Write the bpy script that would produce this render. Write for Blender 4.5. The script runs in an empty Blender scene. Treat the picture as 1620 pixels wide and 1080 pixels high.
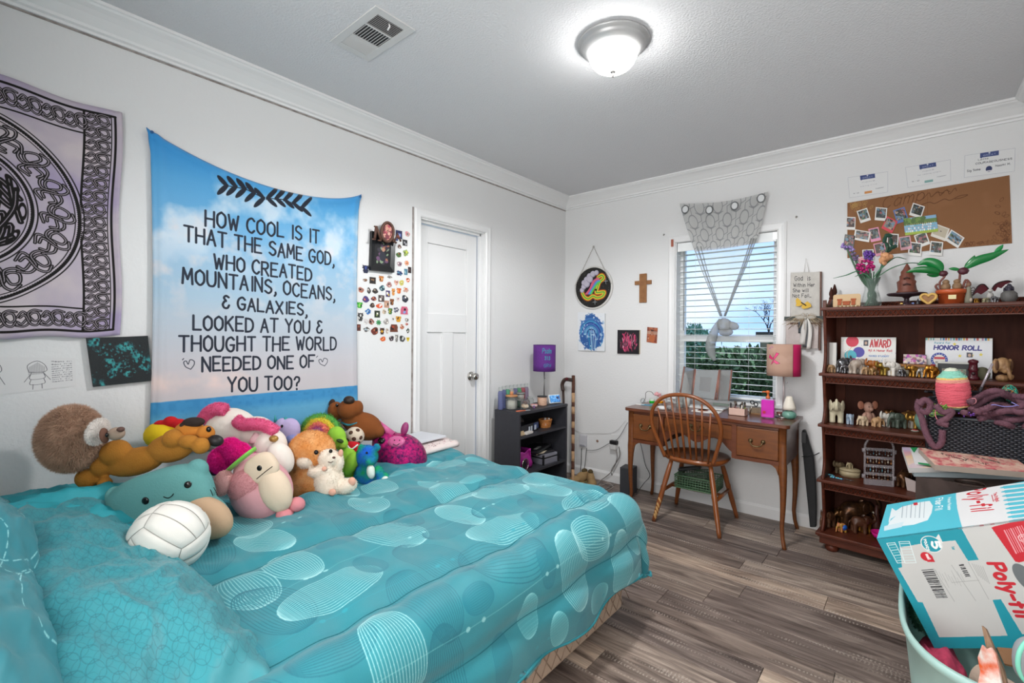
import bpy,math,random
import numpy as np
from mathutils import Vector,Matrix,Euler,Quaternion

R = math.radians
PI = math.pi
rnd = random.Random(7)
SC = bpy.context.scene
COL = SC.collection

# ------------------------------------------------------------------ camera
F_PX,YAW,PIT,ROL,PY0 = 745.08,.7038,-.0038,.0075,533.7
CAM = Vector((2.4539,-3.6435,1.25))
_d = Vector((-math.sin(YAW),math.cos(YAW),0)); _r = Vector((math.cos(YAW),math.sin(YAW),0)); _u = Vector((0,0,1))
_d2 = _d * math.cos(PIT) + _u * math.sin(PIT); _u2 = _u * math.cos(PIT) - _d * math.sin(PIT)
_r3 = _r * math.cos(ROL) + _u2 * math.sin(ROL); _u3 = _u2 * math.cos(ROL) - _r * math.sin(ROL)
cam_d = bpy.data.cameras.new('camera'); cam = bpy.data.objects.new('camera',cam_d); COL.objects.link(cam)
cam_d.sensor_width = 36; cam_d.lens = F_PX / 1620 * 36
cam_d.shift_y = -(540 - PY0) / 1620
cam_d.clip_start = .02; cam_d.clip_end = 400
m = Matrix((_r3,_u3,-_d2)).transposed().to_4x4(); m.translation = CAM
cam.matrix_world = m
SC.camera = cam

# ------------------------------------------------------------------ world, lights, exposure
SC.view_settings.view_transform = 'Standard'; SC.view_settings.look = 'None'
SC.view_settings.gamma = 1; SC.view_settings.use_curve_mapping = False
SC.view_settings.exposure = 0.22
W = bpy.data.worlds.new('sky'); SC.world = W; W.use_nodes = True
nt = W.node_tree; nt.nodes.clear()
_o = nt.nodes.new('ShaderNodeOutputWorld'); _b = nt.nodes.new('ShaderNodeBackground')
_tc = nt.nodes.new('ShaderNodeTexCoord'); _n = nt.nodes.new('ShaderNodeTexNoise'); _mp = nt.nodes.new('ShaderNodeMapping')
_mp.inputs['Scale'].default_value = (1,1,2.6); _n.inputs['Scale'].default_value = 2.6; _n.inputs['Detail'].default_value = 6
_cr = nt.nodes.new('ShaderNodeValToRGB'); _cr.color_ramp.elements[0].position = .45; _cr.color_ramp.elements[0].color = (.28,.50,.92,1)
_cr.color_ramp.elements[1].position = .66; _cr.color_ramp.elements[1].color = (.62,.76,.96,1)
nt.links.new(_tc.outputs['Generated'],_mp.inputs[0]); nt.links.new(_mp.outputs[0],_n.inputs['Vector'])
nt.links.new(_n.outputs[0],_cr.inputs[0]); nt.links.new(_cr.outputs[0],_b.inputs[0]); nt.links.new(_b.outputs[0],_o.inputs[0])
_b.inputs[1].default_value = 1.35
sun_d = bpy.data.lights.new('sun','SUN'); sun_d.energy = 1.2; sun_d.angle = R(2); sun = bpy.data.objects.new('sun',sun_d)
COL.objects.link(sun); sun.rotation_euler = (R(50),0,R(160))     # high, from behind the camera's side of the house
# added area fill, unseen behind the camera, to brighten the room
fill_d = bpy.data.lights.new('fill_light','AREA'); fill_d.shape = 'RECTANGLE'; fill_d.size = 1.7; fill_d.size_y = 2.0
fill_d.energy = 66; fill_d.color = (1,.98,.96)
fill = bpy.data.objects.new('fill_light',fill_d); COL.objects.link(fill)
fill.location = (1.9,-4.5,1.5); fill.rotation_euler = (R(90),0,0)
LAMP_W,SPOT_W = 34.0,70.0      # emission strength of the ceiling fitting's glass

# ------------------------------------------------------------------ pixel rays -> points on real planes
def ray(x,y): return _d2 + _r3 * ((x - 810) / F_PX) + _u3 * ((PY0 - y) / F_PX)
def PX(x,y,v=0.0): q = ray(x,y); return CAM + q * ((v - CAM.x) / q.x)
def PY(x,y,v=0.0): q = ray(x,y); return CAM + q * ((v - CAM.y) / q.y)
def PZ(x,y,v=0.0): q = ray(x,y); return CAM + q * ((v - CAM.z) / q.z)

# ------------------------------------------------------------------ colours and materials
def lin(c):
    if isinstance(c,str):
        c = [int(c[i:i + 2],16) / 255 for i in (0,2,4)]
    return tuple(x / 12.92 if x <= .04045 else ((x + .055) / 1.055) ** 2.4 for x in c[:3])
MATS = {}
def M(name,col,rough=.6,metal=0,bump=0,bs=60,var=0,vs=6,col2=None,spec=.5,trans=0,ior=1.45,sheen=0,emit=0,alpha=1,
      stretch=None,coat=0,detail=4,wear=None):
    """principled material; bump = strength of a noise bump, var = how far the colour wanders to col2"""
    if name in MATS: return MATS[name]
    m = bpy.data.materials.new(name); m.use_nodes = True; t = m.node_tree; b = t.nodes['Principled BSDF']
    c = lin(col) + (1,)
    b.inputs['Base Color'].default_value = c; b.inputs['Roughness'].default_value = rough; b.inputs['Metallic'].default_value = metal
    b.inputs['Specular IOR Level'].default_value = spec; b.inputs['Transmission Weight'].default_value = trans
    b.inputs['IOR'].default_value = ior; b.inputs['Coat Weight'].default_value = coat
    b.inputs['Sheen Weight'].default_value = sheen; b.inputs['Alpha'].default_value = alpha
    if emit: b.inputs['Emission Color'].default_value = c; b.inputs['Emission Strength'].default_value = emit
    tc = None
    def coords(s):
        nonlocal tc
        if tc is None:
            tc = t.nodes.new('ShaderNodeTexCoord')
        mp = t.nodes.new('ShaderNodeMapping'); mp.inputs['Scale'].default_value = stretch or (1,1,1)
        t.links.new(tc.outputs['Object'],mp.inputs[0])
        n = t.nodes.new('ShaderNodeTexNoise'); n.inputs['Scale'].default_value = s; n.inputs['Detail'].default_value = detail
        t.links.new(mp.outputs[0],n.inputs['Vector']); return n
    if var or col2:
        n = coords(vs); cr = t.nodes.new('ShaderNodeValToRGB'); c2 = lin(col2) if col2 else tuple(x * .55 for x in c[:3])
        k = var if var else 1
        cr.color_ramp.elements[0].position = .35; cr.color_ramp.elements[1].position = .65
        cr.color_ramp.elements[0].color = tuple(c[i] * (1 - k) + c2[i] * k for i in range(3)) + (1,)
        cr.color_ramp.elements[1].color = c
        t.links.new(n.outputs[0],cr.inputs[0]); t.links.new(cr.outputs[0],b.inputs['Base Color'])
    if bump:
        n = coords(bs); bp = t.nodes.new('ShaderNodeBump'); bp.inputs['Strength'].default_value = min(1,bump)
        bp.inputs['Distance'].default_value = .004 * max(1,bump)
        t.links.new(n.outputs[0],bp.inputs['Height']); t.links.new(bp.outputs[0],b.inputs['Normal'])
    MATS[name] = m
    return m
def C(hexs,rough=.55,**k):
    key = 'col_' + hexs + ('_%g' % rough) + ''.join('_%s%s' % (a,k[a]) for a in sorted(k))
    return M(key,hexs,rough,**k)

# ------------------------------------------------------------------ mesh builder
def T(loc=(0,0,0),rot=(0,0,0),sc=(1,1,1)):
    if not hasattr(sc,'__len__'): sc = (sc,sc,sc)
    return Matrix.LocRotScale(Vector(loc),Euler(rot),Vector(sc))
def catmull(pts,n=6,closed=False):
    P = [Vector(p) for p in pts]; out = []; N = len(P)
    if N < 3: return P
    rng = range(N if closed else N - 1)
    for i in rng:
        p0 = P[(i - 1) % N] if (closed or i > 0) else P[0] * 2 - P[1]
        p1 = P[i]; p2 = P[(i + 1) % N]
        p3 = P[(i + 2) % N] if (closed or i + 2 < N) else P[-1] * 2 - P[-2]
        for k in range(n):
            t = k / n
            out.append(.5 * ((2 * p1) + (p2 - p0) * t + (2 * p0 - 5 * p1 + 4 * p2 - p3) * t * t + (3 * p1 - p0 - 3 * p2 + p3) * t ** 3))
    if not closed: out.append(P[-1])
    return out
class MB:
    def __init__(s): s.v = []; s.f = []; s.m = []; s.s = []; s.uv = []
    def add(s,V,F,m=0,sm=False,t=None,uv=None):
        o = len(s.v)
        s.v += [tuple(t @ Vector(p)) for p in V] if t is not None else [tuple(p) for p in V]
        for i,f in enumerate(F):
            s.f.append([o + k for k in f]); s.m.append(m); s.s.append(sm)
            s.uv.append([uv[k] for k in f] if uv is not None else None)
        return s
    def box(s,c,d,m=0,rot=None,t=None):
        x,y,z = d[0] / 2,d[1] / 2,d[2] / 2
        V = [Vector((a,b,e)) for a in (-x,x) for b in (-y,y) for e in (-z,z)]
        mt = T(c,rot or (0,0,0))
        if t is not None: mt = t @ mt
        return s.add(V,[(0,1,3,2),(4,6,7,5),(0,4,5,1),(2,3,7,6),(0,2,6,4),(1,5,7,3)],m,False,mt)
    def b2(s,a,b,m=0,t=None):
        return s.box([(a[i] + b[i]) / 2 for i in range(3)],[abs(b[i] - a[i]) for i in range(3)],m,None,t)
    def tube(s,pts,r,n=8,m=0,closed=False,sm=True,t=None,flat=1.0,cap=True):
        P = [Vector(p) for p in pts]; N = len(P)
        rr = r if hasattr(r,'__len__') else [r] * N
        V = []; up = Vector((0,0,1)); last = None
        for i,p in enumerate(P):
            if closed: d = P[(i + 1) % N] - P[i - 1]
            else: d = P[min(i + 1,N - 1)] - P[max(i - 1,0)]
            d = d.normalized() if d.length > 1e-9 else Vector((0,0,1))
            if last is None:
                a = d.cross(up if abs(d.dot(up)) < .95 else Vector((1,0,0))).normalized()
            else:
                a = (last - d * last.dot(d)); a = a.normalized() if a.length > 1e-6 else d.orthogonal().normalized()
            last = a; b = d.cross(a)
            for k in range(n):
                q = 2 * PI * k / n
                V.append(p + (a * math.cos(q) + b * math.sin(q) * flat) * rr[i])
        F = []
        for i in range(N if closed else N - 1):
            for k in range(n):
                j = (i + 1) % N
                F.append((i * n + k,i * n + (k + 1) % n,j * n + (k + 1) % n,j * n + k))
        if cap and not closed: F.append(tuple(range(n))[::-1]); F.append(tuple((N - 1) * n + k for k in range(n)))
        return s.add(V,F,m,sm,t)
    def lathe(s,prof,n=20,m=0,t=None,sm=True,wav=None):
        V = []; F = []; L = len(prof)
        for (r,z) in prof:
            for k in range(n):
                a = 2 * PI * k / n; q = r * (1 + (wav(a,z) if wav else 0))
                V.append((q * math.cos(a),q * math.sin(a),z))
        for i in range(L - 1):
            for k in range(n): F.append((i * n + k,i * n + (k + 1) % n,(i + 1) * n + (k + 1) % n,(i + 1) * n + k))
        if prof[0][0] > 1e-5: F.append(tuple(range(n))[::-1])
        if prof[-1][0] > 1e-5: F.append(tuple((L - 1) * n + k for k in range(n)))
        return s.add(V,F,m,sm,t)
    def ell(s,c,r,rot=(0,0,0),n=16,m=0,t=None,p=1.0,fn=None):
        if not hasattr(r,'__len__'): r = (r,r,r)
        V = [(0,0,-1)]; F = []; h = max(4,n // 2)
        for i in range(1,h):
            ph = -PI / 2 + PI * i / h
            for k in range(n):
                a = 2 * PI * k / n; V.append((math.cos(ph) * math.cos(a),math.cos(ph) * math.sin(a),math.sin(ph)))
        V.append((0,0,1)); top = len(V) - 1
        for k in range(n): F.append((0,1 + (k + 1) % n,1 + k)); F.append((top,1 + (h - 2) * n + k,1 + (h - 2) * n + (k + 1) % n))
        for i in range(h - 2):
            for k in range(n): F.append((1 + i * n + k,1 + i * n + (k + 1) % n,1 + (i + 1) * n + (k + 1) % n,1 + (i + 1) * n + k))
        if p != 1.0: V = [tuple(math.copysign(abs(q) ** p,q) for q in v) for v in V]
        if fn: V = [fn(*v) for v in V]
        mt = T(c,rot,r)
        if t is not None: mt = t @ mt
        return s.add(V,F,m,True,mt)
    def prism(s,poly,z0,z1,m=0,t=None,mt_top=None,sm=False):
        n = len(poly); V = [(p[0],p[1],z0) for p in poly] + [(p[0],p[1],z1) for p in poly]
        s.add(V,[tuple(range(n))[::-1]] + [(i,(i + 1) % n,n + (i + 1) % n,n + i) for i in range(n)],m,sm,t)
        return s.add([(p[0],p[1],z1) for p in poly],[tuple(range(n))],m if mt_top is None else mt_top,False,t)
    def grid(s,nu,nv,fn,m=0,sm=True,t=None,uv=True):
        V = []; U = []
        for j in range(nv + 1):
            for i in range(nu + 1): V.append(fn(i / nu,j / nv)); U.append((i / nu,j / nv))
        F = [(j * (nu + 1) + i,j * (nu + 1) + i + 1,(j + 1) * (nu + 1) + i + 1,(j + 1) * (nu + 1) + i) for j in range(nv) for i in range(nu)]
        return s.add(V,F,m,sm,t,U if uv else None)
    def card(s,w,h,d=.002,m=0,side=1,t=None):
        """flat board in local x/z, front face towards -y, with its own uv; w x h, thickness d behind it"""
        x,z = w / 2,h / 2
        s.add([(-x,-d,-z),(x,-d,-z),(x,-d,z),(-x,-d,z)],[(0,1,2,3)],m,False,t,[(0,0),(1,0),(1,1),(0,1)])
        V = [(-x,-d,-z),(x,-d,-z),(x,-d,z),(-x,-d,z),(-x,0,-z),(x,0,-z),(x,0,z),(-x,0,z)]
        return s.add(V,[(4,7,6,5),(0,4,5,1),(1,5,6,2),(2,6,7,3),(3,7,4,0)],side,False,t)
    def build(s,name,mats,parent=None,loc=None,rot=None,bevel=0,sub=0,kind=None,label=None,seg=2,remesh=0,smooth=0):
        me = bpy.data.meshes.new(name); me.from_pydata(s.v,[],s.f)
        if not isinstance(mats,(list,tuple)): mats = [mats]
        for q in mats: me.materials.append(q)
        me.polygons.foreach_set('material_index',[min(k,len(mats) - 1) for k in s.m]); me.polygons.foreach_set('use_smooth',s.s)
        if any(u is not None for u in s.uv):
            ul = me.uv_layers.new(name='UVMap'); fl = []
            for f,u in zip(s.f,s.uv):
                for k in range(len(f)): fl += list(u[k]) if u else [0,0]
            ul.data.foreach_set('uv',fl)
        me.validate(); me.update()
        o = bpy.data.objects.new(name,me); COL.objects.link(o)
        if parent: o.parent = parent
        if loc is not None: o.location = loc
        if rot is not None: o.rotation_euler = rot
        if remesh:
            q = o.modifiers.new('rm','REMESH'); q.mode = 'VOXEL'; q.voxel_size = remesh; q.use_smooth_shade = True
        if smooth:
            q = o.modifiers.new('sm','SMOOTH'); q.iterations = smooth; q.factor = .6
        if bevel:
            q = o.modifiers.new('bv','BEVEL'); q.width = bevel; q.segments = seg; q.limit_method = 'ANGLE'; q.angle_limit = R(40)
        if sub:
            q = o.modifiers.new('ss','SUBSURF'); q.levels = sub; q.render_levels = sub
        if kind: o['kind'] = kind
        if label: o['label'] = label
        return o
def tag(o,label,cat,group=None):
    o['label'] = label; o['category'] = cat
    if group: o['group'] = group
    return o
def thing(name,label,cat,loc=(0,0,0),rot=(0,0,0),group=None):
    o = bpy.data.objects.new(name,None); o.empty_display_size = .02; COL.objects.link(o)
    o.location = loc; o.rotation_euler = rot
    return tag(o,label,cat,group)
def struct(o): o['kind'] = 'structure'; return o
def kids(o): return [c for c in bpy.data.objects if c.parent == o]
def dup(root,loc,rot=None,label=None,group=None,sc=None):
    ks = list(root.children); r = root.copy(); COL.objects.link(r); r.location = loc
    if rot is not None: r.rotation_euler = rot
    if sc: r.scale = (sc,sc,sc)
    if label: r['label'] = label
    if group: r['group'] = group
    for c in ks:
        d = c.copy(); COL.objects.link(d); d.parent = r
        for g in c.children:
            e = g.copy(); COL.objects.link(e); e.parent = d
    return r
def fuzz(o,n,ln,w=.0012,droop=.3,seed=1,jit=.5,tint=None):
    """bake the object's modifiers and add n thin blades of pile to the same mesh"""
    dg = bpy.context.evaluated_depsgraph_get(); dg.update()
    me = bpy.data.meshes.new_from_object(o.evaluated_get(dg)); o.modifiers.clear(); o.data = me
    me.calc_loop_triangles(); nv = len(me.vertices)
    co = np.empty(nv * 3); me.vertices.foreach_get('co',co); co = co.reshape(-1,3)
    tr = np.empty(len(me.loop_triangles) * 3,int); me.loop_triangles.foreach_get('vertices',tr); tr = tr.reshape(-1,3)
    a,b,c = co[tr[:,0]],co[tr[:,1]],co[tr[:,2]]; nr = np.cross(b - a,c - a); ar = np.linalg.norm(nr,axis=1)
    mi = np.zeros(len(me.loop_triangles),int); me.loop_triangles.foreach_get('material_index',mi)
    rg = np.random.RandomState(seed); k = rg.choice(len(tr),n,p=ar / ar.sum())
    u = rg.rand(n,1); v = rg.rand(n,1); fl = (u + v) > 1; u[fl] = 1 - u[fl]; v[fl] = 1 - v[fl]
    p = a[k] + (b[k] - a[k]) * u + (c[k] - a[k]) * v
    nn = nr[k] / (ar[k][:,None] + 1e-12); j = rg.randn(n,3) * jit
    d = nn + j; d[:,2] -= droop; d /= np.linalg.norm(d,axis=1)[:,None]
    sd = np.cross(d,rg.randn(n,3)); sd /= np.linalg.norm(sd,axis=1)[:,None] + 1e-9
    L = ln * (.6 + .6 * rg.rand(n,1))
    V = np.concatenate([p - sd * w,p + sd * w,p + d * L],1).reshape(-1,3)
    V0 = np.concatenate([co,V]); F = [list(q.vertices) for q in me.polygons]; mm = [q.material_index for q in me.polygons]
    ix = (nv + np.arange(3 * n).reshape(-1,3)).tolist(); m2 = bpy.data.meshes.new(me.name)
    m2.from_pydata(V0.tolist(),[],F + ix)
    for q in me.materials: m2.materials.append(q)
    m2.polygons.foreach_set('material_index',mm + mi[k].tolist()); m2.polygons.foreach_set('use_smooth',[True] * (len(F) + n)); m2.update()
    o.data = m2
    return o

# ------------------------------------------------------------------ painted flat print (built in memory with numpy)
GL = {'A': "0,0 2,6 4,0|.8,2.2 3.2,2.2",'B': "0,0 0,6|~0,6 2.6,5.9 3.2,4.6 2.2,3.3 0,3.2|~0,3.2 2.8,3.1 3.8,1.6 2.8,.1 0,0",
 'C': "~3.8,5 2.4,6 .6,5 0,3 .6,1 2.4,0 3.8,1",'D': "0,0 0,6|~0,6 2.4,5.7 3.8,4.2 3.8,1.8 2.4,.3 0,0",'E': "3.6,6 0,6 0,0 3.6,0|0,3.1 2.8,3.1",
 'F': "3.6,6 0,6 0,0|0,3.1 2.8,3.1",'G': "~3.8,5 2.4,6 .6,5 0,3 .6,1 2.2,0 3.6,.8 3.8,2.6|2.2,2.7 4,2.7",'H': "0,0 0,6|4,0 4,6|0,3 4,3",
 'I': "1,0 1,6",'J': "~3,6 3,1.6 1.6,0 .2,1.2",'K': "0,0 0,6|3.6,6 0,2.6|1.2,3.6 3.8,0",'L': "0,6 0,0 3.4,0",'M': "0,0 .4,6 2.2,1.8 4,6 4.4,0",
 'N': "0,0 0,6 3.8,0 3.8,6",'O': "~2,6 .3,4.8 0,3 .3,1.2 2,0 3.7,1.2 4,3 3.7,4.8 2,6",'P': "0,0 0,6|~0,6 2.8,5.9 3.6,4.4 2.6,3 0,2.8",
 'Q': "~2,6 .3,4.8 0,3 .3,1.2 2,0 3.7,1.2 4,3 3.7,4.8 2,6|2.4,1.4 4.2,-.4",'R': "0,0 0,6|~0,6 2.8,5.9 3.5,4.5 2.6,3.2 0,3|1.6,3 3.8,0",
 'S': "~3.5,5.2 2,6 .5,5.2 .5,3.9 2,3.1 3.5,2.2 3.5,.9 2,0 .2,.9",'T': "0,6 4,6|2,6 2,0",'U': "~0,6 0,2 .8,.3 2,0 3.2,.3 4,2 4,6",'V': "0,6 2,0 4,6",
 'W': "0,6 1.2,0 2.4,4.4 3.6,0 4.8,6",'X': "0,0 3.8,6|0,6 3.8,0",'Y': "0,6 2,3 4,6|2,3 2,0",'Z': "0,6 3.8,6 0,0 3.8,0",
 '&': "~3.2,5.4 1.8,6 .8,5 1.8,3.6 1.2,3.4 .2,1.8 1,.3 2.6,.3 3.4,1.6",'?': "~.2,4.8 1.2,6 3,5.6 3,4 1.8,3 1.6,1.8|1.6,.3 1.7,0",',': "~.8,.4 .9,-.4 .3,-1.2",'.': ".5,.2 .6,0",
 '-': "0,2.6 2.2,2.6",'_': "0,0 3,0",':': ".5,.8 .6,.6|.5,3.4 .6,3.2",'1': ".6,4.8 1.6,6 1.6,0",'3': "~.2,5.2 1.8,6 3.2,4.8 1.6,3.3 3.4,1.8 1.8,0 .2,.9",
 '5': "3.4,6 .6,6 .4,3.4|~.4,3.4 2.2,3.8 3.6,2 2,0 .2,.6",'2': "~.2,4.8 1.6,6 3.2,5 2.6,3 .2,0|.2,0 3.6,0",'6': "~3.2,5.6 1.4,5.6 .2,2.6 1,.2 2.8,.2 3.5,1.8 2.4,3.3 .6,2.6",
 '0': "~2,6 .3,4.8 0,3 .3,1.2 2,0 3.7,1.2 4,3 3.7,4.8 2,6",
 'a': "~3,3.2 1.4,4 .2,2.4 .4,.6 1.6,0 3,1.6|3,4 3,0",'b': "0,0 0,6|~0,2.8 1.6,4 3,2.6 2.8,.8 1.4,0 0,1",'c': "~3,3.3 1.6,4 .2,2.4 .6,.4 2,0 3,.8",
 'd': "3,0 3,6|~3,3.2 1.4,4 .2,2.4 .4,.6 1.6,0 3,1.4",'e': "~.2,2 3,2.2 2.4,3.8 .9,3.8 .1,2 .8,.2 2.2,0 3.1,.8",'f': "~2.6,5.8 1.6,6 1.1,4.8 1,0|0,3.8 2.2,3.8",
 'g': "~3,3.2 1.4,4 .2,2.4 .4,.8 1.6,.2 3,1.6|~3,4 3,-.8 1.8,-2 .3,-1.4",'h': "0,0 0,6|~0,2.6 1.4,4 2.8,3 2.8,0",'i': ".6,4 .6,0|.6,5.4 .7,5.2",'k': "0,0 0,6|2.6,4 0,1.8 2.8,0",
 'l': ".6,6 .6,0",'m': "0,0 0,4|~0,2.8 1.1,4 2,3 2,0|~2,2.8 3.1,4 4,3 4,0",'n': "0,0 0,4|~0,2.6 1.4,4 2.8,3 2.8,0",'o': "~1.5,4 .2,3 .2,1 1.5,0 2.9,1 2.9,3 1.5,4",
 'p': "0,4 0,-2|~0,2.8 1.6,4 3,2.6 2.8,.8 1.4,0 0,1",'r': "0,0 0,4|~0,2.4 1,3.8 2.2,3.8",'s': "~2.6,3.4 1.3,4 .3,3.1 1.4,2 2.6,1.1 1.4,0 .1,.6",'t': "1,5.6 1,0 2.2,0|0,4 2.2,4",
 'u': "~0,4 0,1 1.2,0 2.8,1.4|2.8,4 2.8,0",'v': "0,4 1.4,0 2.8,4",'w': "0,4 1,0 2,3 3,0 4,4",'x': "0,4 2.6,0|2.6,4 0,0",'y': "0,4 1.5,.6|3,4 .8,-2"}
def strokes(ch):
    out = []
    for s_ in GL.get(ch,'').split('|'):
        if not s_: continue
        sm = s_[0] == '~'; pts = [tuple(map(float,q.split(','))) for q in s_.lstrip('~').split()]
        if sm:
            pts = [(q.x,q.y) for q in catmull([(a,b,0) for a,b in pts],5)]
        out.append(pts)
    return out
def adv(ch): 
    if ch == ' ': return 3.0
    xs = [p[0] for s_ in strokes(ch) for p in s_]
    return (max(xs) if xs else 2) + 1.5
class Cv:
    """small software canvas; coordinates in pixels, y up"""
    def __init__(s,w,h,bg='ffffff'):
        s.w,s.h = w,h; s.a = np.ones((h,w,3),np.float32) * np.array([int(bg[i:i + 2],16) / 255 for i in (0,2,4)],np.float32)
        s.rg = np.random.RandomState(3)
    def c(s,col): return np.array([int(col[i:i + 2],16) / 255 for i in (0,2,4)],np.float32) if isinstance(col,str) else np.array(col,np.float32)
    def win(s,x0,y0,x1,y1):
        x0 = max(0,int(x0)); y0 = max(0,int(y0)); x1 = min(s.w,int(x1) + 1); y1 = min(s.h,int(y1) + 1)
        if x1 <= x0 or y1 <= y0: return None
        Y_,X_ = np.mgrid[y0:y1,x0:x1]; return x0,y0,x1,y1,X_ + .5,Y_ + .5
    def put(s,w_,mask,col,al=1):
        x0,y0,x1,y1 = w_[:4]; k = (np.clip(mask,0,1) * al)[...,None]
        s.a[y0:y1,x0:x1] = s.a[y0:y1,x0:x1] * (1 - k) + s.c(col) * k
    def rect(s,x0,y0,x1,y1,col,al=1):
        w_ = s.win(x0,y0,x1 - 1,y1 - 1)
        if w_: s.put(w_,np.ones_like(w_[4]),col,al)
    def ell(s,cx,cy,rx,ry,col,rot=0,al=1,ring=0):
        q = max(rx,ry) + ring + 2; w_ = s.win(cx - q,cy - q,cx + q,cy + q)
        if not w_: return
        X_,Y_ = w_[4] - cx,w_[5] - cy; ca,sa = math.cos(rot),math.sin(rot)
        u = (X_ * ca + Y_ * sa) / rx; v = (-X_ * sa + Y_ * ca) / ry; d = (1 - np.sqrt(u * u + v * v)) * min(rx,ry)
        s.put(w_,(d + .5) if not ring else (ring / 2 - np.abs(d) + .5),col,al)
    def line(s,pts,wd,col,al=1):
        for (a,b) in zip(pts[:-1],pts[1:]):
            w_ = s.win(min(a[0],b[0]) - wd - 1,min(a[1],b[1]) - wd - 1,max(a[0],b[0]) + wd + 1,max(a[1],b[1]) + wd + 1)
            if not w_: continue
            dx,dy = b[0] - a[0],b[1] - a[1]; L = dx * dx + dy * dy + 1e-9
            tt = np.clip(((w_[4] - a[0]) * dx + (w_[5] - a[1]) * dy) / L,0,1)
            d = np.hypot(w_[4] - a[0] - tt * dx,w_[5] - a[1] - tt * dy)
            s.put(w_,wd / 2 - d + .5,col,al)
    def poly(s,pts,col,al=1):
        xs = [p[0] for p in pts]; ys = [p[1] for p in pts]; w_ = s.win(min(xs),min(ys),max(xs),max(ys))
        if not w_: return
        ins = np.zeros(w_[4].shape,bool); n = len(pts)
        for i in range(n):
            (x1,y1),(x2,y2) = pts[i],pts[(i + 1) % n]
            if y1 == y2: continue
            ins ^= ((y1 > w_[5]) != (y2 > w_[5])) & (w_[4] < (x2 - x1) * (w_[5] - y1) / (y2 - y1) + x1)
        s.put(w_,ins.astype(np.float32),col,al)
    def text(s,txt,p0,p1,ht,wd,col,al=1,slant=0,up=None,jit=0):
        """baseline from p0 to p1, cap height ht"""
        tot = sum(adv(ch) for ch in txt) - 1.5; ex = ((p1[0] - p0[0]) / tot,(p1[1] - p0[1]) / tot)
        up = up or (0,ht); ey = (up[0] / 6,up[1] / 6); x = 0; rj = random.Random(len(txt))
        for ch in txt:
            jy = rj.uniform(-jit,jit); sc = 1 + rj.uniform(-jit,jit) * .1
            for st in strokes(ch):
                s.line([(p0[0] + ex[0] * (x + q[0] + slant * q[1]) + ey[0] * (q[1] * sc + jy),p0[1] + ex[1] * (x + q[0] + slant * q[1]) + ey[1] * (q[1] * sc + jy)) for q in st],wd,col,al)
            x += adv(ch)
    def noise(s,sc,seed=0):
        """smooth value noise 0..1 over the canvas, cells of sc pixels"""
        rg = np.random.RandomState(seed); gw,gh = int(s.w / sc) + 3,int(s.h / sc) + 3; g = rg.rand(gh,gw)
        X_ = (np.arange(s.w) + .5) / sc; Y_ = (np.arange(s.h) + .5) / sc; xi = X_.astype(int); yi = Y_.astype(int)
        fx = X_ - xi; fy = Y_ - yi; fx = fx * fx * (3 - 2 * fx); fy = fy * fy * (3 - 2 * fy)
        a = g[yi][:,xi]; b = g[yi][:,xi + 1]; c = g[yi + 1][:,xi]; d = g[yi + 1][:,xi + 1]
        return ((a * (1 - fx) + b * fx) * (1 - fy)[:,None] + (c * (1 - fx) + d * fx) * fy[:,None]).astype(np.float32)
    def fbm(s,sc,o=4,seed=0):
        t = 0; w_ = 0
        for i in range(o): t = t + s.noise(max(1.5,sc / 2 ** i),seed + i) * .5 ** i; w_ += .5 ** i
        return t / w_
    def blend(s,mask,col,al=1):
        k = (np.clip(mask,0,1) * al)[...,None]; s.a = s.a * (1 - k) + s.c(col) * k
    def blots(s,cols,n,rmin,rmax,box=None,seed=0,al=.9):
        q = random.Random(seed); x0,y0,x1,y1 = box or (0,0,s.w,s.h)
        for _ in range(n): s.ell(q.uniform(x0,x1),q.uniform(y0,y1),q.uniform(rmin,rmax),q.uniform(rmin,rmax),q.choice(cols),q.uniform(0,3),al)
    def mat(s,name,rough=.7,bump=0,bs=300,sheen=0,emit=0):
        img = bpy.data.images.new(name,s.w,s.h); px = np.ones((s.h,s.w,4),np.float32); px[...,:3] = np.clip(s.a,0,1)
        img.pixels.foreach_set(px.ravel()); img.update(); img.pack()
        m = M('print_' + name,'ffffff',rough,bump=bump,bs=bs,sheen=sheen); t = m.node_tree; b = t.nodes['Principled BSDF']
        ti = t.nodes.new('ShaderNodeTexImage'); ti.image = img; t.links.new(ti.outputs[0],b.inputs['Base Color'])
        if emit: t.links.new(ti.outputs[0],b.inputs['Emission Color']); b.inputs['Emission Strength'].default_value = emit
        return m
# ================================================================== the room
H = 2.5; RX = 2.966; FY = -4.15
m_wall = M('wall_paint','dedede',.85,bump=.35,bs=70,detail=3)
m_ceil = M('ceiling_paint','d4d4d6',.9,bump=.9,bs=110,detail=3)
m_trim = M('trim_paint','e6e6e6',.35)
m_door = M('door_paint','e4e4e4',.4)
m_gap = M('shadow_gap','a8a09c',.9,var=.7,vs=25,col2='6a605a')
WZ0,WZ1,WX0,WX1 = .79,1.985,1.045,1.742            # window opening
def shell(name,boxes,m):
    b = MB()
    for a,c in boxes: b.b2(a,c)
    return struct(b.build(name,m))
shell('wall_left',[((-.12,FY,0),(0,-1.69,H)),((-.12,-1.69,2.02),(0,-1.08,H)),((-.12,-1.08,0),(0,.12,H))],m_wall)
shell('wall_back',[((0,0,0),(WX0,.14,H)),((WX1,0,0),(RX,.14,H)),((WX0,0,0),(WX1,.14,WZ0)),((WX0,0,WZ1),(WX1,.14,H))],m_wall)
shell('wall_right',[((RX,FY,0),(RX + .12,.14,H))],m_wall)
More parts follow.
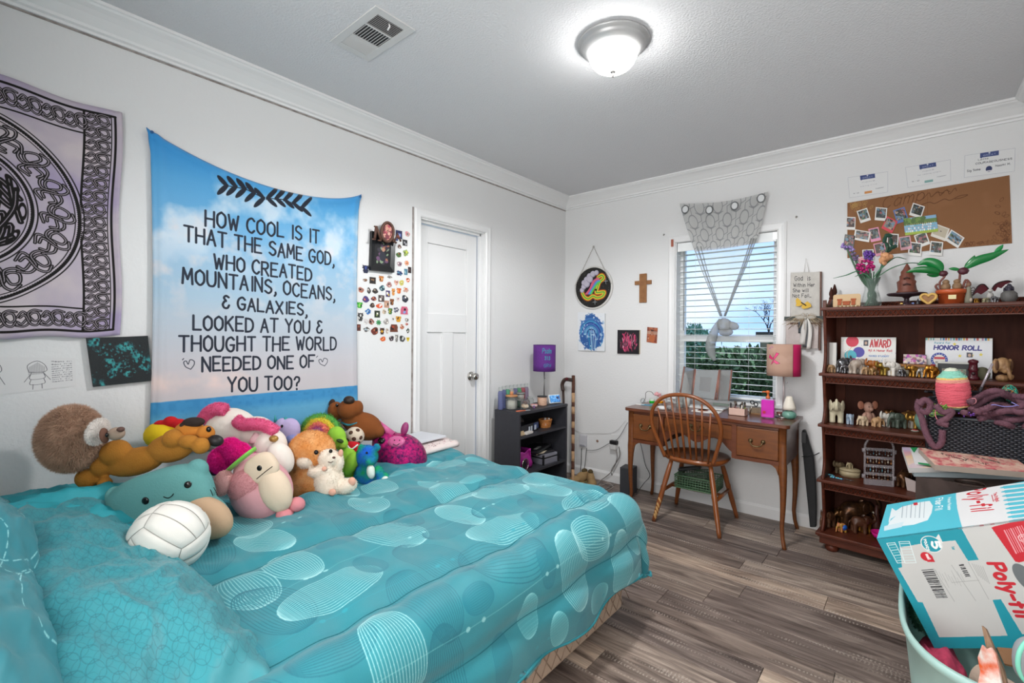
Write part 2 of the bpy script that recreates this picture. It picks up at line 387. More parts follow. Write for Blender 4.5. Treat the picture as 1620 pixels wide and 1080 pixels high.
shell('wall_front',[((0,FY - .12,0),(1.15,-3.95,H)),((RX - .3,FY - .12,0),(RX,FY,H)),((1.15,FY - .12,2.3),(RX - .3,FY,H))],m_wall)
shell('ceiling',[((-.12,FY - .12,H),(RX + .12,.14,H + .1))],m_ceil)
# unseen hallway walls beyond the doorway, enclosing the added fill lamp
shell('wall_hallway',[((.6,FY - 1.3,0),(3.2,FY - 1.2,H)),((.5,FY - 1.2,0),(.6,FY - .12,H)),((3.2,FY - 1.2,0),(3.3,FY - .12,H)),((.5,FY - 1.3,H),(3.3,FY - .12,H + .1))],m_wall)

# floor: a dark underlay with every vinyl plank laid on it
fl = MB(); fl.b2((-.12,FY - 1.3,-.06),(RX + .12,.1,-.004))
floor = struct(fl.build('floor',M('underlay','3a332f',.9)))
mp_ = M('plank_wood','9a8b80',.42,spec=.4); t_ = mp_.node_tree; b_ = t_.nodes['Principled BSDF']
oi = t_.nodes.new('ShaderNodeObjectInfo'); tc = t_.nodes.new('ShaderNodeTexCoord'); ad = t_.nodes.new('ShaderNodeVectorMath'); ad.operation = 'ADD'
sc_ = t_.nodes.new('ShaderNodeVectorMath'); sc_.operation = 'SCALE'; sc_.inputs['Scale'].default_value = 37; cx_ = t_.nodes.new('ShaderNodeCombineXYZ')
for k in range(3): t_.links.new(oi.outputs['Random'],cx_.inputs[k])
t_.links.new(cx_.outputs[0],sc_.inputs[0]); t_.links.new(tc.outputs['Object'],ad.inputs[0]); t_.links.new(sc_.outputs[0],ad.inputs[1])
def nz(scale,stretch,detail=8,dist=0):
    mp = t_.nodes.new('ShaderNodeMapping'); mp.inputs['Scale'].default_value = stretch; n = t_.nodes.new('ShaderNodeTexNoise')
    n.inputs['Scale'].default_value = scale; n.inputs['Detail'].default_value = detail; n.inputs['Distortion'].default_value = dist; n.inputs['Roughness'].default_value = .62
    t_.links.new(ad.outputs[0],mp.inputs[0]); t_.links.new(mp.outputs[0],n.inputs['Vector']); return n
g1 = nz(5,(.45,4.2,1),9,1.1); g2 = nz(14,(.25,8,1),6,.5); g3 = nz(3,(1,3,1),3)
cr = t_.nodes.new('ShaderNodeValToRGB'); e = cr.color_ramp.elements; e[0].position = .32; e[0].color = lin('5e524c') + (1,); e[1].position = .68; e[1].color = lin('bfb0a3') + (1,)
q = cr.color_ramp.elements.new(.5); q.color = lin('91837a') + (1,)
t_.links.new(g1.outputs[0],cr.inputs[0])
tone = t_.nodes.new('ShaderNodeValToRGB'); e = tone.color_ramp.elements; tone.color_ramp.interpolation = 'CONSTANT'
e[0].position = 0; e[0].color = (.58,.55,.56,1); e[1].position = .25; e[1].color = (.82,.79,.77,1)
for p_,c_ in ((.48,(1.05,1.02,.99,1)),(.62,(.68,.64,.63,1)),(.82,(1.42,1.33,1.22,1))):
    q = tone.color_ramp.elements.new(p_); q.color = c_
t_.links.new(oi.outputs['Random'],tone.inputs[0])
mx = t_.nodes.new('ShaderNodeMix'); mx.data_type = 'RGBA'; mx.blend_type = 'MULTIPLY'; mx.inputs['Factor'].default_value = 1
t_.links.new(cr.outputs[0],mx.inputs['A']); t_.links.new(tone.outputs[0],mx.inputs['B'])
cr2 = t_.nodes.new('ShaderNodeValToRGB'); e = cr2.color_ramp.elements; e[0].position = .3; e[0].color = (.45,.43,.42,1); e[1].position = .55; e[1].color = (1,1,1,1)
t_.links.new(g2.outputs[0],cr2.inputs[0]); mx2 = t_.nodes.new('ShaderNodeMix'); mx2.data_type = 'RGBA'; mx2.blend_type = 'MULTIPLY'; mx2.inputs['Factor'].default_value = .45
t_.links.new(mx.outputs['Result'],mx2.inputs['A']); t_.links.new(cr2.outputs[0],mx2.inputs['B']); # pale saw marks across the grain, in patches
wv = t_.nodes.new('ShaderNodeTexWave'); wv.wave_type = 'BANDS'; wv.bands_direction = 'X'; wv.inputs['Scale'].default_value = 24; wv.inputs['Distortion'].default_value = 5; wv.inputs['Detail'].default_value = 3; wv.inputs['Detail Scale'].default_value = 3
t_.links.new(ad.outputs[0],wv.inputs['Vector']); g4 = nz(2.6,(.8,11,1),4,.4)
c4 = t_.nodes.new('ShaderNodeValToRGB'); e = c4.color_ramp.elements; e[0].position = .57; e[0].color = (0,0,0,1); e[1].position = .68; e[1].color = (1,1,1,1); t_.links.new(g4.outputs[0],c4.inputs[0])
c5_ = t_.nodes.new('ShaderNodeValToRGB'); e = c5_.color_ramp.elements; e[0].position = .55; e[0].color = (0,0,0,1); e[1].position = .8; e[1].color = (.7,.7,.7,1); t_.links.new(wv.outputs[0],c5_.inputs[0])
mm_ = t_.nodes.new('ShaderNodeMath'); mm_.operation = 'MULTIPLY'; t_.links.new(c4.outputs[0],mm_.inputs[0]); t_.links.new(c5_.outputs[0],mm_.inputs[1])
mx3 = t_.nodes.new('ShaderNodeMix'); mx3.data_type = 'RGBA'; mx3.inputs['B'].default_value = lin('c4b8ac') + (1,); t_.links.new(mm_.outputs[0],mx3.inputs['Factor']); t_.links.new(mx2.outputs['Result'],mx3.inputs['A'])
t_.links.new(mx3.outputs['Result'],b_.inputs['Base Color'])
bp = t_.nodes.new('ShaderNodeBump'); bp.inputs['Strength'].default_value = .3; bp.inputs['Distance'].default_value = .002
t_.links.new(g2.outputs[0],bp.inputs['Height']); t_.links.new(bp.outputs[0],b_.inputs['Normal'])
PWD,PLN = .150,1.22; k_ = 0
rr = random.Random(11); yy = -.012
full = MB().b2((.0008,.0008,-.006),(PLN - .0008,PWD - .0008,0)); full_o = None
while yy > FY - .3:
    xs = -rr.uniform(.1,1.1); y0 = yy - PWD
    while xs < RX:
        a,c = max(xs,0),min(xs + PLN,RX)
        if c - a > .02:
            if a == xs and c == xs + PLN:
                if full_o is None: full_o = full.build('plank',mp_,floor,bevel=.0012,seg=1); o = full_o
                else: o = full_o.copy(); COL.objects.link(o)
                o.location = (a,y0,0)
            else:
                o = MB().b2((.0008,.0008,-.006),(c - a - .0008,PWD - .0008,0)).build('plank',mp_,floor,(a,y0,0),bevel=.0012,seg=1)
        xs += PLN
    yy -= PWD

# crown moulding: cove profile swept along three walls, with the open caulk line below it
prof = [(0,0),(.012,0),(.014,.010),(.026,.014),(.03,.024),(.04,.032),(.062,.05),(.082,.062),(.092,.066),(.102,.070),(.108,.076),(.116,.078),(.116,.090),(0,.090)]
def crown(name,p0,p1,nrm,mit0,mit1):
    """p0->p1 along the wall at z=2.41, nrm = into the room; ends mitred by mit*offset"""
    b = MB(); d = (Vector(p1) - Vector(p0)).normalized(); n = Vector(nrm); V = []
    for P_,s_ in ((p0,mit0),(p1,mit1)):
        for (o_,z_) in prof: V.append(Vector(P_) + n * o_ + d * (s_ * o_) + Vector((0,0,z_)))
    L = len(prof); b.add(V,[(i,(i + 1) % L,L + (i + 1) % L,L + i) for i in range(L)] + [tuple(range(L)),tuple(range(L,2 * L))])
    return struct(b.build(name,m_trim))
cz = 2.41
crown('trim_1',(0,FY,cz),(0,0,cz),(1,0,0),0,-1)
crown('trim_2',(0,0,cz),(RX,0,cz),(0,-1,0),1,-1)
crown('trim_3',(RX,0,cz),(RX,FY,cz),(-1,0,0),1,0)
struct(MB().b2((0,FY,cz - .007),(.003,-.0,cz)).build('trim_4',m_gap))
# baseboards
bp_ = [(0,0),(.014,0),(.014,.066),(.009,.076),(.006,.083),(0,.083)]
def base(name,p0,p1,nrm):
    b = MB(); n = Vector(nrm); L = len(bp_); V = [Vector(P_) + n * o_ + Vector((0,0,z_)) for P_ in (p0,p1) for (o_,z_) in bp_]
    b.add(V,[(i,(i + 1) % L,L + (i + 1) % L,L + i) for i in range(L)] + [tuple(range(L)),tuple(range(L,2 * L))]); return struct(b.build(name,m_trim))
base('baseboard_back',(0,0,0),(RX,0,0),(0,-1,0)); base('baseboard_left',(0,FY,0),(0,-1.74,0),(1,0,0))
base('baseboard_left',(0,-1.02,0),(0,0,0),(1,0,0)); base('baseboard_right',(RX,0,0),(RX,FY,0),(-1,0,0))

# door_1 in the left wall: stepped casing, recessed slab with one wide panel over two narrow ones, knob
cas = [(0,0),(.0,.012),(.012,.019),(.03,.016),(.046,.017),(.053,.012),(.055,0)]    # (across, proud)
def casing(name,pts,axis_n,m=m_trim,kind=True):
    """pts = outer path corners (closed=False), profile laid inwards with mitres"""
    b = MB(); N = Vector(axis_n); P_ = [Vector(p) for p in pts]; V = []
    for i,p in enumerate(P_):
        ins = Vector((0,0,0))
        for a_,c_ in ((i - 1,i),(i,i + 1)):
            if 0 <= a_ and c_ < len(P_):
                ins -= (P_[c_] - P_[a_]).normalized().cross(N)
        for (s_,h_) in cas: V.append(p + ins * s_ + N * h_)
    L = len(cas)
    b.add(V,[(j * L + i,j * L + i + 1,(j + 1) * L + i + 1,(j + 1) * L + i) for j in range(len(P_) - 1) for i in range(L - 1)])
    return struct(b.build(name,m))
casing('trim_5',[(0,-1.022,0),(0,-1.022,2.074),(0,-1.742,2.074),(0,-1.742,0)],(1,0,0))
struct(MB().b2((0,-1.752,.5),(.004,-1.742,2.074)).build('trim_6',m_gap))
jb = MB(); jb.b2((-.12,-1.69,0),(0,-1.682,2.02)); jb.b2((-.12,-1.088,0),(0,-1.08,2.02)); jb.b2((-.12,-1.69,2.012),(0,-1.08,2.02))
jb.b2((-.055,-1.69,0),(-.03,-1.672,2.012)); jb.b2((-.055,-1.10,0),(-.03,-1.08,2.012)); jb.b2((-.055,-1.69,1.997),(-.03,-1.08,2.012))
struct(jb.build('trim_7',m_trim))
dr = MB(); X0 = -.062
def dbox(y0,y1,z0,z1,x1=X0): dr.b2((X0 - .035,y0,z0),(x1,y1,z1))
DY0,DY1 = -1.672,-1.10
for a in ((DY0,DY0 + .1,.01,1.997),(DY1 - .1,DY1,.01,1.997),(DY0 + .1,DY1 - .1,1.88,1.997),(DY0 + .1,DY1 - .1,1.27,1.40),(DY0 + .1,DY1 - .1,.01,.2)): dbox(*a)
dbox((DY0 + DY1) / 2 - .05,(DY0 + DY1) / 2 + .05,.2,1.27)
dbox(DY0 + .1,DY1 - .1,.2,1.88,X0 - .012)
door = struct(dr.build('door_1',m_door,bevel=.003))
kn = MB(); kt = T((X0,-1.155,.945),(0,R(90),0))
kn.lathe([(.033,0),(.034,.004),(.028,.008),(.012,.012),(.011,.03),(.022,.036),(.027,.048),(.026,.06),(.016,.066),(.0,.067)],24,t=kt)
m_chrome = M('brushed_metal','b8b4ae',.22,1); kn.build('doorknob',m_chrome,door,label='satin metal round doorknob')

# window_1 : casing, reveal, vinyl frame with a meeting rail, glass
casing('trim_8',[(1.802,0,.74),(1.802,0,2.04),(.983,0,2.04),(.983,0,.74)],(0,-1,0))
m_vinyl = M('window_vinyl','e4e6e6',.4)
wf = MB(); g0,g1_ = .085,.125
for a,c in (((WX0,g0,WZ0),(WX0 + .035,g1_,WZ1)),((WX1 - .035,g0,WZ0),(WX1,g1_,WZ1)),((WX0,g0,WZ0),(WX1,g1_,WZ0 + .035)),((WX0,g0,WZ1 - .035),(WX1,g1_,WZ1)),
             ((WX0 + .03,g0 - .006,1.215),(WX1 - .03,g1_,1.262))): wf.b2(a,c)
wf.b2((WX0 - .0,-.03,WZ0 - .02),(WX1,.09,WZ0)); wf.b2((WX0 - .07,-.034,WZ0 - .022),(WX1 + .07,0,WZ0))
win = struct(wf.build('window_1',m_vinyl,bevel=.002))
m_glass = M('window_glass','ffffff',.0,trans=1,ior=1.02,spec=.3)
for z0,z1 in ((WZ0 + .035,1.215),(1.262,WZ1 - .035)):
    MB().b2((WX0 + .035,.103,z0),(WX1 - .035,.106,z1)).build('window_pane',m_glass,win)

# ceiling light
t = thing('ceiling_light','flush round ceiling light with lit white glass dome and silver ring','light',(1.478,-1.845,H))
m_ring = M('painted_metal_ring','a8a8a8',.35,.3)
MB().lathe([(.142,0),(.15,-.006),(.148,-.014),(.136,-.018),(.134,-.026),(.128,-.034),(.116,-.042),(.106,-.05),(.10,-.05)][::-1],48).build('ring',m_ring,t)
dome = MB().lathe([(.001,-.125),(.03,-.1235),(.055,-.117),(.075,-.105),(.09,-.088),(.099,-.068),(.103,-.046)],48)
md = bpy.data.materials.new('lit_glass'); md.use_nodes = True; md.node_tree.nodes['Principled BSDF'].inputs['Base Color'].default_value = (.9,.9,.9,1)
md.node_tree.nodes['Principled BSDF'].inputs['Emission Color'].default_value = (1,.99,.97,1); md.node_tree.nodes['Principled BSDF'].inputs['Emission Strength'].default_value = LAMP_W
dome.build('dome',md,t)
sd_ = bpy.data.lights.new('ceiling_light_bulbs','SPOT'); sd_.energy = SPOT_W; sd_.spot_size = R(172); sd_.spot_blend = .35; sd_.shadow_soft_size = .09; so_ = bpy.data.objects.new('ceiling_light_bulbs',sd_)
COL.objects.link(so_); so_.location = (1.478,-1.845,H - .17)
MB().lathe([(.0,-.152),(.004,-.15),(.005,-.138),(.004,-.133),(.012,-.13),(.012,-.126),(.0,-.124)],16).build('finial',C('8c8a88',.3,metal=.8),t)

# ceiling vent
t = thing('ceiling_vent','white metal ceiling air vent with three banks of louvers','vent',(.7255,-2.525,H))
fr = MB()
def vb(x0,x1,y0,y1,z0=-.006,z1=0,mb=None): (mb or fr).b2((x0,y0,z0),(x1,y1,z1))
vb(-.17,.17,-.095,-.062); vb(-.17,.17,.062,.095); vb(-.17,-.135,-.062,.062); vb(.135,.17,-.062,.062); vb(-.054,-.046,-.062,.062); vb(.046,.054,-.062,.062)
fr.build('frame',M('vent_paint','c9c9c8',.4),t,bevel=.0015); MB().b2((-.14,-.066,-.0015),(.14,.066,0)).build('backing',C('3c3c3e',.9),t)
m_lou = M('vent_paint2','c2c2c2',.4)
for i in range(8):
    for s_,x0 in ((1,.058),(-1,-.131)):
        MB().box((0,0,0),(.0085,.124,.0012),rot=(0,R(38 * s_),0)).build('louver',m_lou,t,(x0 + .0095 * i + .004,0,-.004))
for i in range(10): MB().box((0,0,0),(.092,.009,.0012),rot=(R(35),0,0)).build('louver',m_lou,t,(0,-.056 + .0124 * i,-.004))
MB().tube([(.12,.0,-.004),(.125,.0,-.016),(.105,.004,-.02)],.0035,8).build('lever',m_trim,t)
# nails left in the wall beside the window
for px,py,lb in ((1050.5,371,'small metal hook in the wall left of the window'),(1260,343,'small metal hook in the wall right of the window')):
    p = PY(px,py); h_ = MB().tube([(0,0,0),(0,-.012,0),(0,-.016,-.004),(0,-.014,-.012)],.0022,6).lathe([(.007,0),(.007,.002)],10,t=T((0,0,0),(R(90),0,0)))
    tag(h_.build('wall_hook',m_chrome,None,p),lb,'hook')
# blinds
t = thing('window_blind','white horizontal slat blind lowered over the window, slats open','blind',(0,.045,0))
m_slat = M('blind_white','eef1f1',.45)
MB().b2((WX0 + .006,-.03,1.935),(WX1 - .006,.03,WZ1 - .002)).b2((WX0 + .004,-.038,1.915),(WX1 - .004,-.032,WZ1 - .004)).build('headrail',m_slat,t,bevel=.002)
sl = None; z = 1.89; i = 0
while z > WZ0 + .05:
    if sl is None: sl = MB().grid(1,4,lambda u,v: (WX0 + .01 + u * (WX1 - WX0 - .02),-.025 + .05 * v,.002 * math.sin(PI * v)),uv=False).build('slat',m_slat,t); o = sl; q = sl.modifiers.new('so','SOLIDIFY'); q.thickness = .0022
    else: o = sl.copy(); COL.objects.link(o)
    o.location = (0,0,z); o.rotation_euler = (R(-2),0,0); z -= .0445; i += 1
MB().b2((WX0 + .01,-.025,WZ0 + .012),(WX1 - .01,.025,WZ0 + .026)).build('bottom_rail',m_slat,t,bevel=.003)
for x in (WX0 + .14,WX0 + .52): MB().tube([(x,-.024,WZ0 + .02),(x,-.024,1.94)],.0009,4).build('ladder_cord',m_slat,t)
MB().tube([(WX0 + .055,-.034,1.935),(WX0 + .056,-.036,1.30)],.0035,6).build('tilt_wand',C('8e9193',.3,alpha=.75),t)
MB().box((WX1 - .012,-.04,1.952),(.026,.006,.05)).build('end_clip',C('ffffff',.2),t)

# outside
g = MB(); g.b2((-25,.3,-.9),(30,90,-.7)); struct(g.build('ground',M('lawn','5d7a35',.95,var=.6,vs=1.5,col2='3c5a24')))
def leafy(name,c,r,n,mat,lab,cat,seed,size=.09,trunk=None):
    q = random.Random(seed); t = thing(name,lab,cat,(c[0],c[1],-.7)); lv = MB()
    for _ in range(n):
        a = q.uniform(0,2 * PI); ph = math.asin(q.uniform(-.8,1)); rr_ = q.uniform(.55,1.0) * (1 + .22 * math.sin(3 * a + seed) + .15 * math.sin(7 * ph + a * 5))
        p = (r[0] * rr_ * math.cos(ph) * math.cos(a),r[1] * rr_ * math.cos(ph) * math.sin(a),c[2] + .7 + r[2] * rr_ * math.sin(ph))
        lv.add([(-size,0,0),(0,size * .5,.0),(size,0,0),(0,-size * .5,0)],[(0,1,2,3)],0,False,T(p,(q.uniform(0,3),q.uniform(0,3),q.uniform(0,3))))
    o = lv.build('foliage',mat,t); o['kind'] = 'stuff'
    if trunk:
        MB().tube([(0,0,0),(.1,0,trunk * .5),(0,0,trunk + r[2] * .3)],[.16,.12,.06],8).build('trunk',C('5b4a3c',.9,bump=.6,bs=20),t)
    return t
mf1 = M('leaf_green','7fa58a',.7,var=.5,vs=3,col2='3f6a4a'); mf2 = M('leaf_dark','5c6e40',.7,var=.8,vs=2,col2='25331c')
pa = PY(1098,520,14)
leafy('leafy_tree',(pa.x - .1,14,1.05),(.75,.9,.62),2600,mf1,'round leafy tree seen through the blinds at lower left of the window','tree',4,.075,1.4)
pb = PY(1180,570,9); 
leafy('hedge',(pb.x + .3,9,-.0),(3.6,.7,.95),6000,mf2,'dark green hedge outside below the window rail','hedge',9,.09)
# bare tree
t = thing('bare_tree','leafless tree outside at the right edge of the window','tree',(PY(1222,520,11).x,11,-.7)); bt = MB(); q = random.Random(5)
def branch(p,d,L,r_,k):
    e_ = p + d * L; bt.tube([p,(p + e_) / 2 + Vector((q.uniform(-.04,.04),0,q.uniform(-.03,.03))),e_],[r_,r_ * .8,r_ * .6],5)
    if k:
        for _ in range(3): branch(e_,(d + Vector((q.uniform(-.8,.8),q.uniform(-.6,.6),q.uniform(-.3,.5)))).normalized(),L * q.uniform(.55,.8),r_ * .55,k - 1)
bt.tube([(0,0,0),(0,0,1.5)],[.07,.06],6); branch(Vector((0,0,1.5)),Vector((-.15,0,1)).normalized(),.6,.04,4)
bt.build('trunk',C('4a4543',.9),t)
t = thing('neighbour_shed','small dark tan outbuilding with flat roof seen past the blinds','building',(PY(1220,545,12).x,12,-.7)); t.location.x += .45
MB().b2((-.75,0,0),(.75,1.4,2.0)).build('wall',C('8a7d62',.9,bump=.3),t); MB().b2((-.85,-.1,2.0),(.85,1.5,2.12)).build('roof',C('4d463c',.9),t)
MB().b2((-.55,-.02,1.2),(-.2,0,1.7)).build('window',C('3a3a3a',.3),t)
# ================================================================== bed
BW,BF,BZ = 1.49,-1.73,.515          # bed edge (x), foot (y), top of the mattress
HEAD = -3.78
t = thing('bed','double bed pushed against the left wall, tan quilted box spring showing','bed',(0,0,0))
m_spring = M('spring_fabric','b7a08d',.85,bump=.3,bs=200); m_matt = C('e8e6e0',.9)
sp = MB(); sp.b2((.03,HEAD,.05),(BW,BF - .005,.25)); sp.build('box_spring',m_spring,t,bevel=.02,seg=3)
# quilting on the visible side of the box spring
qu = MB(); y = HEAD
while y < BF - .05:
    for s_ in (1,-1):
        z0,z1 = (.07,.235) if s_ > 0 else (.235,.07); qu.tube([(BW + .001,y,z0),(BW + .003,y + .06,(z0 + z1) / 2),(BW + .001,y + .12,z1)],.0016,5)
    y += .06
qu.build('quilting',C('a08a78',.9),t)
MB().b2((.03,HEAD,.25),(BW - .01,BF - .01,BZ - .03)).build('mattress',m_matt,t,bevel=.04,seg=4)
lg = None
for x in (.1,BW - .08):
    for y in (HEAD + .1,BF - .12):
        o = MB().tube([(0,0,0),(0,0,.05)],.025,12).build('leg',C('2c2624',.6),t,(x,y,0)) if lg is None else lg.copy()
        if lg is not None: COL.objects.link(o); o.location = (x,y,0)
        lg = lg or o
# comforter: printed cloth
CU,CVV = 1.845,2.40; PPM = 760
cv = Cv(int(CU * PPM),int(CVV * PPM),'24838f')
f_ = cv.fbm(300,3,5); cv.blend((f_ - .45) * 3,'1e7a87',.6); cv.blend((.5 - f_) * 3,'2f8d98',.5)
q = random.Random(21); globes = []
def globe(cx,cy,a,b,ang,kind):
    P_ = PPM; ca,sa = math.cos(ang),math.sin(ang); col = {'w': 'a0d4d6','d': '0b6c7c','f': '0e7686','l': '7fcbd0'}[kind]; al = {'w': .75,'d': .8,'f': .9,'l': .6}[kind]
    if kind == 'f': cv.ell(cx,cy,a * P_,b * P_,'1f7f8c',ang,.6)
    elif kind == 'w': cv.ell(cx,cy,a * P_,b * P_,'62bfc4',ang,.16)
    n = 8 if kind != 'f' else 6
    for i in range(-n,n + 1):
        k = i / n; pts = []
        for j in range(19):
            th = PI * j / 18; u = -math.cos(th) * a; v = math.sin(th) ** .8 * b * k
            pts.append((cx + (u * ca - v * sa) * P_,cy + (u * sa + v * ca) * P_))
        cv.line(pts,1.9 if abs(i) < n else 2.4,col,al)
row = 0; yy = .06
while yy < CVV:
    xx = .05 + (row % 2) * .11
    while xx < CU:
        r_ = q.random(); kind = 'w' if r_ < .36 else 'd' if r_ < .66 else 'f' if r_ < .86 else 'l'
        a = q.uniform(.10,.155) if kind in 'wd' else q.uniform(.05,.075); b = a * q.uniform(.5,.72)
        cx,cy = (xx + q.uniform(-.03,.03)) * PPM,(yy + q.uniform(-.03,.03)) * PPM
        globe(cx,cy,a,b,q.choice([0,.1,-.15,1.45,1.6,.3]) + q.uniform(-.12,.12),kind); globes.append((cx,cy))
        xx += q.uniform(.2,.27)
    yy += .15; row += 1
for i in range(9):      # strings of beads running along the bed
    x0 = (.1 + i * .21) * PPM; pts = [(x0 + 5 * math.sin(k * .4 + i),k * CVV * PPM / 40) for k in range(41)]
    col = 'a4dada' if i % 2 else '1d93a2'; cv.line(pts,1.2,col,.45)
    for k in range(1,40): 
        if (k + i) % 6 < 2: cv.ell(pts[k][0],pts[k][1],4,6,col,0,.7)
m_comf = cv.mat('comforter',.58,bump=.15,bs=500,sheen=.2)
RR = .085
from mathutils import noise as mnoise
def comf(u,v):
    """u across the bed from the wall, v from the head to the foot, both along the cloth"""
    s_,w_ = u * CU,v * CVV; ex,ey = BW - .035,(BF - HEAD)      # straight part before the edges
    ou,ov = max(0,s_ - ex),max(0,w_ - ey); d = math.hypot(ou,ov); d = min(d,.375 + .02 * math.sin(9 * w_))
    x,y,z = min(s_,ex),HEAD + min(w_,ey),BZ + .02
    # quilting puff: seams across the cloth in x, long tucks in y
    seam = min(abs(s_ - c) for c in (.45,.93,1.40,1.66,1.9)); puff = .020 * (1 - math.exp(-(seam / .035) ** 2))
    wr = .006 * math.sin(9 * w_ + 5 * s_ + 2 * math.sin(3 * s_)) + .004 * math.sin(23 * s_ - 7 * w_) * math.sin(5 * w_) + .003 * math.sin(41 * w_ + 13 * s_)
    wr += .012 * math.exp(-((s_ - .5) / .35) ** 2) * math.sin(14 * w_ + 9 * s_) 
    nv_ = mnoise.noise(Vector((s_ * 9,w_ * 16,1.3))); wr += .009 * (1 - abs(nv_) * 2.2) * max(.25,1 - s_ / 1.5) + .006 * mnoise.noise(Vector((s_ * 3.2,w_ * 5,7)))
    if d > 0:
        hy_ = math.hypot(ou,ov); nx,ny = ou / hy_,ov / hy_; th = min(d / RR,PI / 2); rest = max(0,d - RR * PI / 2)
        cor = min(nx,ny) * 2 if (ou > 0 and ov > 0) else 0
        fold = (.013 + .012 * cor) * math.sin(16 * (w_ - s_) + 3 * s_) * min(1,rest / .12)
        h = RR * math.sin(th) + fold + .014 * math.sin(min(1,rest / .25) * PI) + rest * .03 + puff * math.sin(th) * 1.0
        x += nx * h; y += ny * h; z += -RR * (1 - math.cos(th)) - rest * (.97 + .05 * cor) + (puff + wr) * math.cos(th)
    else: z += puff + wr
    return (max(x,.034 + .004 * math.sin(20 * y)),y,z)
nu,nv = 150,180
cb = MB().grid(nu,nv,comf); co = cb.build('comforter',[m_comf,m_comf],bevel=0)
q = co.modifiers.new('so','SOLIDIFY'); q.thickness = .018; q.offset = -1
tag(co,'teal comforter printed with ribbed ovals, spread over the bed','bedding')
sm_ = MB()
for sx in (.93,1.40,1.66): sm_.tube([Vector(comf(sx / CU,.02 + .978 * k / 150)) + Vector((.0,0,.0002)) for k in range(151)],.0016,5)
sm_.build('seam',C('1d6b76',.8),co)
# the piped hem
hem = [Vector(comf(1,.0 + k / 150)) for k in range(151)] + [Vector(comf(1 - k / 120,1)) for k in range(1,121)]
MB().tube(hem,.0055,8).build('hem',C('2f8590',.8),co)

# ---- pillows
def pillow(name,lab,loc,rot,w,d,th,mat,seed,flange=0,wrink=1.0,nn=56,extra=None):
    q = random.Random(seed); ph = [q.uniform(0,6) for _ in range(8)]
    def fn(sgn):
        def f(u,v):
            a,b = 2 * u - 1,2 * v - 1; A = abs(a) ** 2.6; B = abs(b) ** 2.6
            e = max(0,(1 - A)) ** .55 * max(0,(1 - B)) ** .55
            px = a * w / 2 * (1 - .07 * (1 - abs(a)) * 0 - .06 * (b * b) * 0 - .05 * B * (1 - A)); py = b * d / 2 * (1 - .10 * A * (1 - B))
            px *= 1 - .06 * (1 - b * b) * A * 0
            n1_ = mnoise.noise(Vector((a * 2.6 + seed,b * 1.5,.5))); n2_ = mnoise.noise(Vector((a * 5 + seed,b * 2.4 + a * 2,3.1))); n3_ = mnoise.noise(Vector((a * 13 + seed,b * 5 + a * 5,9)))
            wr = wrink * (.05 * n1_ + .020 * (.5 - abs(n2_) * 2) + .012 * (max(0,.6 - abs(n3_) * 3) ** 1.5))
            edge = wrink * .010 * math.sin(26 * a + 5 * math.sin(4 * b) + ph[4]) * (1 - e) * (1 if sgn > 0 else 1)
            z = sgn * th / 2 * e + (wr * e + edge * (1 - abs(b) ** 6) * .8) * (1 if sgn > 0 else .6)
            return (px,py,z)
        return f
    b_ = MB().grid(nn,nn,fn(1)).grid(nn,nn,fn(-1)); F0 = len(b_.f) // 2
    for i in range(F0,len(b_.f)): b_.f[i] = b_.f[i][::-1]; b_.uv[i] = b_.uv[i][::-1]
    o = b_.build(name,mat,None,loc,rot); tag(o,lab,'pillow')
    if flange:
        fl_ = MB(); P0 = []
        N_ = 160
        for k in range(N_ + 1):
            a = k / N_ * 4; sd = int(a) % 4; s_ = a - int(a); p = [(-1 + 2 * s_,-1),(1,-1 + 2 * s_),(1 - 2 * s_,1),(-1,1 - 2 * s_)][sd]
            P0.append(p)
        def ff(u,v):
            p = P0[int(round(u * N_))]; k = 1 + v * flange / (w / 2); ky = 1 + v * flange / (d / 2)
            wv = .014 * v * math.sin(u * 70 + 2 * math.sin(u * 31)); A = abs(p[0]) ** 2.6; B = abs(p[1]) ** 2.6
            return (p[0] * w / 2 * (1 - .05 * B * (1 - A)) * k,p[1] * d / 2 * (1 - .10 * A * (1 - B)) * ky,wv - .03 * v * v)
        fo = fl_.grid(N_,3,ff,uv=True).build('flange',mat,o); q_ = fo.modifiers.new('so','SOLIDIFY'); q_.thickness = .003
    return o
cv = Cv(1300,640,'348d97'); st = 40
for j in range(-1,16):
    for i in range(-1,30):
        cx,cy = i * st + 23,j * st + 23
        cv.ell(cx,cy,23,19,'256f7a',0,.65,ring=2.2); cv.ell(cx,cy,27,23,'2b8f9b',0,.5,ring=1.6)
        cv.ell(cx + 20,cy + 20,20,20,'256f7a',0,.5,ring=1.8)
m_chain = cv.mat('chain_pillow',.5,bump=.1,bs=400,sheen=.15)
cv = Cv(1200,700,'24818d'); q = random.Random(3)
for k in range(16):
    cx,cy,r_ = q.uniform(0,1200),q.uniform(0,700),q.uniform(90,190)
    for j in range(0,44,2): cv.line([(cx + r_ * math.cos(a * PI / 22),cy + r_ * .8 * math.sin(a * PI / 22)) for a in (j,j + .7,j + 1.2)],4,'9fd8da',.75)
m_dash = cv.mat('dash_pillow',.45,sheen=.15)
m_teal = M('teal_cloth','2f9ca8',.6,bump=.2,bs=300)
pillow('pillow','teal pillow with a linked chain print lying across the bed',(.815,-3.425,.575),(R(-14),R(4),R(5)),1.34,.45,.235,m_chain,4,wrink=1.15,nn=80)
pillow('pillow','turquoise pillow with white dashed rings, leaning nearest the headboard',(.80,-3.715,.735),(R(-30),R(2),R(0)),1.40,.44,.25,m_dash,9,wrink=1.1,nn=80)
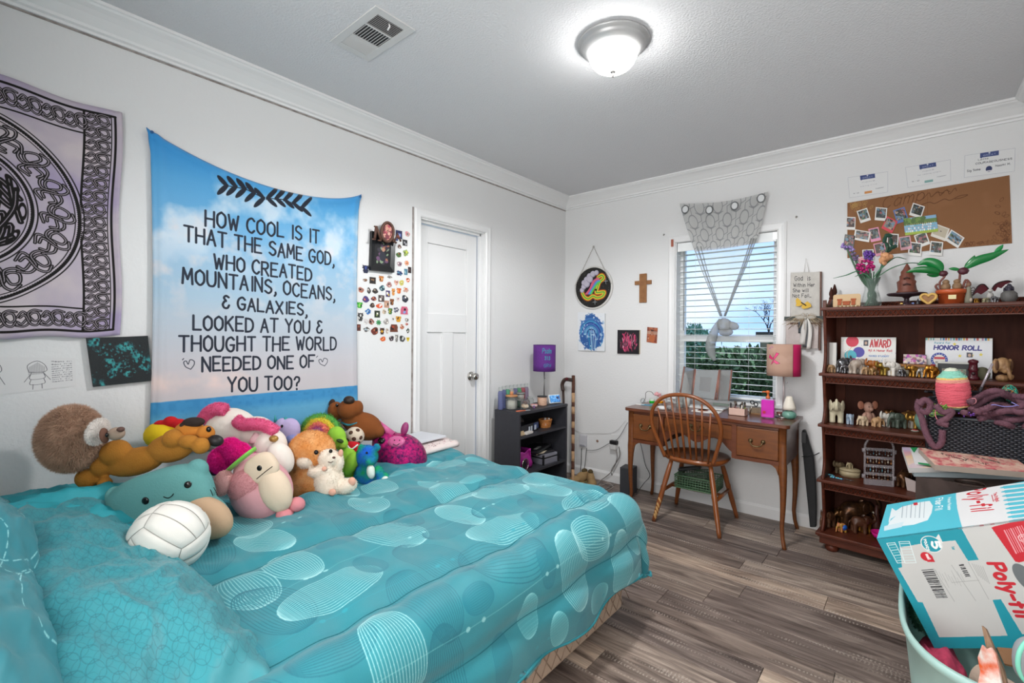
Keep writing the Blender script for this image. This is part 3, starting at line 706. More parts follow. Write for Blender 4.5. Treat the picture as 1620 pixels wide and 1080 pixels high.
pillow('pillow','plain dark teal pillow wedged flat against the wall under the others',(.31,-3.43,.625),(R(-8),R(3),R(4)),.56,.60,.16,m_teal,2)

# ================================================================== plush toys on the bed (modelled facing the room)
from mathutils.bvhtree import BVHTree
class PB(MB):
    """builder in units of s metres, x to the right, z up, -y towards the room"""
    def __init__(self,s,cx=0,cy=0): super().__init__(); self.sc = s; self.cx = cx; self.cy = cy; self.tn = abs(cx - 810) / F_PX; self.cs = 1 / math.sqrt(1 + self.tn ** 2)
    def loc(self,px,py,y=0):
        y = y * self.cs; k = 1 + y / F_PX
        return Vector(((px - 810) * k - (self.cx - 810),y,(PY0 - py) * k - (PY0 - self.cy)))
    def e(self,px,py,r,y=0,rot=0,m=0,n=18,p=1.0,rx=0,fn=None):
        if not hasattr(r,'__len__'): r = (r,r,r)
        ry = r[1] * self.cs; r = (math.sqrt(max(r[0] ** 2 - (ry * self.tn) ** 2,(.45 * r[0]) ** 2)),ry,r[2])     # what a round body looks like away from the lens axis
        return self.ell(self.loc(px,py,y),r,(R(rx),R(rot),0),n,m,p=p,fn=fn)
    def tb(self,pts,r,n=10,m=0,y=0,**k):
        L_ = [self.loc(p[0],p[1],p[2] if len(p) > 2 else y) for p in pts]
        return self.tube(catmull(L_,5) if not hasattr(r,'__len__') else L_,r,n,m,**k)
    def bvh(self): return BVHTree.FromPolygons([Vector(v) for v in self.v],self.f)
    def on(self,px,py,bv=None):
        o_ = Vector((-(self.cx - 810),-F_PX,-(PY0 - self.cy))); tg = Vector((px - self.cx,0,self.cy - py))
        r_ = (bv or self.bvh()).ray_cast(o_,(tg - o_).normalized())
        return r_[0] if r_[0] is not None else tg,(r_[1] if r_[1] is not None else Vector((0,-1,0)))
    def decal(self,px,py,r,bv,m=0,rot=0,th=1.0,n=14):
        p,nn = self.on(px,py,bv)
        if nn.y > 0: nn = -nn
        q = nn.to_track_quat('-Y','Z'); mt = Matrix.Translation(p) @ q.to_matrix().to_4x4() @ Matrix.Rotation(R(rot),4,'Y')
        return self.ell((0,0,0),(r[0],th,r[1]),(0,0,0),n,m,t=mt)
    def arc(self,pts,bv,r=.6,m=0,off=.3):
        P_ = []
        for a in catmull([(p[0],0,p[1]) for p in pts],5):
            p,nn = self.on(a.x,a.z,bv); P_.append(p - Vector((0,off,0)))
        return self.tube(P_,r,6,m)
    def build(self,*a,**k):
        s = self.sc; self.v = [(x * s,y * s,z * s) for x,y,z in self.v]; 
        if k.get('remesh'): k['remesh'] *= s
        return super().build(*a,**k)
def plush(name,lab,cat,px,py,xw,group=None):
    p = PX(px,py,xw); s = ((p - CAM) @ _d2) / F_PX
    t = thing(name,lab,cat,p,(0,0,YAW),group)
    return t,(lambda: PB(s,px,py))
eye = C('120f0e',.12); m_white = M('plush_white','e9e4de',.9,bump=.4,bs=250)

t,N = plush('sloth_plush','round brown shaggy sloth plush against the wall at the pillows','plush toy',113,693,.2)
b = N(); b.e(113,693,(54,50,50),n=32); bv = b.bvh()
o = b.build('body',M('fur_brown','c9a58c',.95,var=.6,vs=30,col2='a0806a'),t); fuzz(o,26000,.016,.0011,.5,1)
b = N(); b.e(155,682,(17,26,20),y=-24,rot=10); o = b.build('face',M('fur_white','ece5df',.95),t); bf = b.bvh() if False else None; fuzz(o,5000,.008,.0009,.3,2)
b = N(); b.e(165,688,(8,11,12),y=-40,rot=-10); b.build('eye_patch',C('6b4a3c',.9),t)
b = N(); b.e(184,685,(15,14,10),y=-32,rot=-8); b.build('muzzle',M('plush_taupe','a08b7a',.9,bump=.3),t)
b = N(); b.e(191,678,(7,7,4),y=-40); b.build('nose',C('5a3f36',.6),t)
b = N(); b.e(169,687,(3,3,3.2),y=-51); b.build('eye',eye,t)

m_gold = M('plush_gold','ad7226',.92,bump=.5,bs=220,var=.4,vs=20,col2='98601a')
t,N = plush('dog_plush','golden tan plush dog lying on its back behind the aqua plush','plush toy',230,722,.35)
b = N(); b.e(215,730,(50,22,22),rot=-14).e(270,708,(40,22,23),rot=-12).e(183,716,(27,22,20),y=-6,rot=-25).e(160,738,(18,16,16),y=-8)
b.e(139,757,(21,18,16),y=-10,rot=10).e(166,765,(13,13,10),y=-14).e(275,693,(20,18,15),y=-12).e(300,698,(20,14,11),y=-18,rot=5).e(318,704,(16,15,13),y=-20)
b.tb([(145,724),(160,722),(178,728)],7,y=8)
b.build('body',m_gold,t,remesh=2.2,smooth=3)
b = N(); b.e(300,680,(26,20,15),y=8).e(326,684,(16,15,12),y=2,rot=15); b.build('head',M('plush_gold2','c0782a',.92,bump=.4,bs=220),t,remesh=2,smooth=2)
b = N(); b.e(306,667,(19,12,8),y=2,rot=-3).e(292,672,(9,10,6),y=2); b.build('ear',M('plush_dark','2c211d',.95,bump=.4),t)
b = N(); b.e(341,696,(14,12,9),y=-6,rot=12); b.build('nose',C('1c1716',.5),t)
b = N(); b.e(330,678,(4.5,4,4.5),y=-12); b.build('eye',eye,t)

t,N = plush('chick_plush','yellow plush with a red crest peeking out behind the golden dog','plush toy',262,680,.12)
b = N(); b.e(258,688,(32,26,22)); b.build('body',M('plush_yellow','e8c51c',.9,bump=.3),t)
b = N(); b.e(256,672,(14,10,8),y=-4).e(270,667,(13,10,9),y=-4).e(284,670,(14,10,8),y=-4).e(246,676,(7,8,5),y=-6); b.build('crest',M('plush_red','c4141c',.9,bump=.3),t,remesh=1.5,smooth=2)

t,N = plush('unicorn_plush','big white unicorn plush with a hot pink mane','plush toy',395,690,.2)
b = N(); b.e(368,682,(46,36,36),rot=25).e(405,688,(34,32,30)).e(428,706,(28,28,28),y=-22).e(444,724,(21,24,26),y=-44,rot=-25); b.build('body',M('plush_cream_white','ebe2d8',.9,bump=.3),t,remesh=2.4,smooth=5)
bv = b.bvh()
m_mane = M('fur_pink','ea6a98',.95)
b = N(); b.tb([(374,664,-30),(384,671,-33),(400,670,-34),(418,672,-33),(436,682,-32)],8,12); b.tb([(322,664,-12),(330,654,-18),(342,647,-20),(357,648,-20)],9,12).e(378,664,(6,6,7),y=-31); o = b.build('mane',m_mane,t); fuzz(o,9000,.009,.001,.2,4)
b = N(); b.tb([(394,701,-38),(400,697,-38),(408,688,-30)],[1,5,7],10); b.build('ear',M('plush_pale_pink','efc8cc',.9),t)
b = N(); b.e(433,693,(7.5,7,5),y=-46); b.build('horn',C('a98245',.35,metal=.4),t)

t,N = plush('unicorn_plush','small lilac unicorn plush behind the white unicorn','plush toy',455,680,.10)
b = N(); b.e(455,684,(20,16,24),rot=25).e(447,674,(13,13,13)); b.build('body',M('plush_lilac','c3b0d8',.9,bump=.3),t,remesh=1.5,smooth=2)
b = N(); b.tube([(436 - 455,0,680 - 668),(436 - 455,-2,680 - 656)],[3,.5],8).e(452,665,(4,4,6)).e(461,672,(4,4,6)); b.build('mane',C('3f9fa0',.7),t)
b = N(); b.e(446,674,(2.2,2,2.4),y=-13); b.build('eye',eye,t)
b = N(); b.e(463,694,(12,14,9),y=-6); b.build('belly',C('8c92c8',.9),t)

t,N = plush('fluffy_plush','hot pink fluffy plush tucked behind the pink plush with the green band','plush toy',362,715,.3)
b = N(); b.e(350,728,(20,20,19)).e(376,716,(20,20,15)).e(364,706,(16,18,12),y=6).e(388,722,(14,16,12)); o = b.build('body',M('fur_magenta','ff28aa',.95),t,remesh=2.2,smooth=2); fuzz(o,15000,.012,.0011,.2,5)
b = N(); b.e(340,743,(9,12,9)); b.build('sequin_hem',M('dark_sequins','4a1030',.2,.7,bump=1,bs=300),t)

m_pk = M('plush_rose','dda0a6',.92,bump=.3)
t,N = plush('round_plush','plump pink plush with a flat cream face, green headband and one eye showing','plush toy',414,772,.5)
b = N(); b.e(414,776,(51,42,50),rot=-25,n=28).e(402,745,(34,32,28),rot=-30,n=20); bv = b.bvh(); b.build('body',m_pk,t,remesh=2.2,smooth=6)
b = N(); b.e(436,774,(25,20,36),y=-28,rot=-22,n=24); b.build('belly',M('plush_cream','dcc6ae',.92,bump=.3),t)
b = N(); b.e(414,740,(26,12,22),y=-30,rot=-32,n=24,p=.75); bf = b.bvh(); b.build('face',M('plush_cream','dcc6ae'),t)
b = N(); b.decal(410,740,(4,4.2),bf).arc([(406,757),(419,746),(431,737)],bf,.6); b.build('eye',eye,t)
b = N(); b.e(388,765,(29,17,21),y=-27,rot=-28,n=22,p=.8); o = b.build('bib',M('fur_rose','d99a9e',.95),t); fuzz(o,9000,.005,.0008,.1,7)
b = N(); b.tb([(357,748,-22),(372,734,-34),(390,719,-34),(404,709,-24)],5.5,10,flat=.5); b.build('headband',M('satin_green','7cc24a',.35,sheen=.3),t)
b = N(); b.e(353,764,(15,15,19),y=-36,rot=15); o = b.build('pompom',M('fur_pale','e3b1ae',.95),t); fuzz(o,6000,.005,.0008,.2,8)
b = N(); b.e(451,814,(15,16,12),y=-26,rot=8); b.build('foot',M('plush_rose2','d1848a',.92,bump=.3),t)
b = N(); b.e(470,797,(14,14,11),y=-14,rot=20); b.build('foot',M('plush_rose2','d1848a'),t)

m_aqua = M('plush_aqua','5f9795',.9,bump=.35,bs=200)
t,N = plush('aqua_plush','long aqua plush with a smiling face and tan belly, behind the white ball','plush toy',265,790,.52)
b = N(); b.e(255,790,(86,34,47),rot=-18,n=36,p=.72).e(318,816,(52,36,36),rot=25,n=28).e(312,742,(20,16,17),rot=-30).e(180,783,(14,20,14)); bv = b.bvh()
b.build('body',m_aqua,t,remesh=2.4,smooth=8)
b = N(); b.decal(230,792,(5.8,5.8),bv,th=2.5); b.build('eye',eye,t)
b = N(); b.decal(297,766,(5.4,5.4),bv,th=2.5); b.build('eye',eye,t)
b = N(); b.arc([(259,785),(266,787),(272,784),(275,780)],bv,.7,off=.8); b.build('mouth',eye,t)
b = N(); b.e(328,818,(44,27,30),y=-16,rot=28,n=26); b.build('belly',M('plush_tan','bb9c7e',.9,bump=.3),t)
b = N(); b.arc([(333,773),(336,780),(337,783)],bv,.6,off=.6).arc([(338,770),(342,777),(344,782)],bv,.6,off=.6); b.build('stitching',eye,t)

# volleyball, eighteen panels
t = thing('volleyball','plain white leather volleyball resting against the aqua plush','ball',PX(268,850,.735),(R(20),R(35),R(50)))
MB().ell((0,0,0),.1025,n=32).build('core',C('b8b4ac',.6),t); m_ball = M('ball_leather','e6e2da',.5,bump=.12,bs=500)
ax = [((1,0,0),(0,1,0),(0,0,1)),((-1,0,0),(0,0,1),(0,1,0)),((0,1,0),(0,0,1),(1,0,0)),((0,-1,0),(1,0,0),(0,0,1)),((0,0,1),(1,0,0),(0,1,0)),((0,0,-1),(0,1,0),(1,0,0))]
for k_,(n_,a_,c_) in enumerate(ax):
    mt = Matrix((Vector(a_),Vector(c_),Vector(n_))).transposed().to_4x4()
    for j in (-1,0,1):
        b = MB()
        def pf(u,v,j=j): 
            q_ = Vector((math.tan(PI / 4 * .985 * (2 * u - 1)),math.tan(PI / 4 * ((2 * v - 1) * .95 + 2 * j) / 3),1)).normalized() * (.1075 - .0035 * max(abs(2 * u - 1) ** 16,abs(2 * v - 1) ** 8))
            return tuple(mt @ q_)
        b.grid(14,6,pf,uv=False); b.build('panel',m_ball,t)
m_ham = M('fur_ginger','d9924e',.95,var=.8,vs=18,col2='e6b27a'); m_fw = M('fur_offwhite','e9dccb',.95)
t,N = plush('hamster_plush','ginger and white hamster plush sitting in the middle of the row','plush toy',498,740,.42)
b = N(); b.e(493,714,(38,32,33),n=24).e(494,765,(42,34,37),n=24).e(515,781,(18,24,12),y=-20,rot=20).e(472,698,(9,8,9),y=-8); o = b.build('body',m_ham,t,remesh=2.2,smooth=4); fuzz(o,15000,.009,.0009,.4,11)
b = N(); b.e(521,762,(24,26,34),y=-16,rot=-10).e(484,729,(15,14,11),y=-22).e(520,724,(17,16,14),y=-20).e(506,745,(20,10,9),y=-30,rot=-10).e(537,730,(7,9,14),y=-18).e(548,768,(18,14,11),y=-18,rot=-20); o = b.build('belly',m_fw,t,remesh=2,smooth=2); fuzz(o,8000,.006,.0009,.3,12)
b = N(); b.e(500,715,(3.6,3,3.6),y=-32); b.build('eye',eye,t)
b = N(); b.e(523,713,(3,3,3),y=-32); b.build('eye',eye,t)
b = N(); b.e(528,723,(2.5,2,1.8),y=-37); b.tb([(519,730,-36),(523,731,-37),(527,729,-37)],.5); b.build('nose',C('5c3a30',.6),t)
for a_ in ((513,741,(4,4,3.5),-40),(539,716,(4,4,6),-20),(557,761,(6,5,7),-24),(526,778,(6,4,5),-42)):
    b = N(); b.e(a_[0],a_[1],a_[2],y=a_[3]); b.build('paw_pad',C('dba690',.9),t)
b = N(); b.b2((539 - 498,-24,740 - 785),(545 - 498,-23.4,740 - 779)); b.build('tag',C('f2f2f0',.6),t)

m_grn = M('plush_green','8fc23a',.9,bump=.3)
t,N = plush('green_plush','lime green plush with big hands squeezed in behind the hamster','plush toy',543,712,.30)
b = N(); b.e(532,692,(16,15,18)).e(540,702,(11,12,10),y=-6).e(548,738,(20,15,30),rot=10).e(556,733,(12,12,20),y=-10,rot=25).e(543,724,(12,12,14)); b.build('body',m_grn,t,remesh=1.8,smooth=3)
b = N(); b.e(538,697,(6,6,2.5),y=-16,rot=20); b.build('brow',C('2d4418',.9),t)
b = N(); b.e(541,706,(7,6,4),y=-14); b.build('nose',C('7d9a2c',.9),t)

t,N = plush('rainbow_plush','shaggy plush ball banded in rainbow colours below the blanket','plush toy',507,682,.14)
for k,(ro,col) in enumerate(((33,'58a34a'),(27,'e2cf3e'),(21,'e8826a'),(15,'c2508e'),(9,'5f9a98'))):
    b = N(); b.e(507,684,(ro,14 + k * 4,ro * .92),y=-k * 4 + 6); o = b.build('fur_band',M('fur_rb%d' % k,col,.95),t); fuzz(o,3800,.016,.0012,.1,20 + k,jit=.9)

t,N = plush('dog_plush','chocolate brown plush dog sitting up at the end of the blanket','plush toy',560,655,.13)
b = N(); b.e(576,674,(30,20,22),rot=15).e(556,664,(16,14,16)).e(531,650,(13,14,15)).e(552,647,(18,18,16),y=-8).e(566,645,(9,12,12),y=-8).e(600,682,(9,12,10)); b.build('body',M('plush_brown','7c4318',.92,bump=.4,bs=220),t,remesh=1.8,smooth=3)
b = N(); b.e(552,633,(9,8,7),y=-16); b.build('nose',C('2b1d16',.5),t)
b = N(); b.e(525,638,(5,4,7),rot=20); b.build('ear',C('3a2417',.9),t)
b = N(); b.e(533,641,(2.4,2.2,2.6),y=-13); b.build('eye',eye,t)
b = N(); b.tb([(541,668,-8),(552,672,-15),(566,668,-15)],3,flat=.5); b.build('collar',C('2f7f8c',.6),t)

t,N = plush('football_plush','small cream and brown patched toy football below the brown dog','ball',561,690,.2)
b = N(); b.e(561,690,(16,16,15),n=20); bv = b.bvh(); b.build('ball',M('plush_patch','d8c8b4',.9),t)
b = N()
for a_,c_ in ((555,684),(566,680),(560,694),(571,692),(550,696),(567,700)): b.decal(a_,c_,(3.4,3.2),bv)
b.build('patch',C('54392c',.9),t)
t,N = plush('red_plush','little red and white toy shirt plush between the green and blue plushes','plush toy',557,710,.27)
b = N(); b.e(557,711,(15,9,13),p=.8); bv = b.bvh(); b.build('body',C('c01220',.9),t)
b = N(); b.arc([(548,703),(556,710),(566,703)],bv,1.3); b.build('collar',C('f0eeea',.9),t)

m_bg = M('fur_bluegreen','18a05c',.95,var=1,vs=14,col2='1a62c8'); m_pad = C('d8e2da',.95)
t,N = plush('bear_plush','little tie-dyed blue and green plush bear sitting on the comforter','plush toy',585,742,.42)
b = N(); b.e(580,722,(18,16,18),n=20).e(586,728,(9,12,7),y=-9).e(571,707,(5,4,5)).e(596,707,(5.5,4,6)).e(579,756,(20,16,21)).e(586,770,(10,16,9),y=-10,rot=-15).e(607,757,(13,12,10),y=-6,rot=25).e(570,752,(7,9,15),y=-8,rot=-10).e(601,747,(7,9,12),y=-8,rot=-25)
o = b.build('body',m_bg,t,remesh=1.6,smooth=2); fuzz(o,9000,.006,.0008,.3,31)
b = N(); b.e(587,746,(7,8,11),y=-13,rot=-10); b.build('chest',m_pad,t)
for a_ in ((587,775,(9,6,7),-20,0),(609,758,(6,7,5),-15,-20),(619,764,(4,5,6),-8,0)):
    b = N(); b.e(a_[0],a_[1],a_[2],y=a_[3],rot=a_[4]); b.build('paw_pad',m_pad,t)
b = N(); b.e(580,716,(1.8,1.6,1.9),y=-16); b.build('eye',eye,t)

ms = M('magenta_sequins','d01a74',.25,.6,bump=1,bs=260,var=1,vs=60,col2='5a1858')
t,N = plush('sequin_plush','magenta sequined round plush with a pink snout, ears and horn','plush toy',633,722,.28)
b = N(); b.e(635,724,(43,34,38),rot=35,n=28).e(612,700,(24,24,20),n=20); bv = b.bvh(); b.build('body',ms,t,remesh=2,smooth=3)
mp2 = M('satin_pink','c4568c',.4,sheen=.3)
b = N(); b.tb([(620,688,-5),(609,677,-6),(596,663,-6)],[7,4.5,1],12); b.build('horn',mp2,t)
for a_ in ((640,678,(6,4,11),15),(585,692,(11,5,5),-5)):
    b = N(); b.e(a_[0],a_[1],a_[2],rot=a_[3]); b.build('ear',M('satin_plum','96386e',.4),t)
b = N(); b.decal(627,698,(13.5,9.5),bv,th=4); bq = b.bvh(); b.build('snout',mp2,t)
b = N(); b.arc([(622,702),(627,704),(632,701)],bq,.5).decal(624,696,(1,1),bq).decal(632,696,(1,1),bq); b.build('mouth',eye,t)
b = N(); b.decal(603,697,(6,5),bv,th=3); b.build('eye',eye,t)
b = N(); b.e(635,752,(11,12,9),y=-22,rot=-25).e(668,740,(10,10,7),y=-8,rot=15); b.build('foot',mp2,t)

# folded things at the far corner of the bed
t = thing('folded_quilt','folded cream quilt with pink floral print at the corner of the bed','blanket',(.17,-1.80,BZ + .035),(0,0,R(4)))
cv = Cv(300,300,'e6d8d4'); cv.blots(['c98a94','b7a0a0','8e6a70'],260,2,5,seed=4); m_flor = cv.mat('floral',.9)
b = MB()
for k in range(3): b.grid(24,10,lambda u,v,k=k: ((-.13 + .27 * u),-.17 + .34 * v,.010 + k * .016 + .006 * math.sin(9 * u + k) + (.008 if u > .9 else 0)))
o = b.build('layers',m_flor,t); q_ = o.modifiers.new('s','SOLIDIFY'); q_.thickness = .014
MB().tube(catmull([(.135,-.17,.02),(.14,0,.026),(.135,.17,.022)],6),.022,10,flat=.8).build('rolled_edge',m_flor,t)
tag(MB().b2((-.12,-.13,0),(.10,.13,.012)).build('board',C('d5d8de',.4),None,(.15,-1.80,BZ + .096),(0,0,R(6)),bevel=.002),'thin white tablet lying on the folded floral quilt','tablet')
t = thing('hair_bow','small dusty pink bow lying on the white tablet','bow',(.10,-1.86,BZ + .115))
MB().ell((-.016,0,.004),(.015,.008,.009)).ell((.016,0,.004),(.015,.008,.009)).ell((0,0,.004),(.005,.006,.006)).build('loops',C('b07c80',.7),t)
# ================================================================== hung on the left wall
class WallCv(Cv):
    """canvas over a rectangle of a wall; paints through points of the photograph laid on that wall plane"""
    def setup(self,fn,a0,a1,z0,z1): self.fn = fn; self.r = (a0,a1,z0,z1); return self
    def p(self,x,y):
        q = self.fn(x,y); a0,a1,z0,z1 = self.r; a = q.y if self.fn in (PX,PXo) else q.x
        return ((a - a0) / (a1 - a0) * self.w,(q.z - z0) / (z1 - z0) * self.h)
def PXo(x,y): return PX(x,y,.02)
# -- quote blanket
by0,by1,bz0,bz1 = -3.135,-2.128,.70,2.125
PP = 950
cv = WallCv(int((by1 - by0) * PP),int((bz1 - bz0) * PP),'3d9ad8').setup(PXo,by0,by1,bz0,bz1)
hh = (np.arange(cv.h) / cv.h)[:,None] * np.ones((1,cv.w)); sh = lambda lo,hi: np.clip((hh - lo) / (hi - lo),0,1)
def band(lo,hi,col,al=1): cv.blend(sh(lo,lo + .06) * (1 - sh(hi,hi + .06)),col,al)
n1 = cv.fbm(160,5,2); n2 = cv.fbm(60,4,9)
cv.blend(1 - sh(.60,.98),'8cb8d8'); cv.blend(1 - sh(.45,.72),'adc2d2'); cv.blend(1 - sh(.3,.5),'c4c2c8'); cv.blend((1 - sh(.22,.3)),'c6c0c4')
cl = np.clip((n1 - .5) * 5,0,1) * (sh(.55,.68) * (1 - sh(.86,.95))); cv.blend(cl,'e2e6ec',.75)
cl = np.clip((n2 - .5) * 4,0,1) * (sh(.40,.55) * (1 - sh(.7,.78))); cv.blend(cl,'ead8d4',.5)
cl = np.clip((n1 - .52) * 5,0,1) * (sh(.19,.22) * (1 - sh(.24,.30))); cv.blend(cl,'e8cfc8',.8)
sea = 1 - sh(.178,.181); cv.blend(sea,'3d8fc4'); st_ = Cv(cv.w,cv.h).fbm(40,3,4); cv.blend(sea * np.clip((cv.noise(14,7) - .5) * 3,0,1),'2f7fb6',.5)
cv.blend((1 - sh(.12,.15)),'6fb3d4',.7); cv.blend(1 - sh(.045,.055),'c9a99c'); cv.blend((1 - sh(.02,.045)) * np.clip((n2 - .4) * 3,0,1),'a88c80',.6)
cv.blend(sh(.86,1.0),'1f7cc8',.5)
INK = '1c2230'
LT = [("HOW COOL IS IT",(326,356),(505,384),32),("THAT THE SAME GOD,",(292,380),(529,420),31),("WHO CREATED",(340,424),(493,444),30),("MOUNTAINS, OCEANS,",(289,447),(530,475),31),
      ("& GALAXIES,",(353,487),(486,499),27),("LOOKED AT YOU &",(306,522),(509,527),30),("THOUGHT THE WORLD",(284,556),(532,553),31),("NEEDED ONE OF",(320,587),(498,581),29),("YOU TOO?",(362,619),(474,615),30)]
for s_,a,b,hpx in LT:
    p0,p1 = cv.p(*a),cv.p(*b); pu = cv.p(a[0],a[1] - hpx); ph = pu[1] - p0[1]; pe = cv.p(b[0],b[1] - hpx * .9); ph = (ph + pe[1] - p1[1]) / 2 * .73
    cv.text(s_,p0,p1,ph,9,INK,.93,jit=.25)
for (cx,cy,s_) in ((299,577,1),(511,573,.8)):      # little hearts
    P0 = [cv.p(cx + x * s_,cy + y * s_) for x,y in ((3,7),(-5,3),(-8,-4),(-4,-6),(-1,-1),(2,-8),(8,-6),(8,0),(3,7))]
    cv.line([(q.x,q.y) for q in catmull([(a,b,0) for a,b in P0],4)],3,INK,.85); cv.line([cv.p(cx - 10,cy - 8),cv.p(cx - 8,cy - 10)],3,INK)
def sprig(x0,y0,x1,y1,flip):
    for k in range(5):
        t_ = k / 4; x,y = x0 + (x1 - x0) * t_,y0 + (y1 - y0) * t_ - 5 * math.sin(PI * t_)
        for s_ in (-1,1):
            a = cv.p(x,y); b = cv.p(x + flip * 13,y + s_ * 13 - 1); c_ = ((a[0] + b[0]) / 2,(a[1] + b[1]) / 2)
            cv.ell(c_[0],c_[1],math.hypot(b[0] - a[0],b[1] - a[1]) * .66,10,INK,math.atan2(b[1] - a[1],b[0] - a[0]))
    cv.line([cv.p(x0,y0),cv.p((x0 + x1) / 2,(y0 + y1) / 2 - 5),cv.p(x1,y1)],4,INK)
sprig(418,313,360,293,-1); sprig(424,313,478,328,1)
m_blk = cv.mat('quote_blanket',.85,bump=.35,bs=500,sheen=.2)
tl,tr,bl,br = [PXo(*a) for a in ((236,202),(567,305),(238,680),(562,655))]
def blf(u,v):
    # top hangs between its two pinned corners and sags, sides bow inwards
    top = tl * (1 - u) + tr * u; top = Vector((0,top.y,top.z - .105 * (4 * u * (1 - u)) ** .8 * (1 + .25 * (u - .5))))
    y = by0 + .012 + (by1 - by0 - .024) * u; y = y + (.012 * math.sin(PI * v)) * (1 if u < .5 else -1) * abs(2 * u - 1) ** 4
    if v > .93: y += (1 if u > .5 else -1) * abs(2 * u - 1) ** 6 * .012 * (v - .93) / .07
    zz = .72 + (top.z - .72) * v
    x = .014 + .006 * math.sin(u * 9 + 2 * v) * (1 - v * .5) + .010 * math.exp(-((u - .035) / .012) ** 2) + .008 * math.exp(-((u - .965) / .012) ** 2) + .010 * math.exp(-((v - .985) / .01) ** 2) + .004 * math.sin(31 * u + 5 * v) * (1 - v)
    return (x,y,zz)
b = MB(); b.grid(90,120,blf)
# uv from the real position, so print and cloth agree
for k,f in enumerate(b.f): b.uv[k] = [((b.v[i][1] - by0) / (by1 - by0),(b.v[i][2] - bz0) / (bz1 - bz0)) for i in f]
o = b.build('quote_blanket',m_blk); q_ = o.modifiers.new('s','SOLIDIFY'); q_.thickness = .004; q_.offset = -1
tag(o,'blue beach fleece blanket with handwritten quote hung on the left wall','blanket')
for u in (.012,.988): MB().lathe([(.0,.012),(.006,.010),(.006,.006),(.003,.004),(.001,-.004)],10,t=T(Vector(blf(u,.992)) + Vector((.004,0,0)),(0,R(90),0))).build('push_pin',C('2a5f94',.4),o)

# -- mandala tapestry
ty0,ty1,tz0,tz1 = -3.94,-3.218,1.215,2.165
PP = 1000; cv = Cv(int((ty1 - ty0) * PP),int((tz1 - tz0) * PP),'b9aeba')
n1 = cv.fbm(150,4,3); cv.blend((n1 - .5) * 4,'9d8fb4',.7); cv.blend((.47 - n1) * 5,'cbbfc2',.8)
K = '14100f'; Wd,Hd = cv.w,cv.h
def Y2(y): return (y - ty0) * PP
def Z2(z): return (z - tz0) * PP
xo = Wd - 22; yo0,yo1 = 26,Hd - 26; bw = 92      # outer line of the knotted border
for (a,b_) in ((xo,7),(xo - 12,3),(xo - bw,7)): cv.line([(a,yo0),(a,yo1)],b_,K)
for s_ in (yo1,yo0): cv.line([(0,s_),(xo,s_)],9,K); 
for s_ in (yo1 - bw,yo0 + bw): cv.line([(0,s_),(xo - bw,s_)],6,K)
def knot(cx,cy,sx,sy,ang=0,wd=9,inner='b3a8b4'):
    ca,sa = math.cos(ang),math.sin(ang)
    def tr_(pts): return [(cx + (x * ca - y * sa) * sx,cy + (x * sa + y * ca) * sy) for x,y in pts]
    C1 = [(-1,.15),(-.55,.75),(0,.2),(.5,-.35),(.9,-.1),(.72,.55),(.2,.5),(-.2,-.1),(-.6,-.6),(-.95,-.35)]
    C2 = [(-1,-.75),(-.3,-.85),(.1,-.3),(-.1,.5),(.35,.9),(1,.75)]
    C3 = [(-.75,.1),(-.35,.35),(.15,-.6),(.7,-.8),(1,-.3)]
    for c_ in (C1,C2,C3):
        P_ = [(q.x,q.y) for q in catmull([(a,b,0) for a,b in tr_(c_)],6)]; cv.line(P_,wd,K); cv.line(P_,wd * .28,inner,.8)
n = 17; st_ = (yo1 - yo0) / n
for i in range(n): knot(xo - 52,yo0 + st_ * (i + .5),34,st_ * .5,PI / 2 * 0,8)
for s_ in (yo1 - 47,yo0 + 47):
    x = xo - bw - 22
    while x > 0: knot(x,s_,30,34,0,8); x -= 62
cx,cz_ = Y2(-3.685),Z2(1.685)
for r_,w_ in ((364,4),(350,11),(338,3),(236,4),(222,10),(210,3)): cv.ell(cx,cz_,r_,r_,K,0,1,ring=w_)
for r_ in (344,357,216,229):
    for k in range(int(2 * PI * r_ / 8)): a = k * 8 / r_; cv.ell(cx + r_ * math.cos(a),cz_ + r_ * math.sin(a),1.8,1.8,'c4b9c4')
for k in range(18):
    a = k * 2 * PI / 18; knot(cx + 287 * math.cos(a),cz_ + 287 * math.sin(a),46,46,a + .8,10)
q = random.Random(8)
for k in range(26):     # interlaced centre
    a0 = k * 2 * PI / 26 + .1; pts = []
    for j in range(9):
        r_ = 20 + 175 * j / 8; a = a0 + .55 * math.sin(j * 1.15 + k * 1.7); pts.append((cx + r_ * math.cos(a),cz_ + r_ * math.sin(a),0))
    P_ = [(p.x,p.y) for p in catmull(pts,4)]; cv.line(P_,17,K); cv.line(P_,2.2,'b3a8b4',.9)
for k in range(12):
    a = k * PI / 6; cv.ell(cx + 196 * math.cos(a),cz_ + 196 * math.sin(a),26,9,K,a + PI / 2,1,ring=5)
m_tap = cv.mat('mandala',.9,bump=.15,bs=400)
def tpf(u,v):
    y = ty0 + (ty1 - ty0) * u; zt = tz1 - .035 * u + .006 * math.sin(u * 14); zb = tz0 + .022 * u + .004 * math.sin(u * 20)
    return (.014 + .004 * math.sin(11 * u + 3 * v) + .003 * math.sin(25 * u) * (1 - v) + .006 * (u > .985),y + .006 * math.sin(v * 9) * u,zb + (zt - zb) * v)
b = MB().grid(70,60,tpf)
o = b.build('mandala_tapestry',m_tap); q_ = o.modifiers.new('s','SOLIDIFY'); q_.thickness = .002
tag(o,'pale lilac wall tapestry with a black knotwork circle and border','tapestry')

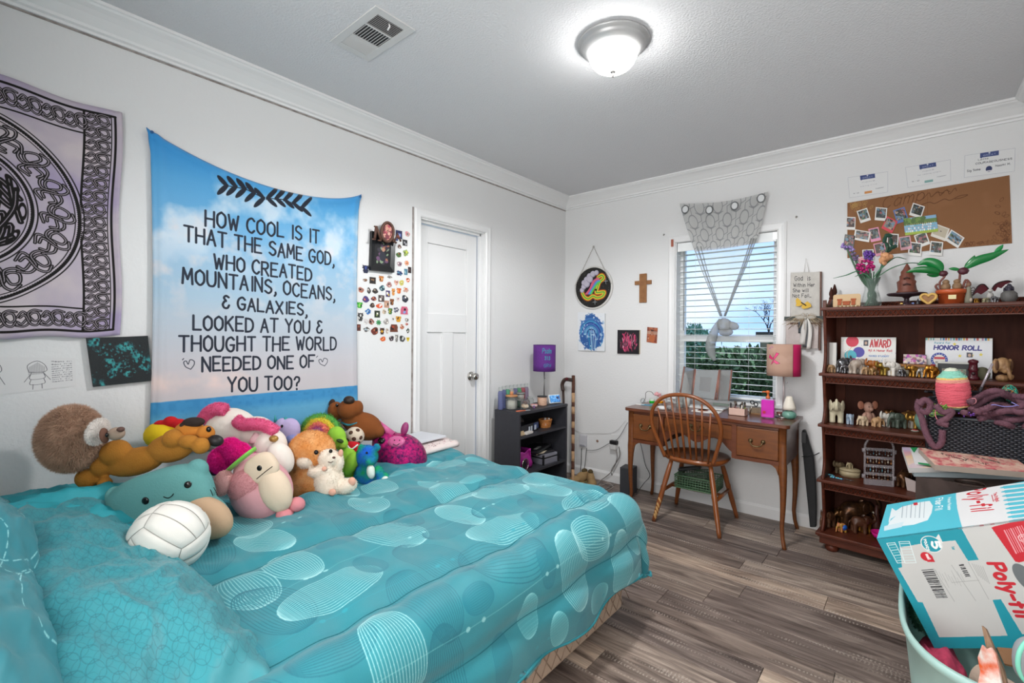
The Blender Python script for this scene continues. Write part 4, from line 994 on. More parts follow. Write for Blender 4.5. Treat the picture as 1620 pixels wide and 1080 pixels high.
# -- small things under the tapestries
def wallcard(name,lab,cat,quad,depth,mat,side=None,wall='L',group=None,off=.0,bevel=0):
    """flat board whose four photo corners (tl, tr, br, bl) lie on the wall plane"""
    f = (lambda p: PX(p[0],p[1],off + depth)) if wall == 'L' else (lambda p: PY(p[0],p[1],-off - depth))
    V = [f(p) for p in quad]; c_ = sum(V,Vector()) / 4; n = Vector((1,0,0)) if wall == 'L' else Vector((0,-1,0))
    b = MB(); L = [v - c_ for v in V]; B_ = [v - n * depth for v in L]
    b.add([L[3],L[2],L[1],L[0]],[(0,1,2,3)],0,False,None,[(0,0),(1,0),(1,1),(0,1)])
    b.add(B_ + L,[(0,1,2,3),(0,4,5,1),(1,5,6,2),(2,6,7,3),(3,7,4,0)],1)
    o = b.build(name,[mat,side or mat],None,c_); return tag(o,lab,cat,group)
cv = Cv(400,300,'12191c'); n1 = cv.fbm(60,5,1); n2 = cv.noise(16,3); cv.blend((n1 - .52) * 9 * (n2 > .35),'1c6a70',.9); cv.blend((n1 - .6) * 10 * (n2 > .5),'3fa5a2',.8); cv.blots(['0b0f12','2d8488','162024'],220,3,9,(60,60,360,260),5,.7)
cvs_edge = C('202426',.8)
wallcard('canvas_painting','dark canvas with teal paint blotches hung at a slant by the tapestry','painting',[(137,535),(234,531),(241,602),(148,612)],.018,cv.mat('teal_blots',.5,bump=.3,bs=120),cvs_edge)
cv = Cv(520,270,'dcdbdb'); q = random.Random(2)
for cx in (120,330):
    for L in ([(cx - 40,170),(cx - 45,215),(cx,245),(cx + 40,215),(cx + 40,170),(cx - 40,170)],[(cx - 28,165),(cx - 34,110),(cx + 34,110),(cx + 28,165)],[(cx - 30,108),(cx - 34,60),(cx + 32,60),(cx + 30,108)],[(cx - 22,60),(cx - 24,15)],[(cx + 20,60),(cx + 20,15)],[(cx - 34,150),(cx - 62,90)],[(cx + 34,150),(cx + 62,88)]):
        cv.line([(p.x,p.y) for p in catmull([(a,b,0) for a,b in L],4)],3.2,'505055',.9)
    for k in range(16): cv.line([(cx - 38 + 5 * k,236 - abs(k - 8) * 4),(cx - 40 + 5 * k,150)],2,'68666a',.7)
for k in range(10): cv.text('meant friends'[k % 3: 9 + k % 4],(400,240 - 20 * k),(500,238 - 20 * k),9,2,'707074',.8,jit=.4)
wallcard('pencil_drawing','pencil drawing of two girls on white paper beneath the tapestry','drawing',[(-60,563),(119,566),(121,610),(-60,632)],.0015,cv.mat('pencil_girls',.9),C('dcdbdb',.9))

# -- photo frames
t = thing('framed_photo','black wooden photo frame hung on the wall above the stickers','photo frame',PX(605,400,.02))
V = [PX(*p,.025) for p in ((589,365),(626,378),(624,431),(587,427))]; c_ = Vector(t.location)
def ring_frame(V,w,d,mat,parent,c_):
    b = MB(); ce = sum(V,Vector()) / 4; I = [v + (ce - v) * w for v in V]; n = Vector((1,0,0))
    L = [v - c_ for v in V]; J = [v - c_ - n * .008 for v in I]
    b.add(L + J,[(i,(i + 1) % 4,4 + (i + 1) % 4,4 + i) for i in range(4)]); b.add(L + [v - n * d for v in L],[(i,4 + i,4 + (i + 1) % 4,(i + 1) % 4) for i in range(4)])
    b.add([v - n * d for v in L],[(0,1,2,3)]); return b.build('frame',mat,parent),J
_,J = ring_frame(V,.32,.024,M('black_lacquer','17181a',.3),t,c_)
cv = Cv(120,180,'15161a'); cv.blots(['3a3440','6a4a6a','8aa080','2a2430','a06a50'],40,5,16,(20,20,100,160),4); cv.ell(62,120,12,14,'b58a74'); cv.ell(60,70,24,36,'2b2d38')
MB().add(J[::-1],[(0,1,2,3)],0,False,None,[(0,0),(1,0),(1,1),(0,1)]).build('photo',cv.mat('framed_photo',.4),t)
t = thing('letter_frame','wooden letter frame with an oval photo standing over the black frame','photo frame',PX(612,370,.05))
c_ = Vector(t.location); m_lw = M('letter_wood','5f4034',.6,var=.5,vs=30)
def wp(x,y,o=.05): return PX(x,y,o) - c_
b = MB()
for a,d_ in (((593,377),(595,358)),((595,359),(603,379)),((602,379),(606,362))): b.tube([wp(*a),wp(*d_)],.008,6)
for a in ((591,378),(594,358),(600,380),(605,361)): b.tube([wp(a[0] - 2,a[1]),wp(a[0] + 3,a[1] + .5)],.005,6)
b.build('letter',m_lw,t)
b = MB(); ov = [wp(613 + 9.5 * math.cos(k * PI / 12),367 + 15 * math.sin(k * PI / 12),.055) for k in range(24)]; b.tube(ov,.009,6,closed=True); b.build('oval_rim',m_lw,t)
cv = Cv(120,180,'7a3a44'); cv.blots(['c98a7c','b5485a','d9a090','5a3034'],30,8,18,seed=7); cv.ell(55,125,16,19,'cf9a86'); cv.ell(75,75,14,16,'d6a898')
b = MB(); b.add([wp(613 + 9.5 * math.cos(k * PI / 12),367 + 15 * math.sin(k * PI / 12),.054) for k in range(24)],[tuple(range(24))[::-1]],0,False,None,[(.5 + .5 * math.cos(k * PI / 12),.5 - .5 * math.sin(k * PI / 12)) for k in range(24)]); b.build('photo',cv.mat('oval_photo',.4),t)
b = MB(); b.tube([wp(621,358),wp(622,382),wp(627,384)],.007,6); b.tube([wp(624,382),wp(629,369),wp(634,382)],.006,6); b.tube([wp(626,377),wp(632,377)],.005,6); b.build('letter',m_lw,t)
for k,(px,py) in enumerate(((630,374),(628,379))): MB().ell(wp(px,py,.058),.008,n=8).build('charm',C('3b4a80' if k else '8a4a3a',.5),t)

# -- stickers : outline kind, centre in the photo, half size px, colours, what it shows
STK = [
 ('r',631,371,5.5,7.5,'2b2f58','6a7fc4','dark blue rectangular night sky sticker right of the letter frame'),
 ('b',644.5,370,4.5,5.5,'cf8a90','8fae9c','pink and sage round blossom sticker near the door frame top'),
 ('r',640.7,384,4,5.5,'26262a','9a9a9e','black and white tilted poster sticker under the pink blossom'),
 ('b',632,390,3.6,4,'6a4e48','9c8272','brown animal head sticker just right of the black frame'),
 ('p',642,400,5,7,'8aa05a','c9cc4a','olive leafy sprig sticker beside the door frame'),
 ('b',631,403,5,5.5,'4a6a3a','b5704a','round green and rust wreath sticker'),
 ('b',632,417.5,4.5,5.5,'9a7f88','5a4a60','mauve portrait sticker under the green and rust wreath'),
 ('s',643.5,416,4.5,5.5,'d68a62','e8b090','peach coloured flower star sticker'),
 ('p',632,432,5.5,5.5,'2c3668','5f8aa0','navy and teal butterfly sticker'),
 ('r',642,430,2.8,5.5,'4a7a92','7fa8b8','narrow steel blue sticker right of the butterfly'),
 ('r',648,427,2.8,5.5,'2a1c1e','5a3a3c','narrow dark maroon sticker against the door frame'),
 ('a',578.5,425.5,5.6,7.5,'1d2440','3d4f9a','navy panda sticker at the left edge of the sticker field'),
 ('b',577.7,443,3.8,3.2,'6f4f3a','a08060','small brown hat sticker under the navy panda'),
 ('r',589.5,443.5,5,6,'2c2622','8a6a50','square dark photo sticker with two faces'),
 ('a',603.2,440.7,4.3,5.5,'b06a32','e0a868','orange lion cub sticker'),
 ('b',616.4,438,4.5,2.6,'6a6664','a8a09a','small grey bird sticker under the black frame'),
 ('b',615.7,450.2,5,5.3,'a87a76','d8b0a8','dusty rose shell sticker'),
 ('h',627,446.8,3.8,5.8,'d09a8a','e8c0b0','long peach heart sticker'),
 ('b',635.4,447.3,4.2,6.2,'c8bc60','a0a858','mustard and green pear sticker'),
 ('b',645.4,443,3.4,5,'d8622e','f0e8e0','small orange and white mushroom sticker by the door frame'),
 ('b',571,458.5,5,5.8,'b0705c','8a6a60','brick red mountain badge sticker'),
 ('b',583.5,459.5,3.4,6.2,'3a3a3c','8a7a74','thin black and grey boot sticker'),
 ('b',593.5,460.2,5.3,5,'3c3634','a09080','dark half round cabin badge sticker'),
 ('b',604.7,455.6,5,5.8,'2f4e5c','8fb0b4','dark teal patterned round sticker'),
 ('r',613.7,464.5,3.4,5.8,'4a3c6a','c8a84a','arched purple and gold window sticker'),
 ('a',622.3,461.5,3,6.6,'d08a42','e8b880','slim orange giraffe sticker'),
 ('a',631,459.7,4.2,5.2,'d2642c','f0a060','orange fox head sticker'),
 ('p',642,458.5,5,5.5,'c09a8c','d8602c','pale pink lily sticker'),
 ('b',578.6,473.2,6,6.2,'4a3a72','c86a58','round purple ringed badge sticker'),
 ('b',591.3,472.3,5,4.3,'6a3a44','d8845a','sunset arch badge sticker'),
 ('r',603.2,472,4.8,6,'4c4240','a09490','grey and black portrait sticker beside the sunset arch'),
 ('a',620,477.3,3.8,6,'7a4a2a','a8764a','dark brown bear cub sticker'),
 ('h',629.8,473,3.5,5,'e0cfcb','c8a8a8','very pale pink heart sticker'),
 ('b',640.5,472.6,6,7.5,'2a2e38','5a6070','big charcoal cat curled sticker near the door frame'),
 ('a',569,482.3,5,5.6,'3aa23a','8ad060','bright green frog sticker'),
 ('b',589,482.8,4.5,4.8,'4a3a34','8a7060','dark brown bird sticker in flight'),
 ('b',600.3,483.8,6,4.8,'d85a34','f0ece6','orange and white clownfish sticker'),
 ('r',611.7,481,4,6.5,'b88c74','caa890','tan state outline sticker'),
 ('p',582.5,492.7,5.2,5.8,'3a6fae','9ab8d0','bright blue splash sticker with fine lettering'),
 ('r',596.7,496.7,4.4,6.3,'26301f','8a9a60','black framed miniature painting sticker'),
 ('b',607.7,493,3.7,4.6,'d0b8a0','60807a','small cream floral sticker right of the black framed one'),
 ('a',617.4,492,4,5.8,'3f6f34','c0b050','dark green goblin sticker'),
 ('p',626.8,490,4.8,5.8,'5a5a6a','9aa0a8','small grey thistle sticker'),
 ('k',639.6,491,6.3,7.2,'c8607a','7a9ad0','stack of pink and blue books sticker'),
 ('a',570.3,501,4.6,7.8,'3c3c3c','d8d8d4','white skeleton figure sticker'),
 ('b',579,508.5,4,6,'cfcac8','a8a4a8','faint grey flower sticker beside the skeleton'),
 ('b',587.5,508.6,4.8,6,'8a5a50','c8a89c','maroon and cream bouquet sticker'),
 ('s',599,510,4.8,5.6,'3a8a54','6ab07a','emerald green clover sticker'),
 ('b',611,508.5,4.8,5.8,'9a9490','c8c4be','grey round wolf sticker'),
 ('a',622,502.5,3.5,5.4,'dcd8d4','a8a4a0','white ghostly cat outline sticker'),
 ('a',630.3,504.5,5,5.5,'d0952c','5a3a20','golden yellow dog sticker'),
 ('b',643.5,506,3.4,4,'7a7674','b0aaa6','small grey mushroom cluster sticker by the door frame'),
 ('b',643.3,512.5,2.8,2.8,'b8685c','d8a098','tiny brick pink sticker by the door frame'),
 ('r',566.5,518,4,6,'5a2e26','8a5240','dark russet cowboy boot sticker'),
 ('p',580,521,5.5,5,'5a5654','a8b8c0','grey monochrome butterfly sticker'),
 ('b',593,523.5,6.5,8,'6a2e26','b06a4a','large red brown teddy bear sticker'),
 ('a',604.5,523.5,4,6.3,'4a2c24','d8a02c','black and amber toadstool sticker'),
 ('b',612.3,523.5,2.8,6.3,'c0b0a4','9a8a80','slim beige figure sticker'),
 ('k',623.3,519,6.5,7,'6a3c2c','a8452c','stack of brown books with a teacup sticker'),
 ('b',635.8,516.8,4,4.8,'b8745a','e0c8b8','small peach teapot sticker'),
 ('p',645.4,523,3,5,'2e3a34','5a6a60','dark green plant in pot sticker against the door frame'),
 ('b',606,536,5,4.8,'d8612a','f0a070','vivid orange goldfish sticker along the bottom'),
 ('b',619.4,535.3,4.4,5.8,'3a3236','a09498','black ringed badge sticker along the bottom'),
 ('a',627.4,534.7,2.8,6.8,'7a7874','b0aca8','tall grey dog sticker along the bottom'),
 ('b',636.2,535.7,5.3,6.8,'4a4a4a','c8c8c4','black and white panda badge sticker along the bottom'),
 ('h',645.4,536.2,2.8,5,'dcc01e','a89010','lemon yellow pear sticker at the bottom right'),
]
def outline(k,a,b,seed):
    q = random.Random(seed)
    if k == 'r': return [(-a,-b),(a,-b),(a,b),(-a,b)]
    if k == 'k': return [(-a,-b),(a,-b),(a * .9,-b * .3),(a,b * .3),(a * .7,b),(-a * .7,b),(-a,b * .2)]
    if k == 'h': return [(a * .9 * math.sin(t_) ** 3 * 1.1,b * (.81 * math.cos(t_) - .31 * math.cos(2 * t_) - .125 * math.cos(3 * t_))) for t_ in [i * PI / 9 for i in range(18)]]
    if k == 's': return [((1 if i % 2 else .62) * a * math.cos(i * PI / 8),(1 if i % 2 else .62) * b * math.sin(i * PI / 8)) for i in range(16)]
    if k == 'p': return [((.55 + .45 * abs(math.sin(2.5 * i * PI / 11 + seed))) * a * math.cos(i * PI / 11),(.55 + .45 * abs(math.cos(2 * i * PI / 11 + seed))) * b * math.sin(i * PI / 11)) for i in range(22)]
    if k == 'a': return [(a * .5,-b),(a * .8,-b * .3),(a * .6,0),(a,b * .35),(a * .8,b * .75),(a * .9,b),(a * .45,b * .85),(0,b * .9),(-a * .5,b * .85),(-a * .9,b),(-a * .8,b * .6),(-a,b * .2),(-a * .6,0),(-a * .8,-b * .4),(-a * .5,-b)]
    return [((.88 + .12 * math.sin(3 * i * PI / 9 + seed)) * a * math.cos(i * PI / 9),(.88 + .12 * math.cos(2 * i * PI / 9 + seed)) * b * math.sin(i * PI / 9)) for i in range(18)]
m_sw = C('d9d8d6',.4)
for k,(kd,px,py,a,b_,c1,c2,lab) in enumerate(STK):
    p = PX(px,py,.0008); s = ((p - CAM) @ _d2) / F_PX * 1.32; mt = Matrix(((0,0,s,0),(s,0,0,0),(0,s,0,0),(0,0,0,1)))
    ol = outline(kd,a,b_,k); b = MB(); ir = 3 if kd != 'r' else 0; q = random.Random(k)
    sc_ = .78; ol = [(x / 1.0,y) for x,y in ol]
    def lay(scale,z0,z1,m_,dx=0,dy=0,o_=ol): b.prism([(x * scale + dx,y * scale / 1.32 * 1.0 + dy) for x,y in o_],z0 / s * .001,z1 / s * .001,m_,t=mt)
    lay(1.04,-.6,.25,0); lay(.86,.25,.4,1)
    for j in range(3): lay(q.uniform(.18,.34),.4,.52 + .02 * j,2 if j != 1 else 1 if kd == 'x' else 3,q.uniform(-.4,.4) * a,q.uniform(-.4,.4) * b_ / 1.32)
    tag(b.build('sticker',[m_sw,C(c1,.5),C(c2,.5),C('1c1a1a' if k % 3 else 'efe9e0',.5)],None,p),lab,'sticker','stickers on the wall left of the door')
# ================================================================== small black bookcase by the door
m_bk = M('black_laminate','34343a',.5,bump=.1,bs=300,var=.3,vs=40,col2='26262b')
kx0,kx1,ky0,ky1,kz = .07,.31,-1.03,-.41,.697
t = thing('small_bookcase','low black laminate bookcase between the door and the corner','bookcase',(kx0,ky0,0))
def part_box(name,a,b_,mat,par,**k):
    o0 = Vector(par.location); c = (Vector(a) + Vector(b_)) / 2
    return MB().b2(Vector(a) - c,Vector(b_) - c).build(name,mat,par,c - o0,**k)
zs2,zs3 = PX(862,682,kx1).z - .0,PX(862,738,kx1).z
part_box('top_panel',(kx0,ky0,kz - .02),(kx1 + .004,ky1,kz),m_bk,t,bevel=.0015)
for y in (ky0,ky1 - .018): part_box('side_panel',(kx0,y,0),(kx1,y + .018,kz - .02),m_bk,t,bevel=.001)
for z in (zs2,zs3,.06): part_box('shelf',(kx0,ky0 + .018,z - .018),(kx1 - .004,ky1 - .018,z),m_bk,t,bevel=.001)
part_box('back_panel',(kx0,ky0 + .018,.04),(kx0 + .006,ky1 - .018,kz - .02),C('1b1b1e',.7),t)
part_box('plinth',(kx1 - .02,ky0 + .018,0),(kx1 - .008,ky1 - .018,.042),m_bk,t)

def L(px,py,z=kz): return PZ(px,py,z)
def lathing(name,lab,cat,loc,parts,group=None,rot=(0,0,0),n=20):
    """parts: (part name, profile, material[, offset])"""
    t = thing(name,lab,cat,loc,rot,group)
    for p in parts: MB().lathe(p[1],n,t=T(p[3] if len(p) > 3 else (0,0,0))).build(p[0],p[2],t)
    return t
def gl(name,col,tr=.9,rough=.05,al=1): return M(name,col,rough,trans=tr,ior=1.3,spec=.5,alpha=al)
g_clear = M('clear_glass','dfe6e4',.06,trans=.85,ior=1.15,alpha=.55)
cols = ['7d84b0','6f76a6','5fae86','c9c2ba','7a78a0','63a97c','b8606a','9a8aa0']
nm = ['slate blue','violet blue','mint green','clear','grey violet','leaf green','rose red','dusty plum']
for k in range(8):
    px = 789 + k * 5.2; p = PZ(px,646 - k * 1.6,kz)
    p = Vector((kx0 + .022 if k else .105,-1.0 + k * .046 if k else -1.005,kz)); hgt = .17 if k else .165
    mcol = M('test_%d' % k,cols[k],.15,trans=.45,ior=1.2,alpha=.85)
    lathing('spray_bottle',['slate blue tall spray bottle standing at the front left of the black bookcase'][0] if k == 0 else 'slim %s spray bottle in the row along the back of the black bookcase' % nm[k],'bottle',p,
            [('bottle',[(.0,0),(.019,0),(.020,.006),(.020,hgt * .72),(.017,hgt * .8),(.012,hgt * .84)],mcol),('cap',[(.013,hgt * .82),(.015,hgt * .83),(.015,hgt),(.0,hgt)],g_clear)],'spray bottles on the black bookcase',n=14)
lathing('candle_jar','glass candle jar of white wax with a wooden lid and knob','candle',(.155,-.935,kz),
        [('wax',[(0,.004),(.040,.004),(.040,.062),(0,.062)],C('e4dccf',.6)),('jar',[(0,0),(.043,0),(.044,.004),(.044,.095),(.042,.097),(.042,.004)],g_clear),
         ('lid',[(0,.094),(.046,.094),(.047,.1),(.046,.106),(0,.107)],M('light_wood','c08a5c',.5,var=.5,vs=30)),('knob',[(0,.106),(.012,.106),(.013,.128),(.01,.132),(0,.132)],C('c98a62',.5))],n=28)
t = lathing('shell_jar','square glass jar holding a whelk shell and dark stones','jar',(.23,-.865,kz),[('jar',[(0,0),(.036,0),(.037,.004),(.037,.062),(.032,.066),(.034,.070)],g_clear)],n=20)
MB().ell((.0,0,.022),(.030,.022,.018),n=14).ell((.016,0,.026),(.014,.012,.012)).build('shell',M('shell','d9a878',.5,var=1,vs=60,col2='efe0cc'),t)
MB().ell((-.008,.012,.046),(.018,.014,.012)).ell((.014,-.008,.048),(.014,.012,.010)).build('stones',C('5a3028',.5),t)
lathing('glass_jar','two stacked small clear glass jars with grey lids','jar',(.13,-.80,kz),[('jar',[(0,0),(.034,0),(.035,.045),(.033,.05)],g_clear),('lid',[(0,.05),(.037,.05),(.037,.062),(0,.062)],C('8f918c',.3,alpha=.8)),
        ('upper_jar',[(0,.063),(.030,.063),(.031,.095),(.03,.098)],M('cloud_glass','cfcac4',.2,alpha=.7)),('upper_lid',[(0,.098),(.036,.098),(.036,.112),(0,.112)],C('7b7d7a',.3))],n=24)
lathing('pink_candle','small pink tub candle between the jars','candle',(.215,-.735,kz),[('tub',[(0,0),(.026,0),(.027,.022),(0,.022)],C('d59a98',.4)),('label',[(.0275,.006),(.0275,.016)],C('efd9d4',.6))],n=20)
lathing('glass_jar','empty clear glass jar behind the pink tub candle','jar',(.15,-.70,kz),[('jar',[(0,0),(.027,0),(.028,.05),(.02,.058),(.024,.066)],g_clear),('rim',[(.024,.064),(.027,.066),(.024,.069)],C('b0b4b2',.2))],n=20)
lathing('trinket','tiny purple and white pot beside the shell jar','pot',(.262,-.795,kz),[('pot',[(0,0),(.011,0),(.013,.014),(.010,.026),(0,.028)],C('7a5a86',.5)),('rim',[(.011,.022),(.012,.025)],C('e8e4e8',.5))],n=12)
t = lathing('candle_jar','round speckled peach candle jar with a flat black lid','candle',(.205,-.615,kz),[('jar',[(0,0),(.036,0),(.038,.004),(.038,.062),(.036,.066)],M('peach_wax','d9b49a',.45,var=.6,vs=120,col2='b98a78')),('lid',[(0,.066),(.040,.066),(.040,.074),(0,.075)],C('26272a',.4))],n=28)
# smart display
t = thing('smart_display','white smart display with a blue picture on its screen, at the right end','display',(.225,-.475,kz),(0,0,R(90 - 16)))
dt = T((0,0,.036),(R(-18),0,0))
MB().b2((-.058,-.008,-.034),(.058,.006,.038),t=dt).build('body',C('e2e4e6',.35),t,bevel=.006,seg=3)
cv = Cv(240,140,'4f8fd0'); n1 = cv.fbm(50,4,1); cv.blend((n1 - .45) * 4,'a8d0ec'); cv.blend((.42 - n1) * 6,'1f5fa8'); cv.blots(['2a3a5a','8a5a6a','3a2a3a'],14,6,14,(150,50,210,100),3)
MB().card(.104,.058,.0015,t=dt @ T((0,-.008,.002))).build('screen',[cv.mat('display_screen',.2,emit=.35),C('222222')],t)
MB().b2((-.04,.0,0),(.04,.045,.012)).b2((-.012,.004,.005),(.012,.03,.05)).build('foot',C('c9cccf',.5),t,bevel=.003)
t = thing('pen','orange and grey pen lying at the front of the black bookcase top','pen',(.285,-.955,kz + .004),(0,0,R(72)))
MB().tube([(-.06,0,0),(.02,0,0)],.004,8).build('barrel',C('d9704e',.4),t); MB().tube([(.02,0,0),(.055,0,0),(.065,0,0)],[.004,.0038,.001],8).build('cap',C('9a9a9c',.3),t)

# purple lamp
lp = PX(861,640,.19); lx,ly = .185,PX(861,600,.185).y
t = thing('table_lamp','slim table lamp with a purple drum shade lettered in teal','lamp',(lx,ly,kz))
zt_,zb_ = PX(861,545.5,lx).z - kz,PX(861,586.5,lx).z - kz
MB().lathe([(0,0),(.045,0),(.046,.006),(.02,.012),(.006,.016),(0,.016)],24).build('base',M('satin_steel','8b8886',.3,.9),t)
MB().tube([(0,0,.012),(0,0,zb_ + .05)],.0045,8).build('pole',M('satin_steel','8b8886'),t)
cv = Cv(900,280,'5e2a80'); nn_ = cv.fbm(6,2,1); cv.blend((nn_ - .5) * 2,'6f3892',.7)
# the writing faces the room's far side of the drum
u0 = .0
def shade_text(cv,base_u):
    x0 = base_u * 900
    cv.text('Psalm',(x0,196),(x0 + 118,194),50,6,'2f8fa0',.95,slant=.15); cv.text('31:3',(x0 + 30,126),(x0 + 100,124),36,6,'2f9aa8',.95); cv.text('GRW',(x0 + 22,46),(x0 + 118,50),34,5,'2f7f9c',.9)
shade_text(cv,.47)
m_pur = cv.mat('purple_shade',.8,bump=.2,bs=600)
rs = .0905; ang_c = math.atan2(CAM.y - ly,CAM.x - lx)     # canvas centre column turned to face the room
def shd(u,v): a = ang_c + (u - .5) * 2 * PI; return (rs * math.cos(a),rs * math.sin(a),zb_ + (zt_ - zb_) * v)
o = MB().grid(48,4,shd).build('lamp_shade',m_pur,t); q_ = o.modifiers.new('s','SOLIDIFY'); q_.thickness = .0015
MB().tube([(rs * math.cos(a * PI / 16),rs * math.sin(a * PI / 16),zt_) for a in range(32)],.0018,6,closed=True).tube([(rs * math.cos(a * PI / 16),rs * math.sin(a * PI / 16),zb_) for a in range(32)],.0018,6,closed=True).build('shade_rim',C('4c2268',.7),t)
pb = MB()
for k in range(14): pb.ell((.014,-.012,zb_ + .03 - k * .006),.0016,n=6)
pb.ell((.014,-.012,zb_ - .058),.0045,n=8).build('pull_chain',C('3b3a3a',.3,metal=.7),t)

# inside the bookcase
t = thing('shoe_box','black and navy box with white labels lying on the upper shelf','box',(.185,-.845,zs2 + .001),(0,0,R(8)))
MB().b2((-.07,-.13,0),(.07,.13,.065)).build('box',C('17181f',.4),t,bevel=.003); MB().b2((-.072,.06,.018),(.0722,.13,.062)).build('end_band',C('2b3f6e',.4),t)
for k,(a,c_) in enumerate(((.0,.02),(.034,.02),(.085,.028))): MB().b2((.071,a - .02,.01 + .0),(.0735,a - .02 + c_,.046)).build('label',C('b9c0cc',.5),t)
tag(MB().add([(-.03,0,0),(.03,0,0),(0,0,.035),(-.03,.06,0),(.03,.06,0),(0,.06,.035)],[(0,1,2),(3,5,4),(0,2,5,3),(1,4,5,2),(0,3,4,1)]).build('card_tent',C('4a4644',.7),None,(.17,-.83,zs2 + .068),(0,0,R(80))),'small folded dark grey card on the black and navy box','card')
def wicker(name,lab,loc,r,h,col,rot=0,oval=1.3,rows=7,n=26):
    t = thing(name,lab,'basket',loc,(0,0,rot)); b = MB(); r0 = .72
    for j in range(rows):
        z = h * (j + .5) / rows; rj = r * (r0 + (1 - r0) * z / h)
        b.tube([((rj + .003 * (1 if (k + j) % 2 else -1)) * oval * math.cos(2 * PI * k / n),(rj + .003 * (1 if (k + j) % 2 else -1)) * math.sin(2 * PI * k / n),z) for k in range(n)],h / rows * .55,6,closed=True)
    b.build('weave',M('wicker_' + col,col,.6,bump=.4,bs=80,var=.5,vs=40),t)
    MB().tube([(r * oval * math.cos(2 * PI * k / 32),r * math.sin(2 * PI * k / 32),h) for k in range(32)],.006,8,closed=True).build('rim',M('wicker_' + col,col),t)
    MB().lathe([(0,.003),(r * r0,.003)],24,t=T(sc=(oval,1,1))).build('bottom',M('wicker_' + col,col),t)
    return t
t = wicker('wicker_basket','little oval honey-coloured wicker basket on the upper black shelf',(.215,-.585,zs2),.045,.062,'c07c40',R(90))
t = thing('bead_pile','white and brown beads heaped in the little wicker basket','beads',(.215,-.585,zs2 + .03)); q = random.Random(1); b = MB()
for _ in range(16): b.ell((q.uniform(-.03,.03),q.uniform(-.035,.035),q.uniform(.0,.045)),q.uniform(.007,.012),n=8,m=q.choice((0,0,1)))
b.build('beads',[C('d8d4d0',.4),C('7a4a34',.5)],t,kind='stuff')
tag(MB().b2((-.03,-.05,0),(.03,.05,.016)).b2((-.028,-.045,.016),(.026,.04,.03)).build('card_stack',C('c9b08c',.7),None,(.25,-.975,zs2 + .001)),'stack of tan and white cards at the left end of the upper shelf','cards')
tag(MB().b2((-.025,-.045,0),(.025,.045,.018)).build('tissue_pack',C('cfcac6',.7),None,(.27,-.885,zs2 + .001),(0,0,.1),bevel=.004),'flat pale pack lying before the black and navy box','packet')
# lower shelf
t = thing('gift_bag','shiny magenta gift bag on the lower black shelf','bag',(.21,-.895,zs3),(0,0,R(6)))
b = MB(); b.grid(10,10,lambda u,v: (.05 + .012 * math.sin(6 * v) * u,-.085 + .17 * u * (1 - .1 * v),.14 * v + .008 * math.sin(9 * u))); b.grid(6,6,lambda u,v: (.05 - .1 * u,.085 - .017 * v + .012 * math.sin(PI * u),.15 * v))
o = b.build('bag',M('magenta_foil','b02a96',.25,.4),t); q_ = o.modifiers.new('s','SOLIDIFY'); q_.thickness = .003
MB().tube([(.066,-.03 + .042 * math.cos(a * PI / 10),.05 + .045 * math.sin(a * PI / 10)) for a in range(20)],.004,6,closed=True).build('ring_handle',m_chrome,t)
q = random.Random(3); b = MB()
for _ in range(9): b.tube(catmull([(.062,-.07 + q.uniform(0,.07),.02 + q.uniform(0,.06)) for _ in range(4)],4),.004,5)
b.build('cord',C('161618',.4),t)
t = thing('wallet','black flat zip case on top of the silver case','case',(.17,-.66,zs3 + .098),(R(4),R(-5),R(10)))
MB().b2((-.09,-.12,0),(.09,.12,.022)).build('case',C('17171a',.45),t,bevel=.008,seg=3); MB().b2((.02,-.06,.022),(.05,.02,.0235)).build('badge',C('9a9a9a',.3),t)
t = thing('wallet','second black folded case below the flat zip case','case',(.18,-.62,zs3 + .078),(0,R(3),R(-6)))
MB().b2((-.08,-.10,0),(.08,.10,.018)).build('case',C('202024',.5),t,bevel=.007,seg=3)
t = thing('silver_case','silver grey cosmetic case with black corners on the lower shelf','case',(.20,-.60,zs3),(0,0,R(-3)))
MB().b2((-.085,-.09,0),(.085,.09,.045)).build('body',C('8a8a96',.3,metal=.3),t,bevel=.003); MB().b2((-.085,-.09,.055),(.085,.09,.076)).build('lid',C('9696a2',.3,metal=.3),t,bevel=.003)
MB().b2((-.083,-.088,.044),(.083,.088,.056)).build('band',C('141416',.5),t)
for a in (-1,1):
    for c_ in (-1,1): MB().b2((a * .085 - .006,c_ * .09 - .006,-.001),(a * .085 + .006,c_ * .09 + .006,.078)).build('corner',C('1b1b1d',.4),t)
tag(MB().b2((-.004,-.05,0),(.004,.05,.055)).b2((-.004,.055,0),(.004,.11,.055)).build('leaflet',C('8b8d90',.6),None,(.11,-.58,zs2 - .018 - .058)),'pair of grey leaflets standing at the back under the upper shelf','leaflet')
tag(MB().tube(catmull([(0,-.05,.004),(.02,-.02,.006),(.01,.02,.005),(-.02,.03,.006),(-.03,-.01,.005)],6),.005,7).build('bracelet',C('b9b4a8',.5),None,(.25,-.96,zs3 + .003)),'pale cord bracelet at the left end of the lower shelf','bracelet')
tag(MB().tube([(0,-.07,0),(.01,.0,.004),(0,.06,0)],[.008,.01,.008],8).build('paper_roll',C('cfc0a8',.7),None,(.24,-.66,zs3 + .087)),'short rolled paper on the edge of the silver case','paper')

